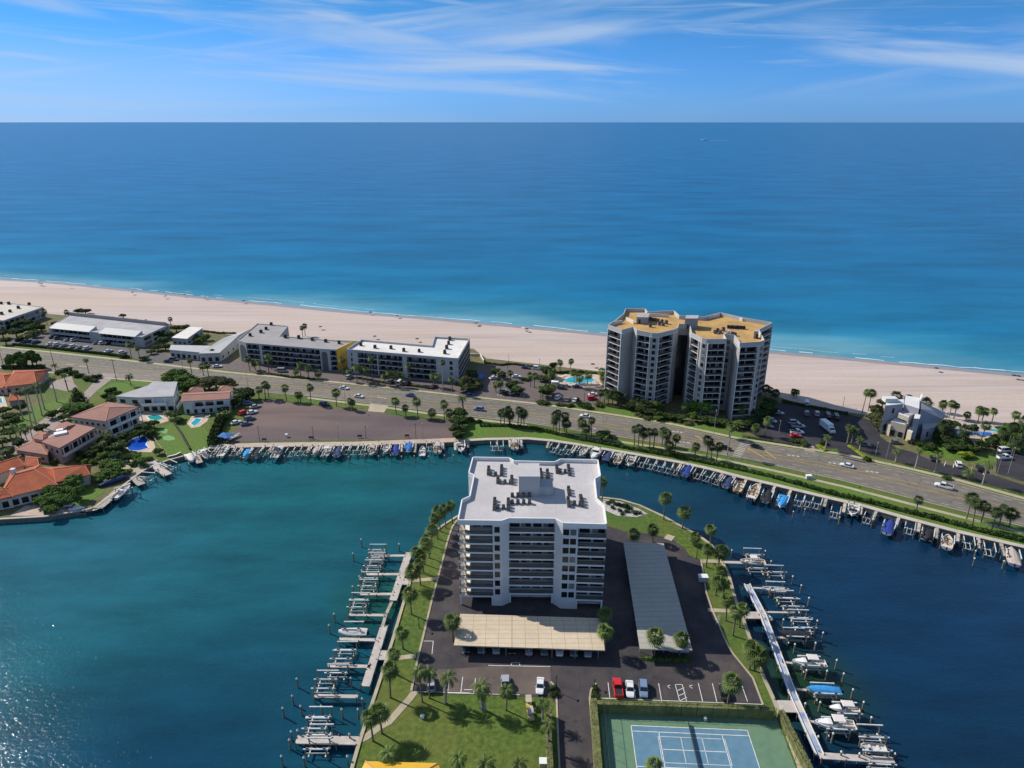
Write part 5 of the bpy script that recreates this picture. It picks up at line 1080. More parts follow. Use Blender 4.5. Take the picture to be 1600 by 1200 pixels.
acs([(2, 475), (14, 475.5), (29, 482), (46, 476.5), (3, 491.5), (16, 487.5)], 6.37, 'dark air conditioner on the cream roof at left edge', 'from the left', 'air conditioners on the left motel roof', True, 1.5)
acs([(108, 492), (122, 493), (141, 495), (157, 497), (177, 499), (192, 500), (212, 502.5), (228, 503.5)], MH + .37, 'dark air conditioner behind the mansard strips', 'from the left', 'air conditioners on the long motel roof', True, 1.5)
acs([(1016, 501), (1020, 501.5), (1024, 502), (1028, 503), (1034, 505), (1041, 506), (1016, 511), (1030, 508), (1036, 509)], rt, 'grey air conditioner on the left half of the tower roof', 'from the left', 'air conditioners on the tower roof', False, 1.4)
acs([(1138, 513), (1143, 513), (1147, 513.5), (1152, 513.5), (1157, 514), (1162, 514)], rt, 'dark air conditioner in the right tower roof row', 'from the left', 'air conditioners on the tower roof', True, 1.3)
acs([(1117, 521), (1121, 519), (1125, 521), (1130, 517), (1144, 524), (1148, 524.5)], rt, 'grey air conditioner in the near right tower cluster', 'from the left', 'air conditioners on the tower roof', False, 1.4)
# ------------------------------------------------------------------ tennis court with its hedges and fence
A = G(986, 1134); B = G(1165.5, 1141.5); ex = (B - A).normalized(); ey = Vector((ex.y, -ex.x))
tc_ = thing('tennis_court', 'green and blue tennis court with white lines in the lower right', 'tennis court', (*A, 0)); ot = (*A, 0)
def C(x, y): return A + ex * x + ey * y
mk('court_green', (.115, .205, .125), .8, .1, .7, big=(.15, (.15, .24, .15), .6)); mk('court_blue', (.105, .21, .29), .8, .1, .7, big=[(.2, (.13, .245, .33), .7), (.6, (.085, .18, .25), .5)]); mk('net', (.03, .04, .04), .8, .1, 1)
mb = MB(ot); mb.flat([C(-6.2, -3.6), C(30.8, -3.6), C(30.8, 19), C(-6.2, 19)], .055); mb.build('surround', M['court_green'], tc_)
mb = MB(ot); mb.flat([C(-.05, -.05), C(23.82, -.05), C(23.82, 11), C(-.05, 11)], .075); mb.build('playing_surface', M['court_blue'], tc_)
mb = MB(ot)
def cl(x0, y0, x1, y1, wv=.07):
    p, q = C(x0, y0), C(x1, y1); d = (q - p).normalized(); nn = Vector((-d.y, d.x)) * wv; mb.flat([p - nn, q - nn, q + nn, p + nn], .095)
for y in (0, 1.37, 9.6, 10.97): cl(0, y, 23.77, y)
for x in (0, 23.77): cl(x, 0, x, 10.97)
for x in (5.485, 18.285): cl(x, 1.37, x, 9.6)
cl(5.485, 5.485, 18.285, 5.485)
for y in (2.43, 8.53): cl(5.18, y, 18.59, y, .05)
for x in (5.18, 18.59, 9.75, 14.02): cl(x, 2.43, x, 8.53, .05)
mb.build('court_lines', M['white_line'], tc_)
mb = MB(ot); p, q = C(11.885, -.9), C(11.885, 11.9); mb.bar((*p, 1.0), (*q, 1.0), .05, .9); mb.build('net', M['net'], tc_)
for y in (-.9, 11.9): p = C(11.885, y); mb = MB(ot); mb.tube([(*p, .06), (*p, 1.1)], .06, 6); mb.build('net_post', M['rail'], tc_)
p = C(15.6, -2.2); mb = MB(ot); mb.box(p.x, p.y, .06, .55, .6, .75); mb.build('ball_basket', M['pile_cap'], tc_)
hedge('tall clipped hedge with olive top along the far side of the tennis court', GP([(926, 1096), (1060, 1100), (1210, 1106.5)], 2.7), 1.25, 2.75, 'hedge_top', .03, 60, .1, clip=True)
hedge('tall clipped hedge between the driveway and the tennis court', [C(-7.6, -4.4), C(-7.6, 5), C(-7.6, 16), C(-7.6, 22)], 1.5, 2.75, 'hedge_top', .03, 60, .1, clip=True)
hedge('rough brownish hedge along the sea wall side of the tennis court', [C(31.4, -3.5), C(32.2, 6), C(33.4, 19)], 1.2, 2.6, 'hedge_top', .06, 60, .12, clip=True)
hedge('tall clipped hedge on the lawn side of the driveway', GP([(858, 1105), (857, 1140), (860, 1200), (862, 1260)], 2.3), 1.3, 2.6, 'hedge_top', .05, 60, .12, clip=True)
fe = thing('court_fence', 'dark steel post and rail fence around the tennis court', 'fence', (*C(0, 0), 0))
cor = [C(-5.6, 18), C(-5.6, -3.0), C(30.2, -3.0), C(31.4, 18)]
for i in range(3):
    a, b = cor[i], cor[i + 1]; L = (b - a).length; k = int(L / 3.2)
    mb = MB(ot); mb.tube([(*a, 3.3), (*b, 3.3)], .04, 5); mb.build('rail', M['rail'], fe)
    for j in range(k + (1 if i == 2 else 0)): p = a + (b - a) * (j / k); mb = MB(ot); mb.tube([(*p, 0), (*p, 3.3)], .045, 5); mb.build('post', M['rail'], fe)
# other hedges
hedge('low dark hedge wall between the motel parking and the road', GP([(20, 537.5), (60, 541), (110, 546.5), (160, 552), (202, 557.5)], .8), 1.3, 1.5, 'leaf_dark', .15, 40, .16)
BH = [(750, 664), (790, 664), (835, 669), (870, 677), (900, 684), (940, 691), (980, 699), (1020, 706), (1060, 713), (1100, 721), (1160, 733), (1200, 742), (1240, 753), (1300, 770), (1360, 784), (1420, 799), (1480, 814), (1540, 830), (1600, 844), (1680, 864)]
bh = GP(BH, .5)  # left half: dark strips shaped mostly from palm shadows, with some real shrubs
for i, (a, b, ds, ht_) in enumerate(((0, 2, 'left end, partly palm shadow', 1.1), (2, 5, 'first palm clumps, partly their shadow', 1.3), (5, 8, 'paired round trees, partly palm shadow', 1.2), (8, 10, 'row of short palms, partly shadow', 1.2), (10, 12, 'footbridge path', 1.0), (12, 14, 'tall street lamp', 1.5), (14, 16, 'lone lawn palm', 1.5), (16, 17, 'right palm group start', 1.4), (17, 19, 'right edge palm group', 1.4))):
    hedge(f'ragged dark shrub hedge on the bay lawn near the {ds}', bh[a:b + 1], 1.9, ht_, 'leaf_dark', .5, 40, .24)
hedge('low shrub hedge along the beach edge of the hotel parking', GP([(757, 566), (782, 570), (800, 568), (846, 574.5), (872, 582)], .5), 1.2, 1.0, 'leaf_dark', .3, 30, .2)
hedge('low shrub hedge behind the hotel pool deck', GP([(872, 582), (905, 580), (940, 584)], .5), 1.2, 1.1, 'leaf_dark', .3, 30, .2)
hedge('dune shrub strip behind the lobby wing', GP([(318, 517), (342, 520), (368, 520)], .5), 1.6, 1.1, 'leaf_olive', .4, 30, .22)
hedge('clipped low hedge in front of the balcony tower palms', GP([(933, 627), (945, 632), (965, 636), (985, 638)], .6), 1.3, 1.0, 'leaf_olive', .1, 30, .16)
hedge('bright planted bed along the tower front verge', GP([(1160, 681), (1185, 685), (1215, 690), (1248, 696)], .4), 1.3, .6, 'leaf_olive', .2, 30, .16)
hedge('lime green clipped hedge on the entrance island', GP([(1277, 695), (1284, 699), (1290, 704)], .4), 2.0, .8, 'leaf_lime', .1, 40, .15)
hedge('lime green hedge along the curved driveway', GP([(1326, 696), (1340, 705), (1352, 714)], .4), 1.4, .8, 'leaf_lime', .1, 40, .15)
hedge('dark hedge behind the orange roofed house', GP([(4, 573), (30, 574), (70, 573)], 1), 2.2, 2.2, 'leaf_dark', .2, 40, .25)
hedge('low planting strip in front of the carport end', GP([(1002, 1027), (1040, 1030), (1080, 1030)], .4), 1.4, .7, 'leaf_mid', .4, 40, .16)
hedge('tall screening hedge between gravel lot and yard', GP([(352, 640), (345, 655), (338, 672), (331, 692)], 1.5), 3.4, 3.6, 'leaf_dark', .35, 110, .3)
hedge('dark hedge below the hotel balcony row', GP([(560, 590), (600, 597), (640, 601), (672, 606)], .5), 1.6, .9, 'leaf_dark', .4, 30, .2)
hedge('low verge hedge in front of the grey hotel', GP([(425, 584), (455, 589), (492, 592)], .5), 1.6, 1.0, 'leaf_dark', .4, 30, .2)
hedge('dark beach side hedge beside the tower car park', GP([(1222, 626), (1262, 634), (1325, 646)], .6), 1.6, 1.2, 'leaf_dark', .3, 30, .22)
def lowwall(label, pts, wd, ht, m, nm='garden_wall', cat='wall'):
    o = (*pts[0], 0); t = thing(nm, label, cat, o); mb = MB(o); strip(mb, pts, -wd / 2, wd / 2, ht, -.2); mb.build('wall', M[m], t); mb = MB(o); strip(mb, pts, -wd / 2 - .06, wd / 2 + .06, ht + .08, ht + .004); mb.build('coping', M[m if nm != 'garden_wall' else 'trim'], t)
lowwall('pale beach wall beside the white hotel', GP([(733, 556), (750, 556), (756, 566)]), .3, 1.3, 'stucco_tan')
lowwall('white garden wall beside the veranda house', GP([(368, 637), (378, 628), (388, 620)]), .3, 1.8, 'stucco_house')
lowwall('white garden wall between the two white houses', GP([(277, 642), (282, 634), (286, 627)]), .3, 1.8, 'stucco_house')
lowwall('dark boundary fence dividing the two back lawns', GP([(271, 661), (282, 677), (297, 704)]), .25, 1.0, 'rail', 'garden_fence', 'fence')
lowwall('low grey fence beside the putting green lawn', GP([(238, 682), (248, 696), (262, 714)]), .12, .8, 'timber', 'garden_fence', 'fence')
lowwall('red brown low wall at the foot of the lawn', GP([(262, 716), (275, 713), (283, 709)]), .4, .7, 'roof_pink')
# ------------------------------------------------------------------ pools
mk('pool_water', (.03, .36, .47), .08, .12, .6); mk('pool_green', (.02, .30, .28), .08, .12, .6); mk('pool_blue', (.012, .07, .40), .08, .15, .6)
def pool(label, px, deck, wm):
    P = GP(px); c = sum(P, Vector((0, 0))) / len(P); o = (*c, 0); t = thing('swimming_pool', label, 'swimming pool', o)
    mb = MB(o); mb.flat(GP(deck), .075); mb.build('deck', M['pool_deck'], t); mb = MB(o); strip(mb, P + P[:1], -.18, .18, .17, .0); mb.build('coping', M['trim'], t)
    mb = MB(o); mb.flat(P, .115); mb.build('water', M[wm], t)
pool('turquoise hotel pool on a sandy deck beside the balcony tower', [(880, 594.5), (889, 590), (900, 588.5), (922, 589.5), (931, 593), (925, 598), (900, 599.5), (884, 597.5)], [(862, 598), (872, 585), (938, 585), (942, 605), (905, 605)], 'pool_water')
pool('green pool on a tan deck behind the white house', [(229, 651), (240, 648), (250, 649.5), (256.5, 653.5), (247, 657.5), (234, 656)], [(212, 654), (225, 643.5), (265, 646), (264, 658), (250, 662), (230, 662)], 'pool_green')
pool('pale turquoise curved pool behind the veranda house', [(297, 662), (303, 657), (306, 653.5), (316, 655), (312, 661), (303, 666)], [(292, 662), (300, 650), (328, 648), (324, 658), (312, 667), (299, 669)], 'pool_water')
pool('deep blue free form pool shaded by trees', [(197, 698), (202, 689), (212, 684), (226, 682), (232, 688), (228, 695), (233, 700), (217, 705), (202, 704)], [(197, 701), (203, 689), (226, 682), (240, 690), (243, 699), (236, 707), (205, 706)], 'pool_blue')
pool('small pool corner at the left edge beside the garden house', [(-14, 625), (3, 622), (5, 629), (-10, 633)], [(-24, 626), (6, 618), (12, 636), (-20, 641)], 'pool_water')
pool('long narrow pool behind the angular house', [(1536, 668), (1563, 672), (1560, 676), (1534, 672)], [(1500, 668), (1560, 664), (1612, 676), (1604, 690), (1520, 690)], 'pool_green')
def canopyshade(px, h, label, sx=4.4, sy=3.2):
    p = G(*px, h); t = thing('shade_canopy', label, 'canopy', (*p, 0), -.25); mb = MB(); mb.add([(-sx / 2, -sy / 2, h), (sx / 2, -sy / 2, h), (sx / 2, sy / 2, h), (-sx / 2, sy / 2, h), (0, 0, h + .8)], [(0, 1, 4), (1, 2, 4), (2, 3, 4), (3, 0, 4), (3, 2, 1, 0)]); mb.build('canopy', M['canvas_sky' if 0 else 'canvas_blue'], t)
    for a in (-1, 1):
        for b in (-1, 1): mb = MB(); mb.tube([(a * sx * .46, b * sy * .46, 0), (a * sx * .46, b * sy * .46, h)], .05, 5); mb.build('post', M['rim'], t)
canopyshade((1507, 676), 2.6, 'bright blue shade canopy, the left one by the far right pool', 6.5, 4); canopyshade((1540, 678), 2.6, 'bright blue shade canopy, the right one by the far right pool', 5, 4); canopyshade((178, 712), 2.4, 'blue patio canopy under the trees by the deep blue pool', 3, 3)
canopyshade((352, 680), 2.6, 'blue canopy beside two dinghies at the gravel lot corner', 5, 4); canopyshade((749, 588), 2.4, 'bright blue canopy in the shade beside the white hotel', 3.4, 6)
# ------------------------------------------------------------------ palms
g1 = 'palms along the left lawn of the condo'
palms('fan', 'cabbage palm standing along the left condo sea wall', 'from the far end', [(707, 818, 789), (697, 825, 796), (688, 830, 799), (684, 842, 810), (674, 853, 827), (671, 872, 843), (664, 882, 848)], g1)
palms('fan', 'cabbage palm on the left condo lawn by the upper dock', 'from the far end', [(652, 893, 861), (657, 914, 882), (662, 894, 865), (643, 920, 894), (643, 960, 926)], g1)
palms('fan', 'cabbage palm on the left condo lawn by the middle path', 'from the far end', [(630, 1014, 987), (619, 1054, 1017), (610, 1090, 1047)], g1)
palms('fan', 'cabbage palm beside the curving lawn path', 'from the right', [(597, 1146, 1108), (583, 1158, 1120)], g1)
palms('fan', 'cabbage palm at the left corner of the tan carport', '', [(708, 1003, 970)], g1)
palms('coco', 'leafy palm in the clump between lawn and parking', 'from the left', [(660, 1097, 1052), (671, 1091, 1054)], 'palms on the lower lawn')
palms('royal', 'feathery royal palm on the lower lawn edge', 'from the left', [(696, 1099, 1060), (758, 1110, 1072), (754, 1109, 1080)], 'palms on the lower lawn', .85)
palms('coco', 'slim palm leaning over the silver pickup', '', [(791, 1110, 1076)], 'palms on the lower lawn')
palms('royal', 'bushy royal palm at the driveway corner', 'from the far end', [(848, 1128, 1096), (856, 1172, 1136)], 'palms on the lower lawn', .8)
palms('coco', 'round topped palm at the bottom edge of the lower lawn', 'from the left', [('c', 606, 1178, 4), ('c', 718, 1186, 4.5), ('c', 758, 1194, 4.5), ('c', 808, 1197, 4)], 'palms on the lower lawn', 1.1)
palms('fan', 'cabbage palm rising in front of the tennis court', '', [('c', 1025, 1191, 8)], 'palms by the tennis court')
palms('fan', 'twin cabbage palm on the grass by the right dock', 'from the left', [(1171, 1046, 1015), (1179, 1048, 1020)], 'palms on the right lawn', 1.15)
palms('fan', 'small round palm over the black parked car', '', [(1137, 1100, 1063)], 'palms by the tennis court')
palms('fan', 'cabbage palm along the right condo sea wall', 'from the far end', [(941, 781, 752), (1037, 812, 777), (1066, 826, 799), (1110, 850, 826), (1122, 885, 861), (1103, 886, 857), (1121, 915, 890), (1118, 930, 908), (1130, 933, 912), (1134, 970, 938), (1145, 993, 955), (1155, 980, 950)], 'palms on the right lawn')
palms('fand', 'dark cabbage palm at the far end of the long carport', 'from the left', [(989, 849, 834), (1020, 847, 827)], 'palms by the long carport')  # shade behind the carport put into their darker leaf colour
palms('fan', 'short bushy palm on the far right lawn', '', [(1084, 851, 839)], 'palms on the right lawn')
palms('fan', 'cabbage palm at the right end of the tan carport', 'from the far end', [(943, 985, 957), (945, 1019, 986)], 'palms by the carports')
palms('fan', 'cabbage palm before the near end of the long carport', 'from the left', [(1022, 1027, 989), (1061, 1024, 996)], 'palms by the carports')
gr = 'palms along the coast road'
palms('fan', 'grey green palm on the verge above the gravel lot', 'from the left', [(405, 623, 609), (415, 623, 601), (420, 621, 603), (448, 627, 606), (466, 629, 616), (470, 629, 617), (486, 631, 605), (526, 635, 614), (547, 641, 626), (551, 641, 628)], gr, .9)
palms('fan', 'palm on the verge right of the gravel lot driveway', 'from the left', [(619, 647, 625), (634, 650, 637), (653, 651, 627), (674, 655, 644), (694, 655, 632), (704, 657, 645)], gr, .9)
palms('date', 'tall date palm at the corner of the bay lawn', '', [(725, 654, 622)], gr, .8)
palms('fand', 'dark cabbage palm in the first bay lawn clump', 'from the left', [(782, 663, 644), (788, 664, 643), (796, 665, 639), (797, 666, 648), (809, 666, 641), (814, 667, 645), (819, 665, 646)], gr)
palms('fand', 'dark cabbage palm in the second bay lawn clump', 'from the left', [(864, 675, 657), (869, 676, 650), (874, 674, 645), (882, 674, 649), (885, 677, 661)], gr)
palms('fand', 'dark cabbage palm in the third bay lawn clump', 'from the left', [(910, 679, 660), (916, 683, 669), (924, 683, 656)], gr)
palms('fand', 'dark cabbage palm in the long bay lawn row', 'from the left', [(991, 695, 671), (997, 698, 669), (1004, 698, 675), (1015, 701, 674), (1021, 700, 675), (1034, 697, 675), (1041, 705, 678), (1043, 711, 695), (1054, 706, 684)], gr)
palms('fand', 'dark cabbage palm before the crosswalk', 'from the left', [(1086, 712, 697), (1104, 718, 687), (1111, 718, 699), (1119, 721, 697)], gr)
palms('wash', 'tall slim palm beside the crosswalk', '', [(1136, 712, 668)], gr)
palms('fand', 'lone dark palm on the narrow bay lawn', '', [(1431, 801, 781)], gr)
palms('fand', 'cabbage palm in the group at the right edge', 'from the left', [(1510, 811, 779), (1519, 822, 786), (1532, 817, 791), (1549, 829, 798), (1560, 823, 796), (1577, 823, 802)], gr)
gh2 = 'palms around the hotels'
palms('fan', 'palm in front of the grey hotel', 'from the left', [(391, 580, 560), (399, 578, 566), (407, 581, 566), (420, 582, 556), (424, 577, 562), (462, 588, 580), (470, 590, 570), (482, 591, 575), (497, 592, 583)], gh2, .9)
palms('fan', 'tall palm between the two hotels', 'from the left', [(536, 586, 562), (547, 577, 551), (528, 575, 561)], gh2, .9)
palms('fan', 'palm in front of the white hotel', 'from the left', [(548, 596, 579), (558, 597, 573), (567, 596, 578), (574, 598, 577), (583, 597, 559), (602, 602, 586), (610, 604, 582), (620, 604, 584), (628, 604, 586), (641, 598, 572), (678, 604, 586), (684, 606, 588), (707, 610, 592)], gh2, .9)
palms('wash', 'very tall slim palm at the right end of the white hotel', '', [(692, 612, 566)], gh2)
palms('wash', 'tall beach palm behind the grey hotel', 'from the left', [(473, 526, 512), (477, 525, 509)], gh2)
palms('fan', 'palm in the hotel parking island', 'from the left', [(775, 613, 601), (782, 614, 597), (798, 596, 583), (829, 604, 586), (835, 606, 587), (845, 622, 607), (853, 623, 606), (864, 620, 604), (860, 600, 582)], gh2)
palms('wash', 'tall beach palm beside the hotel pool', 'from the left', [(875, 581, 566), (891, 581, 564)], gh2)
palms('fan', 'palm on the hotel pool deck', 'from the left', [(897, 598, 582), (905, 606, 590), (918, 600, 586), (939, 598, 580), (942, 605, 590)], gh2)
palms('wash', 'pale tall palm against the grey tower wall', 'from the left', [(972, 622, 603), (984, 618, 572)], 'palms at the tower foot')
palms('fand', 'dark palm packed at the left foot of the tower', 'from the left', [(937, 628, 612), (944, 630, 613), (950, 632, 615), (957, 633, 616), (964, 635, 617), (970, 635, 620), (992, 640, 627), (999, 643, 629), (1006, 645, 631), (1012, 646, 633)], 'palms at the tower foot', 1.1)
palms('fan', 'pale palm along the tower front verge', 'from the left', [(1068, 650, 634), (1139, 685, 666), (1157, 655, 637), (1195, 681, 657), (1180, 681, 668)], 'palms at the tower foot')
palms('fand', 'dark palm on the beach side of the tower', 'from the left', [(1196, 624, 607), (1203, 625, 609), (1210, 628, 614)], 'palms at the tower foot')
palms('wash', 'small beach palm behind the tower car park', 'from the left', [(1240, 622, 611), (1244, 622, 612)], 'palms along the beach edge')
palms('wash', 'tall beach palm in the pair left of the angular house', 'from the left', [(1347, 645, 612), (1356, 642, 614)], 'palms along the beach edge', 1.2)
palms('wash', 'beach palm behind the angular house', 'from the left', [(1472, 645, 631), (1482, 653, 630), (1490, 654, 633), (1509, 656, 647), (1528, 658, 641), (1534, 658, 642), (1549, 662, 642), (1584, 661, 648)], 'palms along the beach edge', 1.1)
palms('date', 'big date palm on the entrance island', 'from the left', [(1324, 693, 669), (1331, 692, 674)], 'palms by the car parks', .8)
palms('royal', 'feathery palm on the entrance verge', 'from the left', [(1289, 703, 682), (1343, 704, 687)], 'palms by the car parks', .75)
palms('royal', 'shaggy royal palm in the car park of the angular house', 'from the left', [(1399, 722, 706), (1430, 731, 702), (1460, 738, 711), (1513, 748, 738), (1535, 757, 724)], 'palms by the car parks', .85)
palms('fand', 'palm crowding round the angular house', 'from the left', [(1370, 655, 640), (1398, 640, 619), (1417, 640, 624), (1444, 645, 629), (1471, 690, 664), (1500, 700, 672), (1532, 690, 664), (1562, 700, 676), (1573, 705, 667), (1590, 700, 660), (1580, 712, 688)], 'palms by the angular house', 1.25)
gl = 'palms among the left houses'
palms('royal', 'tall royal palm on the lawn beside the side street', 'from the left', [(57, 665, 604), (66, 650, 604), (70, 640, 600), (89, 628, 592), (50, 668, 606), (36, 655, 614)], gl, .85)
palms('coco', 'feathery palm on the verge of the main road', 'from the left', [(87, 578, 570), (139, 584, 562), (205, 603, 588), (106, 610, 585)], gl)
palms('fan', 'palm in the motel parking strip', 'from the left', [(74, 508, 486), (107, 496, 487), (45, 534, 524), (206, 560, 537), (219, 563, 543), (268, 511, 498)], gl)
palms('fan', 'palm beside the road opposite the lobby wing', 'from the left', [(300, 586, 562), (326, 588, 571), (318, 587, 572), (332, 562, 549)], gl)
palms('fan', 'palm close to the white houses', 'from the left', [(265, 640, 625), (337, 634, 622), (217, 642, 632)], gl)
palms('coco', 'feathery palm around the pools of the left houses', 'from the left', [(170, 700, 675), (176, 705, 680), (165, 715, 693), (185, 712, 695), (263, 655, 645), (357, 655, 645), (347, 660, 648)], gl, 1.1)
palms('coco', 'dark feathery palm at the left picture edge', 'from the left', [(5, 700, 688), (12, 722, 706), (3, 735, 716), (27, 685, 665), (35, 688, 668), (44, 692, 672), (52, 690, 668)], gl)
# ------------------------------------------------------------------ trees and shrubs
gt = 'trees around the left motels'
trees('dark', 'dark tree in front of the cream roofed motel', 'from the left', [(3, 520, 3, 3), (8, 531, 2.5, 2.6), (22, 507, 3, 3.2), (24, 518, 3, 3), (34, 527, 2.2, 2.4), (41, 503, 3, 3), (44, 513, 3.2, 3), (56, 508, 3, 2.6), (64, 511, 3, 2.4), (52, 520, 2.4, 2.6)], gt)
trees('olive', 'tree against the front of the long motel', 'from the left', [(87, 507, 3.5, 1.8), (128, 513, 3.2, 2.6), (143, 515, 3.2, 2.3), (156, 514, 3.4, 2), (184, 518, 3, 1.8), (196, 519, 3, 1.8)], gt)
trees('dark', 'dark tree right of the long motel', 'from the left', [(237, 524, 3, 3), (246, 521, 3, 3.2), (254, 531, 2.6, 2.6), (254, 513, 3, 2.8), (262, 522, 2.6, 2.6), (246, 542, 2, 2.4), (258, 541, 2, 2.4), (288, 511, 2.2, 3), (275, 512, 2.2, 2.6)], gt)
trees('mid', 'tree in the lobby courtyard', 'from the left', [(305, 526, 2.2, 2.4), (312, 531, 2, 2.2), (321, 526, 2.2, 2.2)], gt)
trees('dark', 'low tree behind the motel roof towards the beach', 'from the left', [(122, 485, 2, 2.2), (133, 485.5, 2, 2.6), (192, 493, 1.8, 1.8)], gt)
trees('dark', 'dark bush by the motel parking entrance', 'from the left', [(225, 559, 1.2, 2.0), (192, 555, 1.2, 1.8), (236, 549, 1.4, 2)], gt)
gt = 'trees among the left houses'
trees('mid', 'large dense tree behind the white house', 'from the left', [(266, 588, 4, 3.8), (278, 585, 4.5, 4.2), (292, 591, 4, 3.8), (302, 597, 3.4, 3.2), (284, 599, 3, 3)], gt)
trees('olive', 'olive green tree behind the veranda house', 'from the left', [(325, 597, 3.4, 3.4), (336, 594, 3.6, 3.4), (349, 596, 3.4, 3.2), (361, 600, 2.6, 2.4)], gt)
trees('dark', 'dark tree at the corner of the gravel lot', 'from the left', [(384, 612, 3.2, 2.6), (377, 620, 2.6, 2.4), (389, 616, 2.8, 2), (370, 628, 2.4, 2)], gt)
trees('mid', 'round roadside tree with pale trunk by the orange roofed house', 'from the left', [(15, 562, 5, 2), (27, 558, 5, 2.2), (38, 559, 5, 2), (47, 555, 5.2, 2.2), (55, 559, 5, 2), (33, 566, 4.4, 2)], gt)
trees('conifer', 'pointed dark conifer beside the side street', '', [(119, 618, 4.2, 3.0)], gt)
trees('mid', 'tree along the side street by the pink tile roof', 'from the left', [(100, 641, 2, 2), (110, 634, 2.2, 2.6), (117, 640, 2, 2), (126, 632, 2, 2.4), (136, 634, 2, 2.2), (98, 651, 1.6, 1.8)], gt)
trees('dark', 'tree beside the white house front lawn', 'from the left', [(173, 610, 2.4, 2), (177, 622, 2.4, 2.4), (166, 618, 2, 1.8), (184, 614, 2, 1.6)], gt)
trees('dark', 'tree round the deep blue pool', 'from the left', [(172, 690, 2.8, 2.6), (181, 699, 2.4, 2.6), (190, 695, 2.6, 2.4), (177, 711, 2.2, 2.2), (220, 668, 2.6, 2.2), (228, 666, 2.6, 2.2), (216, 676, 2.2, 2), (236, 676, 1.8, 1.8)], gt)
trees('mid', 'tree between the terrace and the orange roof', 'from the left', [(160, 712, 2.4, 2), (166, 724, 2.4, 2.2), (180, 727, 2.6, 2.4), (170, 737, 2.2, 2.4), (158, 744, 2, 2.2), (180, 740, 1.8, 2), (210, 712, 1.8, 1.8), (219, 719, 1.8, 1.8), (196, 737, 1.2, 1.8)], gt)
trees('mid', 'spreading tree in the dockside garden', 'from the left', [(62, 781, 2, 1.8), (71, 782, 2.8, 2.2), (80, 766, 3, 2.4), (89, 779, 2.6, 2.2), (78, 795, 2, 1.8), (102, 766, 2.4, 2), (114, 751, 3, 2.4), (106, 780, 2.6, 2.0), (120, 767, 3, 1.8)], gt)
trees('dark', 'dark bush between the two green lawns', 'from the left', [(273, 648, 2.0, 2.0), (279, 655, 1.4, 1.6)], gt)
trees('dark', 'dark shrubby tree at the end of the side street', 'from the left', [(65, 668, 2, 2.2), (10, 706, 1.8, 2.4), (15, 650, 2, 2.4), (4, 662, 2, 2.6), (30, 636, 2.2, 2)], gt)
trees('dark', 'leafy garden tree filling in among the left houses', 'from the left', [(2, 690, 2, 2.2), (8, 640, 2, 2), (14, 676, 2, 2), (22, 656, 2.2, 2), (22, 716, 1.8, 2), (40, 698, 1.8, 1.8), (80, 646, 2, 2), (128, 708, 1.6, 1.6), (143, 707, 1.8, 1.8), (150, 699, 2, 2), (160, 690, 2.2, 2), (192, 681, 2, 2), (200, 714, 1.8, 1.8), (240, 661, 2, 1.6), (248, 704, 1.4, 1.4), (28, 692, 2, 2)], gt)
trees('dark_bush', 'garden shrub on the corner by the side street', 'from the left', [(94, 581, 1, 1.8), (104, 577, 1, 2), (113, 582, 1, 2), (124, 585, 1, 2), (139, 590, 1, 2.2), (150, 588, 1, 2), (146, 594, .8, 1.6)], 'shrubs among the left houses')
trees('mid_bush', 'shrub at the foot of the pink and orange houses', 'from the left', [(85, 720, .8, 1.4), (120, 718, .8, 1.5), (132, 720, .9, 1.6), (142, 722, .8, 1.4), (90, 760, .8, 1.4), (232, 716, .8, 1.2), (205, 725, .8, 1.2)], 'shrubs among the left houses')
gt = 'trees between the hotels and the tower'
trees('dark', 'dense dark tree at the left end of the bay lawn', 'from the far end', [(718, 645, 3, 2.6), (713, 657, 2.6, 2.4), (722, 656, 2.4, 2.2), (712, 669, 2.4, 2.2), (716, 679, 2.2, 2.2), (722, 670, 1.8, 1.8)], gt)
trees('olive', 'sunlit tree at the right end of the white hotel', 'from the left', [(720, 600, 3, 2), (727, 594, 3.4, 2.4), (736, 584, 3.6, 2.4), (730, 605, 2.6, 2.2), (742, 595, 2.6, 2), (748, 601, 2.2, 1.8), (737, 605, 2, 1.8)], gt)
trees('dark', 'tree in the hotel parking lot', 'from the left', [(774, 580, 2.2, 2.2), (784, 585, 2, 2), (798, 602, 2.6, 2.4), (807, 608, 2.4, 2.4), (804, 599, 2.2, 1.8), (848, 610, 2.8, 2), (859, 605, 2.8, 2.2), (856, 614, 2, 1.8)], gt)
trees('dark', 'leafy tree on the beach side of the hotel parking', 'from the left', [(845, 590, 1.6, 2), (853, 578, 3, 2.2), (859, 581, 3.2, 2.6), (864, 571, 3, 1.8), (858, 590, 2, 2)], gt)
trees('dark_bush', 'low shrub in the hotel parking beds', 'from the left', [(845, 628, .7, 1.8), (853, 629, .7, 1.6), (876, 632, .6, 1.6), (891, 633, .6, 1.6), (907, 631, .9, 1.6), (918, 633, 1.1, 2), (790, 615, .6, 1.4), (806, 617, .6, 1.4), (820, 592, .7, 2), (737, 655, .7, 1.6), (748, 657, .6, 1.4)], 'shrubs in the parking beds')
trees('olive_bush', 'yellow green shrub at the tower lawn corner', 'from the left', [(902, 624, .7, 1.4), (936, 632, .7, 1.8), (1003, 647, .6, 2.4), (1012, 652, .6, 2), (1055, 655, .6, 1.8), (1075, 660, .6, 2), (1062, 657, .6, 1.6)], 'shrubs in the parking beds')
trees('dark', 'dark round tree paired on the bay lawn', 'from the left', [(941, 678, 2.2, 2.4), (957, 683, 1.6, 1.5)], gt)
gt = 'trees at the tower foot'
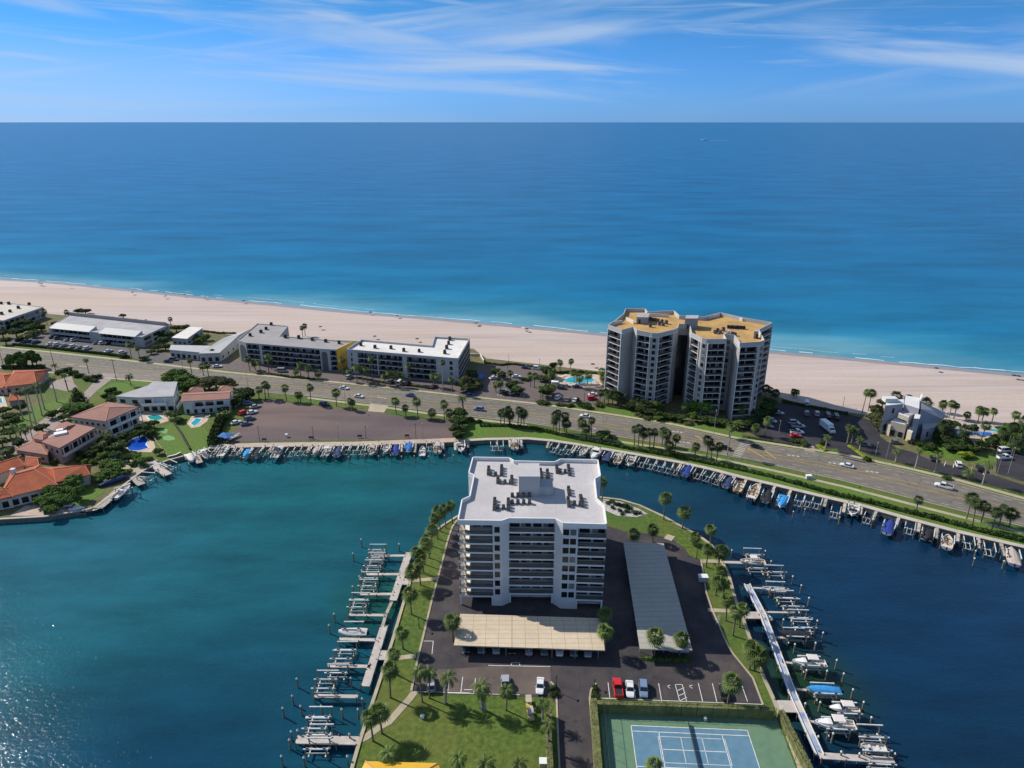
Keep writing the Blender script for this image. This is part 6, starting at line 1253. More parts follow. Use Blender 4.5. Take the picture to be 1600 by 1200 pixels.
trees('dark', 'dark shady tree at the foot of the tower', 'from the left', [(988, 633, 2, 2.4), (1004, 639, 2, 2.4), (1017, 640, 2.2, 2.6), (1028, 646, 1.8, 2.2), (1040, 648, 1.6, 2), (1052, 650, 1.6, 2), (1064, 652, 1.5, 2), (1102, 654, 1.8, 2.4), (1118, 657, 1.8, 2.4), (1132, 660, 1.6, 2.2), (1165, 662, 1.8, 2.2), (1176, 655, 2, 2.4), (1190, 646, 2.6, 2.8), (1198, 636, 3, 2.8), (1204, 628, 3, 2.4), (1207, 642, 2, 2)], gt)
trees('bright', 'bright green spreading tree before the tower', 'from the left', [(1089, 634, 3.8, 3.0), (1099, 634, 4, 3.2), (1108, 633, 3.6, 2.4), (1086, 641, 2.4, 2)], gt)
trees('mid', 'small round tree on the tower front verge', 'from the left', [(1025, 632, 3, 1.8), (1034, 634, 2.4, 1.8), (1028, 652, 1.4, 1.6), (1083, 650, 2.2, 1.8), (1154, 661, 2, 1.8), (1148, 665, 1.6, 1.4)], gt)
trees('dark_bush', 'shrub beside the tower car park entrance', 'from the left', [(1252, 690, .8, 1.8), (1257, 694, .7, 1.4), (1242, 688, .6, 1.4), (1356, 716, .8, 1.4), (1287, 690, .8, 1.4)], 'shrubs by the car parks')
gt = 'trees around the angular house'
trees('olive', 'tall bushy tree left of the angular house', 'from the far end', [(1370, 640, 3.6, 2.2), (1370, 652, 3, 2.4), (1373, 664, 2.4, 2), (1362, 650, 2.2, 1.8), (1380, 628, 3, 2)], gt)
trees('dark', 'dark garden tree right of the angular house', 'from the left', [(1466, 672, 2.6, 2.4), (1478, 668, 3, 2.8), (1490, 663, 2.6, 2), (1472, 684, 2.2, 2.4), (1486, 690, 2, 2.4), (1498, 686, 2.4, 2.6), (1510, 692, 2, 2.4), (1500, 698, 1.8, 2.2), (1520, 700, 1.8, 2.2), (1535, 694, 2, 2.2), (1455, 697, 1.6, 1.8), (1480, 698, 1.4, 1.8), (1520, 668, 2.2, 1.8), (1548, 690, 2, 2)], gt)
trees('mid', 'garden tree at the right picture edge', 'from the left', [(1560, 684, 2.6, 2.4), (1572, 672, 3, 2.6), (1584, 668, 3, 2.6), (1592, 682, 2.6, 2.4), (1575, 692, 2.4, 2.4), (1590, 698, 2.2, 2.2), (1599, 670, 3, 2.6)], gt)
trees('lime', 'lime green ornamental tree on the garden lawn', 'from the left', [(1504, 709, 1.6, 1.4), (1515, 710, 1.1, 1.6), (1510, 712, .9, 1.2)], gt)
trees('dark_bush', 'clipped shrub beside the angular house drive', 'from the left', [(1419, 681, .8, 1.6), (1428, 690, .7, 1.6), (1438, 694, .7, 1.4), (1446, 700, .6, 1.4), (1480, 746, .6, 1.2)], 'shrubs by the car parks')
trees('dark_bush', 'small dark plant in the pale gravel bed', 'from the left', [(955, 783, .4, .9), (962, 787, .35, .8), (969, 788, .4, .9), (976, 790, .4, 1), (983, 793, .4, .9), (958, 793, .3, .7), (968, 797, .3, .7), (979, 799, .35, .8), (990, 800, .4, .9), (998, 800, .4, .8), (950, 786, .3, .7), (972, 803, .3, .6)], 'plants in the gravel bed')
trees('dark_bush', 'small plant in the driveway kerb island', 'from the near end', [(929.5, 1088, .4, .7), (929, 1081, .4, .7), (929, 1074, .4, .6), (866, 1083, .5, .8), (864, 1075, .5, .8)], 'plants in the kerb islands')
# ------------------------------------------------------------------ cars
gp = 'cars parked by the condo'
car('pickup', 'red', (965, 1078), (961, 1050), 'bright red pickup truck parked against the tennis hedge', gp)
car('sedan', 'white', (984, 1080), (986, 1108), 'white car between the red pickup and the silver one', gp)
car('suv', 'light blue', (1005, 1080), (1007, 1108), 'pale silver blue four wheel drive beside the white car', gp)
car('sedan', 'black', (1131, 1085), (1126, 1060), 'black car under the small palm near the court corner', gp)
car('sedan', 'white', (844, 1075), (842, 1100), 'white car parked beside the driveway corner', gp)
car('pickup', 'silver', (790, 1073), (789, 1050), 'pale pickup half hidden behind a slim palm', gp)
car('suv', 'silver', (674, 1072), (674, 1050), 'silver car behind the palm clump on the left', gp)
for i, (x, c) in enumerate(((728, 'dark blue'), (752, 'grey'), (775, 'silver'), (800, 'black'), (826, 'silver'), (850, 'grey'), (874, 'white'), (896, 'grey'), (918, 'silver'))): car(('sedan', 'suv')[i % 2], c, (x, 1012 + i * .8), (x + 1, 1040), f'{c} car in the shade under the tan carport, {ordn(i + 1)} bay', gp)
car('sedan', 'silver', (1060, 1018), (1040, 1017), 'silver car showing at the near end of the long carport', gp)
gs = 'cars driving on the coast road'
a_r = lambda x, y, s: math.atan2((G(x + 40, y + 40 * s) - G(x, y)).y, (G(x + 40, y + 40 * s) - G(x, y)).x)
for k, c, x, y, s, rev, lab in (('sedan', 'white', 538, 608, .13, 0, 'white car on the road left of another white car'), ('sedan', 'white', 561, 621, .13, 0, 'white car on the near lane above the gravel lot'), ('sedan', 'blue', 641, 619.5, .13, 1, 'blue car on the road beyond the gravel lot'), ('suv', 'light blue', 748, 641, .12, 1, 'pale blue car on the road by the hotel driveway'), ('sedan', 'white', 914, 652, .16, 1, 'white car behind the third palm clump'),
    ('sedan', 'white', 1323, 729.5, .24, 1, 'white car near the tall lamp and curved driveway'), ('pickup', 'white', 1474, 762, .26, 1, 'white pickup truck with dark bed on the right'), ('sedan', 'black', 1182, 700, .22, 0, 'black car just past the crosswalk'), ('sedan', 'black', 1134, 702.5, .22, 0, 'black car just before the crosswalk on the near side'), ('sedan', 'grey', 115, 565, .1, 0, 'grey car far left on the road')):
    if lab.startswith('grey car far'): continue
    car(k, c, (x, y), a_r(x, y, s) + (math.pi if rev else 0), lab, gs)
gh3 = 'cars parked by the hotels'
for k, c, x, y, a, lab in (('van', 'silver', 441, 581, 0, 'silver van in front of the grey hotel'), ('suv', 'dark blue', 507, 633.5, -.1, 'dark blue car parked on the grass edge of the gravel lot'), ('suv', 'silver', 546, 591, 1, 'silver car under the palms between the hotels'), ('suv', 'grey', 611, 598, 1.3, 'grey car first in the white hotel bays'), ('van', 'white', 625, 600, 1.3, 'white van in the white hotel bays'), ('suv', 'black', 637, 601, 1.3, 'black car beside the white van at the hotel'), ('sedan', 'black', 678, 606, 1, 'black car by the tall slim palm'), ('sedan', 'dark blue', 822, 576, -.3, 'dark car at the beach end of the hotel lot'), ('suv', 'white', 839, 577, -.3, 'white car at the beach end of the hotel lot'), ('sedan', 'white', 807, 590, 0, 'white car crossing the hotel lot'), ('sedan', 'white', 771, 592, .6, 'white car in the hotel shadow'), ('sedan', 'silver', 786, 613, .6, 'silver car below the twin parking palms'),
    ('sedan', 'black', 878, 608, -.2, 'black car beside the pool hedge, left'), ('sedan', 'dark blue', 902, 606, -.2, 'dark blue car beside the pool hedge, right'), ('suv', 'white', 872, 623, 1.1, 'white car first in the row facing the road'), ('sedan', 'grey', 887, 626, 1.1, 'grey car second in the row facing the road'), ('sedan', 'white', 899, 627, 1.1, 'white car third in the row facing the road'), ('sedan', 'white', 927, 618, .2, 'white car behind the red one near the tower'), ('suv', 'red', 925, 624.5, .2, 'red car near the left foot of the tower'), ('suv', 'white', 801, 616, .5, 'white car under the parking lot trees'), ('sedan', 'blue', 735, 619, .3, 'blue car by the road at the hotel corner'), ('suv', 'grey', 272, 563, -.1, 'grey car by the lobby entrance'), ('sedan', 'black', 263, 566, -.1, 'black car by the lobby entrance'), ('sedan', 'white', 340, 574, .2, 'white car beside the lobby planting')): car(k, c, (x, y), a, lab, gh3)
gm = 'cars parked at the motel'
for i, (x, y, c) in enumerate(((83, 528, 'black'), (91, 529.5, 'grey'), (107, 532, 'silver'), (117, 532.5, 'white'), (152, 537, 'grey'), (161, 537.5, 'white'), (170, 538, 'black'))): car(('sedan', 'suv')[i % 2], c, (x, y), 1.0, f'{c} car in the motel row nearest the building, {ordn(i + 1)} from the left', gm)
for i, (x, y, c) in enumerate(((30, 532.5, 'dark blue'), (44, 534.5, 'blue'), (57, 536, 'dark blue'), (80, 538.5, 'white'), (90, 539.5, 'white'), (101, 541, 'silver'), (115, 542.5, 'white'), (126, 544, 'silver'), (137, 545.5, 'white'), (170, 550, 'white'), (191, 552.5, 'white'))): car(('suv', 'sedan')[i % 2], c, (x, y), 1.0, f'{c} car in the motel row along the low hedge, {ordn(i + 1)} from the left', gm)
gt2 = 'cars parked by the tower'
for k, c, x, y, a, lab in (('van', 'white', 1260, 632.5, 1.2, 'white van at the beach end of the tower lot'), ('sedan', 'silver', 1216, 647, -.3, 'silver car under the dark trees of the tower lot'), ('suv', 'silver', 1205, 659, -.8, 'silver car right of the small round palm'), ('sedan', 'grey', 1200, 667, -.8, 'grey car near the tower verge'), ('suv', 'grey', 1260, 648, 1.3, 'grey car left in the island bays'), ('suv', 'silver', 1276, 648.5, 1.3, 'silver car right in the island bays'), ('van', 'black', 1293, 652, 1.3, 'black van left behind the big white truck'), ('van', 'black', 1306, 654, 1.3, 'black van right behind the big white truck'), ('pickup', 'silver', 1247, 668, 0, 'silver pickup in the stacked shaded bays'), ('pickup', 'white', 1245, 677.5, 0, 'white pickup in the stacked shaded bays'), ('sedan', 'red', 1243, 683, 0, 'red car in front of the white pickup'), ('suv', 'silver', 1240, 662, 0, 'silver car behind the silver pickup')): car(k, c, (x, y), a, lab, gt2)
gv = 'cars parked by the angular house'
for k, c, x, y, a, lab in (('sedan', 'grey', 1399, 693, -.1, 'grey car at the angular house door'), ('suv', 'grey', 1350, 697, -.3, 'grey car near the lime hedge'), ('sedan', 'black', 1457, 718, 1.2, 'black car under a shaggy palm'), ('suv', 'white', 1497, 728, 1.2, 'white car alone in the painted bays'), ('suv', 'black', 1530, 734, 1.2, 'black car right of the white car in the bays'), ('van', 'white', 1570, 706, .1, 'white van at the far right lot'), ('pickup', 'white', 1569, 717, .1, 'white pickup at the far right lot')): car(k, c, (x, y), a, lab, gv)
gg = 'vehicles along the gravel lot edge'
for k, c, x, y, a, lab in (('sedan', 'silver', 399, 637, .6, 'silver car nearest the road at the gravel lot edge'), ('sedan', 'white', 394, 646, .6, 'small white car at the gravel lot edge'), ('suv', 'red', 381, 647, .9, 'red car among the clutter by the gravel lot'), ('suv', 'grey', 390, 656, .6, 'grey car in the middle of the gravel lot edge'), ('suv', 'light blue', 388, 632, .3, 'bluish car in the shade by the gravel lot'), ('sedan', 'white', 369, 662, .8, 'white car among the clutter by the gravel lot'), ('sedan', 'grey', 385, 664, .5, 'grey car at the lower gravel lot edge')): car(k, c, (x, y), a, lab, gg)
p = G(1292, 672); t = thing('box_truck', 'big white truck with boxy body in the shaded tower lot', 'truck', (*p, .06), -1.45)
mb = MB(); mb.box(-1, 0, .8, 6, 2.5, 2.5); mb.build('cargo_box', M['car_white'], t); mb = MB(); mb.loft([[(x, -1.15, .5), (x, 1.15, .5), (x, 1.1, z), (x, -1.1, z)] for x, z in ((2.05, 2.5), (3.0, 2.4), (3.5, 1.5), (4.3, 1.3))]); mb.build('cab', M['car_white'], t); mb = MB(); mb.add([(3.08, -1, 2.3), (3.08, 1, 2.3), (3.52, 1, 1.6), (3.52, -1, 1.6)], [(0, 3, 2, 1)]); mb.build('windscreen', M['car_glass'], t)
for x in (-2.6, 3.2):
    for s_ in (-1, 1): mb = MB(); mb.tube([(x, s_ * .95, .45), (x, s_ * 1.22, .45)], .45, 10); mb.build('wheel', M['tyre'], t)
# carts by the driveway corner
def cart(px, a, lab, col_):
    p = G(*px); t = thing('golf_cart', lab, 'golf cart', (*p, .02), a); mb = MB(); mb.loft([[(x, -.6, .25), (x, .6, .25), (x, .6, z), (x, -.6, z)] for x, z in ((-1.2, .8), (-.3, .85), (-.2, .45), (.6, .45), (.8, .85), (1.25, .7))]); mb.build('body', M[col_], t); mb = MB(); mb.box(0, 0, 1.85, 2.0, 1.25, .1); mb.build('roof', M['canvas_tan'], t); mb = MB(); mb.box(-.35, 0, .85, .5, 1.1, .4); mb.build('seat', M['bed_dark'], t)
    for x in (-.8, .8):
        for s_ in (-1, 1): mb = MB(); mb.tube([(x, s_ * .5, .24), (x, s_ * .66, .24)], .24, 8); mb.build('wheel', M['tyre'], t); mb = MB(); mb.tube([(x, s_ * .55, .6), (x * .95, s_ * .55, 1.85)], .03, 5); mb.build('roof_post', M['rim'], t)
mk('cart_yellow', (.60, .52, .08), .5, .1, 1)
cart((826, 1102), -1.5, 'yellow cart with tan roof parked by the driveway hedge', 'cart_yellow')
cart((829, 1120), -1.4, 'tan roofed utility cart nearest the clipped driveway hedge', 'boat_deck_tan')
# ------------------------------------------------------------------ boats, lifts and docks
def wall_dir(p):
    """heading from the sea wall straight out over the water, nearest wall stretch"""
    best = None
    for i in range(len(wall) - 1):
        a, b = wall[i], wall[i + 1]; d = b - a; f = max(0, min(1, (p - a).dot(d) / d.length_squared)); q = a + d * f; r = (p - q).length
        if best is None or r < best[0]: best = (r, q, d.normalized())
    return best[1], math.atan2(-best[2].x, best[2].y)
BT = {}
def boat(px, kind, L, W, hull, top, a, label, deck='boat_deck', eng=1, engm='engine', z=WZ + 1.05, group=None, h=None):
    p = G(*px, z + .6)
    return place(('boat', kind, L, W, hull, top, deck, eng), lambda: boat_root(kind, L, W, hull, top, deck, eng, engm), (p.x, p.y, z), a, label, 'boat', group)
def lift(p, a, label, group, sc=(1, 1, 1)):
    return place(('lift',), lift_root, (p.x, p.y, WZ + 1.35), a, label, 'boat lift', group, sc)
# boats along the house and promenade wall, then along the bay lawn, left to right
WB = [(297, 716, 'cov', 7, 2.4, 'gelcoat', 'canvas_white', 1, 'white covered boat left of the double finger dock'), (318, 710, 'cc', 7, 2.3, 'gelcoat', 'canvas_white', 1, 'white boat with canopy right of the double finger dock'),
      (349, 706, 'bow', 7.5, 2.5, 'gelcoat', None, 1, 'white open boat at the left end of the promenade'), (386, 709, 'cov', 6.5, 2.3, 'gelcoat', 'canvas_sky', 1, 'boat with pale blue cover near the promenade left end'), (402, 708, 'cov', 6.5, 2.2, 'gelcoat', 'canvas_black', 1, 'boat with dark grey cover beside the pale blue one'),
      (434, 707, 'cab', 8.5, 2.9, 'gelcoat', 'canvas_black', 1, 'large white cruiser with black canopy on the promenade'), (494, 704.5, 'cov', 6, 2.2, 'gelcoat', 'canvas_tan', 1, 'small tan covered boat left of a white one'), (511, 705.5, 'cc', 7, 2.4, 'gelcoat', 'canvas_white', 1, 'white boat with white canopy on the promenade'),
      (529, 705.5, 'cov', 7, 2.4, 'gelcoat', 'canvas_navy', 1, 'navy covered boat in the middle of the promenade'), (582, 704, 'cc', 7, 2.4, 'gelcoat', 'canvas_tan', 1, 'boat with tan canopy right of the empty lifts'), (603, 702, 'skiff', 5.5, 2, 'gelcoat', None, 1, 'small open skiff left of two blue boats'),
      (618, 703, 'cov', 6.5, 2.4, 'gelcoat', 'canvas_royal', 1, 'royal blue covered boat, left of two blue ones'), (639, 699.5, 'cov', 7, 2.7, 'gelcoat', 'canvas_blue', 1, 'bright blue covered boat, right of two blue ones'), (660, 706, 'bow', 7.5, 2.3, 'gelcoat_blue', None, 1, 'white and light blue boat floating stern out'),
      (684, 700, 'cab', 7.5, 2.6, 'gelcoat', 'canvas_tan', 1, 'tan topped cruiser near the promenade right end'), (720, 698, 'bow', 8.5, 2.8, 'gelcoat', None, 2, 'big white open boat at the promenade corner'), (804, 695, 'cab', 7, 2.6, 'gelcoat', 'canvas_tan', 1, 'tan topped boat beyond the condo roof'),
      (911, 706.5, 'skiff', 6, 2.2, 'gelcoat', None, 1, 'low white skiff left of a big white cruiser'), (931, 709, 'cab', 8.5, 2.9, 'gelcoat', 'canvas_white', 2, 'big white cruiser just right of the condo roof'), (950, 714, 'cov', 6.5, 2.4, 'gelcoat_navy', 'canvas_navy', 1, 'dark navy boat between white cruisers'), (967, 717, 'cc', 7, 2.5, 'gelcoat', 'canvas_tan', 1, 'white boat with tan canopy by the bay lawn wall'), (986, 721, 'bow', 7, 2.5, 'gelcoat', None, 1, 'white open boat before the run of empty lifts'),
      (1074, 736, 'cov', 7, 2.6, 'gelcoat', 'canvas_royal', 1, 'vivid royal blue covered boat after the empty lifts'), (1138, 754, 'cov', 6.5, 2.4, 'gelcoat', 'canvas_navy', 1, 'dark blue covered boat left of a tan one'), (1155, 761, 'pont', 7, 2.6, 'boat_deck_tan', None, 1, 'flat tan deck boat between blue and big tan boats'), (1178, 769, 'bow', 9.5, 3.0, 'gelcoat', None, 3, 'big tan decked boat with three engines'),
      (1199, 776, 'cov', 7, 2.4, 'gelcoat', 'canvas_black', 1, 'white boat with black cockpit cover'), (1223, 784, 'cov', 7.5, 2.7, 'gelcoat', 'canvas_sky', 2, 'white boat with sky blue cover'), (1333, 797, 'bow', 7, 2.6, 'gelcoat', None, 1, 'white bow out boat alone on the long wall'), (1389, 824, 'cov', 7.5, 2.7, 'gelcoat', 'canvas_royal', 1, 'white boat under a deep blue cover on its lift'), (1449, 836, 'cov', 6.5, 2.4, 'gelcoat_black', 'canvas_black', 1, 'boat under black cover near the right end'), (1480, 847, 'bow', 7, 2.6, 'gelcoat', None, 1, 'open tan boat right of the black covered one'), (1582, 870, 'cov', 8, 2.9, 'gelcoat', 'canvas_tan', 1, 'large tan covered boat at the right picture edge')]
grp_b, grp_l = 'boats docked along the sea wall', 'boat lifts along the sea wall'
sn = 0
for i, (x, y, k, L, W, hu, tp, en, lab) in enumerate(WB):
    p = G(x, y, .2); q, a = wall_dir(p); bow_out = (i % 3 == 0) or 'bow out' in lab or 'skiff' in lab
    if 'engines' in lab or 'cover' in lab and i % 3: bow_out = False
    boat((x, y), k, L * 1.12, W * 1.18, hu, tp, a + (0 if bow_out else math.pi), lab, 'boat_deck_tan' if 'tan' in lab else 'boat_deck', en, group=grp_b, z=WZ + (.0 if 'floating' in lab else 1.15))
    if 'floating' in lab: continue
    sn += 1; lift(p, a, f'boat lift holding the {" ".join(lab.split()[:7])}', grp_l, (1, .92, 1))
EL = [(333, 706), (364, 706), (372, 706), (418, 705), (455, 707), (466, 706), (477, 705), (541, 704), (554, 704.5), (566, 704), (573, 703), (672, 699), (772, 698), (781, 698), (866, 701), (877, 704), (889, 704), (1003, 724), (1018, 727), (1031, 730), (1044, 733), (1056, 736), (1091, 742), (1106, 746), (1121, 751), (1249, 784), (1262, 785), (1276, 788), (1305, 802), (1357, 811), (1421, 827), (1513, 850), (1545, 860)]
for i, (x, y) in enumerate(EL):
    p = G(x, y, .2); q, a = wall_dir(p); lift(p, a, f'empty boat lift along the far sea wall, {ordn(i + 1)} from the left', grp_l, (1, .75, 1))
mk('wood_grey', (.36, .32, .27), .9, .15, 1)
for i, x in enumerate((342, 378, 393, 426, 443, 485, 503, 520, 537, 590, 610, 628, 649, 692, 711, 730, 796, 814, 858, 902, 921, 941, 958, 977, 995, 1064, 1083, 1129, 1147, 1166, 1189, 1211, 1236, 1291, 1321, 1346, 1370, 1405, 1437, 1465, 1497, 1529, 1565)):
    # finger piers run out from the wall between the slips
    for k in range(len(wall) - 1):
        xa, xb = WALL[k][0], WALL[k + 1][0]
        if xa <= x < xb: f = (x - xa) / (xb - xa); q = wall[k] + (wall[k + 1] - wall[k]) * f; d = (wall[k + 1] - wall[k]).normalized(); out = Vector((d.y, -d.x)); break
    L = 5.4 + (i * 37 % 5) * .5; e = q + out * L; o = (*q, 0); t = thing('finger_pier', f'narrow finger pier on the far sea wall, {ordn(i + 1)} from the left', 'pier', o, 0, 'finger piers on the far sea wall')
    mb = MB(o); mb.prism([q - d * .45, q + d * .45, e + d * .45, e - d * .45], -.1, .1); mb.build('deck', M['dock_deck' if i % 3 else 'wood_grey'], t)
    for f in (.5, .98):
        for sg in (-1, 1): pp = q + (e - q) * f + d * sg * .56; mb = MB(o); mb.tube([(*pp, -4), (*pp, 1.1)], .13, 6); mb.build('piling', M['piling'], t)
# left corner docks and boats
dock('dock jutting right from the dockside garden at left', [((152, 794), (188, 764), 3.4)], 'wood_grey')
dock('tan timber dock with lift at the sandy terrace corner', [((205, 741), (221, 757), 2.6)], 'wood_grey')
dock('square yellowish timber dock platform below the pool house', [((236, 722), (262, 742), 3.0), ((230, 722), (246, 719), 1.5)], 'dock_deck')
dock('double finger dock between two white boats at the lawn', [((304, 706), (312, 723), 2.2)], 'wood_grey')
boat((191, 768), 'cc', 9.5, 3.0, 'gelcoat', None, math.atan2((G(207, 754) - G(180, 778)).y, (G(207, 754) - G(180, 778)).x), 'big white boat lifted beside the left garden dock', z=WZ + 1.6, group='boats by the left houses')
boat((143, 797), 'skiff', 6, 2.2, 'gelcoat_black', None, .15, 'dark low boat at the end of the left garden dock', z=WZ + .6, group='boats by the left houses')
boat((112, 796), 'cab', 8.5, 2.7, 'gelcoat', 'canvas_white', .12, 'white cabin boat lying along the left sea wall', z=WZ + .5, group='boats by the left houses')
boat((83, 800), 'skiff', 7, 2.2, 'gelcoat', None, .1, 'white open skiff left of the cabin boat', z=WZ + .5, group='boats by the left houses')
boat((178, 752), 'cov', 9, 1.7, 'gelcoat_navy', 'canvas_navy', .75, 'long navy covered boat on the garden bank', z=.1, group='boats by the left houses')
boat((358, 681), 'skiff', 5.5, 1.6, 'gelcoat_blue', None, 1.1, 'left one of two pale dinghies beside the blue canopy', z=.2, group='boats by the left houses')
boat((366, 682), 'skiff', 5.5, 1.6, 'gelcoat', None, 1.1, 'right one of two pale dinghies beside the blue canopy', z=.2, group='boats by the left houses')
p = G(200, 757, 0); 
for i, (x, y) in enumerate(((194, 768), (228, 747), (250, 735), (265, 728))): lift(G(x, y, .2), .7 if i == 0 else wall_dir(G(x, y))[1], f'boat lift by the left gardens, {ordn(i + 1)} from the left', 'boat lifts by the left houses', (1, .9, 1))
# left condo docks
gd = 'docks on the left of the condo'
dock('main walkway of the upper left condo dock', [((639, 863), (614, 938), 2.0), ((622, 908), (641, 909), 2.6)], 'dock_deck', group=gd)
dock('main walkway of the lower left condo dock', [((600, 978), (571, 1072), 1.9), ((590, 1023), (612, 1024), 3.0)], 'dock_deck', group=gd)
dock('narrow bent gangway between the two left condo docks', [((612, 940), (603, 960), .8), ((603, 960), (597, 980), .8)], 'wood_grey', group=gd)
FG = [((580, 868), (634, 868)), ((572, 897), (625, 897)), ((562, 928), (616, 928)), ((545, 960), (603, 961)), ((530, 998), (593, 1000)), ((512, 1040), (579, 1041)), ((491, 1087), (559, 1088))]
for i, (a, b) in enumerate(FG): dock(f'white finger pier on the left condo docks, {ordn(i + 1)} from the far end', [(a, b, .95)], 'dock_deck', group=gd)
dock('long lower finger pier joined to the curving lawn path', [((463, 1155), (560, 1157), 2.0)], 'dock_deck', group=gd)
LL = [(590, 861), (588, 874), (583, 886), (578, 905), (575, 917), (563, 938), (559, 950), (552, 984), (542, 1016), (535, 1030), (527, 1052), (511, 1062), (507, 1076), (500, 1120), (494, 1138), (501, 1148), (497, 1170)]
for i, (x, y) in enumerate(LL): p = G(x, y, .2); lift(p, 0, f'boat lift on the left condo docks, {ordn(i + 1)} from the far end', 'boat lifts on the left of the condo', (.95, .75, 1))
boat((551, 988), 'cov', 7, 2.5, 'gelcoat', 'canvas_white', math.pi, 'white covered boat alone on the left condo docks', z=WZ + 1.3)
PL = [(565, 850), (624, 857), (552, 872), (523, 967), (515, 985), (465, 1069), (458, 1096), (443, 1115), (471, 1112), (503, 1112), (535, 1117), (560, 1117), (567, 1100), (549, 1068), (456, 1152), (453, 1165), (441, 1191), (476, 1193), (544, 1191), (547, 1156), (466, 1150), (562, 908), (566, 899), (552, 924)]
def piles(lst, desc, phrase, group):
    for i, (x, y) in enumerate(lst):
        p = G(x, y, WZ + 1); place(('piling',), piling_root, (p.x, p.y, WZ + .75), random.uniform(0, 6), f'{desc}, {ordn(i + 1)} {phrase}', 'piling', group, (1, 1, 1.2))
piles(PL, 'single mooring post standing in the left bay water', 'by distance', 'mooring posts in the left bay')
# right condo docks
gd = 'docks on the right of the condo'
dock('long right condo dock walkway with blue tinted planks', [((1167, 913), (1192, 961), 1.7), ((1192, 961), (1240, 1088), 1.7), ((1240, 1088), (1281, 1180), 1.7)], 'dock_blue', group=gd)
dock('upper landing linking the right condo lawn and dock', [((1163, 961), (1194, 961), 2.6)], 'dock_deck', group=gd)
dock('lower landing linking the tennis corner and dock', [((1213, 1103), (1255, 1104), 3.2)], 'dock_deck', group=gd)
dock('short far finger pier on the right condo sea wall', [((1128, 878), (1168, 879), 1.1)], 'dock_deck', group=gd)
dock('long finger pier at the near end of the right dock', [((1280, 1180), (1397, 1188), 1.5)], 'dock_deck', group=gd)
for i, (a, b) in enumerate((((1171, 918), (1194, 919)), ((1196, 956), (1243, 957)), ((1212, 996), (1232, 996)), ((1222, 1034), (1240, 1036)), ((1242, 1076), (1262, 1078)), ((1264, 1126), (1284, 1130)))): dock(f'narrow boarding plank on the right condo dock, {ordn(i + 1)} from the far end', [(a, b, .6)], 'dock_deck', group=gd)
W1 = GP([(1167, 913), (1192, 961), (1240, 1088), (1281, 1180)], .2)
for side, lab in ((-.72, 'water'), (.72, 'land')):
    t = thing('dock_rail', f'long pale pipe rail along the {lab} side of the right dock', 'rail', (*W1[0], 0)); o = (*W1[0], 0); mb = MB(o); strip(mb, W1, side - .13, side + .13, .5, .42); mb.build('rail', M['pile_cap'], t)
    for q_, a_ in walk(offs(W1, side), 3): mb = MB(o); mb.box(q_.x, q_.y, .2, .1, .1, .215); mb.build('post', M['pile_cap'], t)
gb2 = 'boats on the right condo docks'
R_ = math.pi - .09
boat((1176, 878), 'cc', 7, 2.4, 'gelcoat', 'canvas_white', R_, 'white console boat at the far right finger pier', 'boat_deck_tan', group=gb2, z=WZ + 1.4)
boat((1209, 921), 'skiff', 6.2, 2.0, 'gelcoat', None, R_, 'small white skiff on the second right lift', group=gb2, z=WZ + 1.3)
boat((1199, 962), 'skiff', 3.6, 1.3, 'gelcoat_teal', None, 1.9, 'little turquoise craft beside the upper landing', group=gb2, z=WZ + .6) if mk('gelcoat_teal', (.05, .42, .45), .4, .05, 1) is None else None
boat((1242, 992), 'cov', 7.5, 2.6, 'gelcoat_black', 'canvas_black', R_, 'boat fully under a black cover', group=gb2, z=WZ + 1.4)
boat((1264, 1036), 'cab', 7.6, 2.5, 'gelcoat', 'canvas_white', R_, 'white cabin boat with pale hardtop above the blue cover', group=gb2, z=WZ + 1.5)
boat((1287, 1079), 'cov', 7.2, 2.5, 'gelcoat', 'canvas_sky', R_, 'boat under a bright sky blue cover on its lift', group=gb2, z=WZ + 1.5)
boat((1318, 1109), 'cab', 7, 2.4, 'gelcoat_black', 'canvas_white', R_, 'dark boat with white hardtop behind the largest white one', group=gb2, z=WZ + 1.4)
boat((1304, 1132), 'cab', 8.2, 2.7, 'gelcoat', 'canvas_white', R_, 'largest white hardtop boat nearest the viewer', group=gb2, z=WZ + 1.5)
boat((1364, 1167), 'skiff', 5, 1.9, 'gelcoat', None, R_, 'small skiff at the bottom right lift', group=gb2, z=WZ + 1.2)
RL = [(1177, 868), (1181, 889), (1211, 895), (1213, 921), (1226, 935), (1236, 948), (1249, 966), (1255, 981), (1242, 995), (1266, 1040), (1287, 1083), (1322, 1114), (1306, 1138), (1362, 1150), (1366, 1170), (1372, 1192)]
for i, (x, y) in enumerate(RL): p = G(x, y, .2); lift(p, -.06, f'boat lift on the right condo docks, {ordn(i + 1)} from the far end', 'boat lifts on the right of the condo', (1.0, .86, 1))
PR = [(1143, 867), (1195, 868), (1204, 884), (1238, 908), (1251, 922), (1263, 942), (1223, 976), (1276, 978), (1285, 997), (1273, 1013), (1241, 1015), (1306, 1040), (1317, 1061), (1291, 1057), (1259, 1056), (1331, 1086), (1348, 1106), (1280, 1106), (1257, 1108), (1360, 1130), (1300, 1155), (1277, 1160), (1396, 1187), (1313, 1184), (1341, 1187)]
piles(PR, 'single white capped mooring post by the right condo docks', 'from the far end', 'mooring posts by the right docks')
piles([(1523, 868), (1521, 880), (1567, 884), (1239, 806), (1257, 802), (1311, 815), (1180, 781)], 'mooring post standing off the far sea wall', 'in the row', 'mooring posts off the far wall')
piles([(133, 803), (205, 777), (220, 775), (228, 755), (245, 752), (258, 748), (282, 733), (296, 731), (273, 736)], 'mooring post off the left gardens', 'in the row', 'mooring posts off the left gardens')
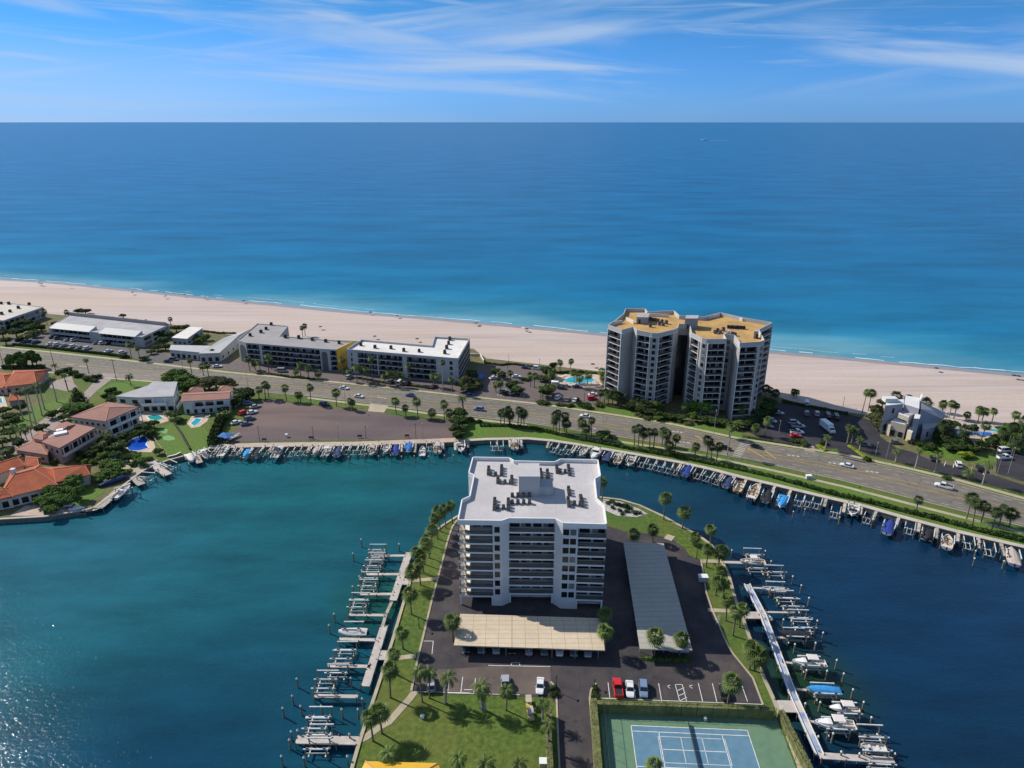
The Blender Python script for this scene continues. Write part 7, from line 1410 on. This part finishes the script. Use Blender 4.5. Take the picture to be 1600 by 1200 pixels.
piles([(x, 716 + (x % 7) * .6) for x in (335, 360, 377, 395, 412, 425, 445, 462, 480, 502, 521, 545, 570, 592, 611, 628, 648, 670, 695, 709, 735)], 'mooring post off the promenade', 'from the left', 'mooring posts off the promenade')
# ------------------------------------------------------------------ lamps, poles, signs and beach things
def lamps(lst, desc, phrase, m, arm, group, cat='lamp post'):
    for i, (bx, by, ty) in enumerate(lst):
        p = G(bx, by); h = max(2.5, min(14, hgt(bx, ty, p.y))); k = round(h)
        place(('lamp', k, m, arm), lambda: lamp_root(k, m, arm), (p.x, p.y, 0), random.choice((1.2, -1.9)), f'{desc}, {ordn(i + 1)} {phrase}' if len(lst) > 1 else desc, cat, group)
lamps([(406, 689, 669), (490, 686, 667), (572, 685, 666), (650, 685, 664)], 'black lamp post along the promenade edge', 'from the left', 'rail', False, 'lamp posts by the gravel lot')
lamps([(529, 685, 664), (661, 684, 663)], 'thin pale pole at the promenade', 'from the left', 'rail_pale', False, 'lamp posts by the gravel lot')
lamps([(1115, 680, 641), (1274, 748, 705), (286, 578, 553), (549, 641, 613), (540, 633, 610), (388, 607, 580)], 'tall pale street lamp along the coast road', 'in the set', 'rail_pale', True, 'street lamps')
lamps([(1217, 676, 659), (1368, 711, 694), (1385, 715, 688)], 'slim lamp post in the car parks by the tower', 'from the left', 'rail_pale', False, 'street lamps')
lamps([(1557, 744, 700), (1575, 740, 700), (1548, 742, 702)], 'tall white flag pole at the far right entrance', 'in the cluster', 'rail_pale', False, 'flag poles', 'pole')
lamps([(795, 567, 555), (843, 576, 561), (1317, 635, 622), (793, 592, 575), (913, 628, 615)], 'small lamp by the beach parking', 'in the set', 'rail', False, 'street lamps')
lamps([(655, 982, 968), (869, 1081, 1060), (929, 1075, 1063), (1088, 873, 856), (660, 861, 853)], 'short black lamp on the condo grounds', 'in the set', 'rail', False, 'condo lamps')
for i, (bx, by, ty) in enumerate(((85, 573, 540), (182, 594, 561), (107, 612, 592), (5, 570, 545), (353, 612, 588))):
    p = G(bx, by); h = round(max(6, min(13, hgt(bx, ty, p.y)))); place(('pole', h), lambda: pole_root(h), (p.x, p.y, 0), .3, f'dark wooden utility pole by the left road, {ordn(i + 1)} in the set', 'utility pole', 'utility poles')
for i, (x, y, c) in enumerate(((62, 446, 'canvas_navy'), (66, 447, 'canvas_black'), (110, 450, 'canvas_tan'), (208, 460.5, 'canvas_black'), (259, 466.5, 'canvas_royal'), (289, 464, 'canvas_black'), (321, 468, 'canvas_black'), (381, 474, 'canvas_black'), (501, 515, 'canvas_black'), (579, 492, 'canvas_black'), (621, 497, 'canvas_navy'), (744, 509, 'canvas_black'), (745, 508, 'canvas_tan'), (818, 516.5, 'canvas_white'), (823, 518.5, 'canvas_black'), (926, 574, 'canvas_black'), (1462, 580.5, 'canvas_navy'), (1583, 592, 'canvas_black'), (1590, 593, 'canvas_black'), (586, 530, 'canvas_black'), (652, 534, 'canvas_black'))):
    p = G(x, y); place(('umb', c), lambda: umbrella_root(c), (p.x, p.y, .03), 0, f'small beach umbrella on the sand, {ordn(i + 1)} from the left', 'beach umbrella', 'beach umbrellas')
o_ = boat((1100, 219.5), 'cab', 8.5, 2.9, 'gelcoat', 'canvas_white', math.pi * .9, 'lone white boat far out on the open sea', z=WZ - 1.5); o_.scale = (5, 5, 5)
mb = MB(); mb.flat([(o_.location.x + x * 4, o_.location.y + y * 4) for x, y in ((4, -1), (34, -13), (36, -11), (6, 1.5))], WZ + .3); tag(mb.build('wake', M['foam']), 'short white wake behind the far boat', 'wake', kind='stuff')
def tablebox(px, name, label, cat, sx, sy, sz, m, m2='trim', a=0.0):
    p = G(*px); t = thing(name, label, cat, (*p, .05), a); mb = MB(); mb.box(0, 0, 0, sx, sy, sz); mb.build('body', M[m], t); mb = MB(); mb.box(0, 0, sz + .004, sx + .16, sy + .16, .1); mb.build('lid', M[m2], t)
tablebox((660, 1122), 'garden_sign', 'small white box on the shaded lower lawn', 'utility box', .7, .5, .6, 'trim')
tablebox((849, 1198), 'utility_box', 'pale utility box beside the driveway hedge', 'utility box', 1.5, 1.3, 1.5, 'concrete')
tablebox((1263, 748), 'utility_box', 'grey utility cabinet on the bay lawn by the tall lamp', 'utility box', 1.8, 1.2, 1.3, 'stucco_pale')
tablebox((1098, 907), 'utility_box', 'grey green cabinet in the shade by the right lawn', 'utility box', 2.4, 1.6, 1.4, 'stucco_pale')
tablebox((448, 683), 'trash_bin', 'small white bin on the gravel lot', 'bin', .8, .8, 1.2, 'trim')
tablebox((867, 604), 'pool_cabana', 'small pale cabana by the hotel pool deck', 'cabana', 3.2, 2.4, 2.6, 'stucco_tan')
def bench(px, a, label):
    p = G(*px); t = thing('bench', label, 'bench', (*p, .28), a, 'benches on the promenade')
    mb = MB(); mb.box(0, 0, .42, 1.8, .5, .08); mb.build('seat', M['rail'], t); mb = MB(); mb.box(0, .26, .55, 1.8, .06, .5); mb.build('backrest', M['rail'], t)
    for s_ in (-.75, .75): mb = MB(); mb.box(s_, 0, 0, .08, .45, .416); mb.build('leg', M['rail'], t)
for i, (x, y) in enumerate(((413, 690), (486, 687), (562, 684.5), (636, 684))): bench((x, y), -.02, f'dark bench at the back of the promenade, {ordn(i + 1)} from the left')
t = thing('bicycle_rack', 'white bicycle rack in the shade by the right lawn', 'bicycle rack', (*G(1122, 978), .05), 1.1)
for k in range(6): mb = MB(); mb.tube([(k * .6, 0, 0), (k * .6, 0, .8), (k * .6, .6, .8), (k * .6, .6, 0)], .05, 5); mb.build('hoop', M['pile_cap'], t)
# sun loungers on the hotel pool deck
def lounger():
    t = thing('sun_lounger'); mb = MB(); mb.box(0, 0, .3, 1.3, .6, .08); mb.build('seat', M['canvas_white'], t); mb = MB(); mb.add([(.65, -.3, .34), (.65, .3, .34), (1.15, .3, .8), (1.15, -.3, .8), (.65, -.3, .28), (.65, .3, .28), (1.2, .3, .76), (1.2, -.3, .76)], [(0, 1, 2, 3), (7, 6, 5, 4), (0, 3, 7, 4), (1, 5, 6, 2), (3, 2, 6, 7)]); mb.build('backrest', M['canvas_white'], t)
    for x in (-.5, .5): mb = MB(); mb.box(x, 0, 0, .06, .56, .296); mb.build('leg', M['rim'], t)
    return t
for i, (x, y) in enumerate(((872, 596), (874, 593), (877, 590), (881, 588), (933, 597), (934, 600), (926, 602), (885, 601), (893, 602), (903, 602.5), (915, 602))): p = G(x, y); place(('lounger',), lounger, (p.x, p.y, .08), random.uniform(-.3, .3) + (.5 if i < 4 else 2), f'white sun lounger on the hotel pool deck, {ordn(i + 1)} in the set', 'sun lounger', 'hotel pool loungers')
for i, (x, y) in enumerate(((304, 652), (309, 650.5), (314, 650), (324, 652), (215, 657), (221, 658))): p = G(x, y); place(('lounger',), lounger, (p.x, p.y, .08), .4, f'pale sun lounger by the left house pools, {ordn(i + 1)} in the set', 'sun lounger', 'house pool loungers')
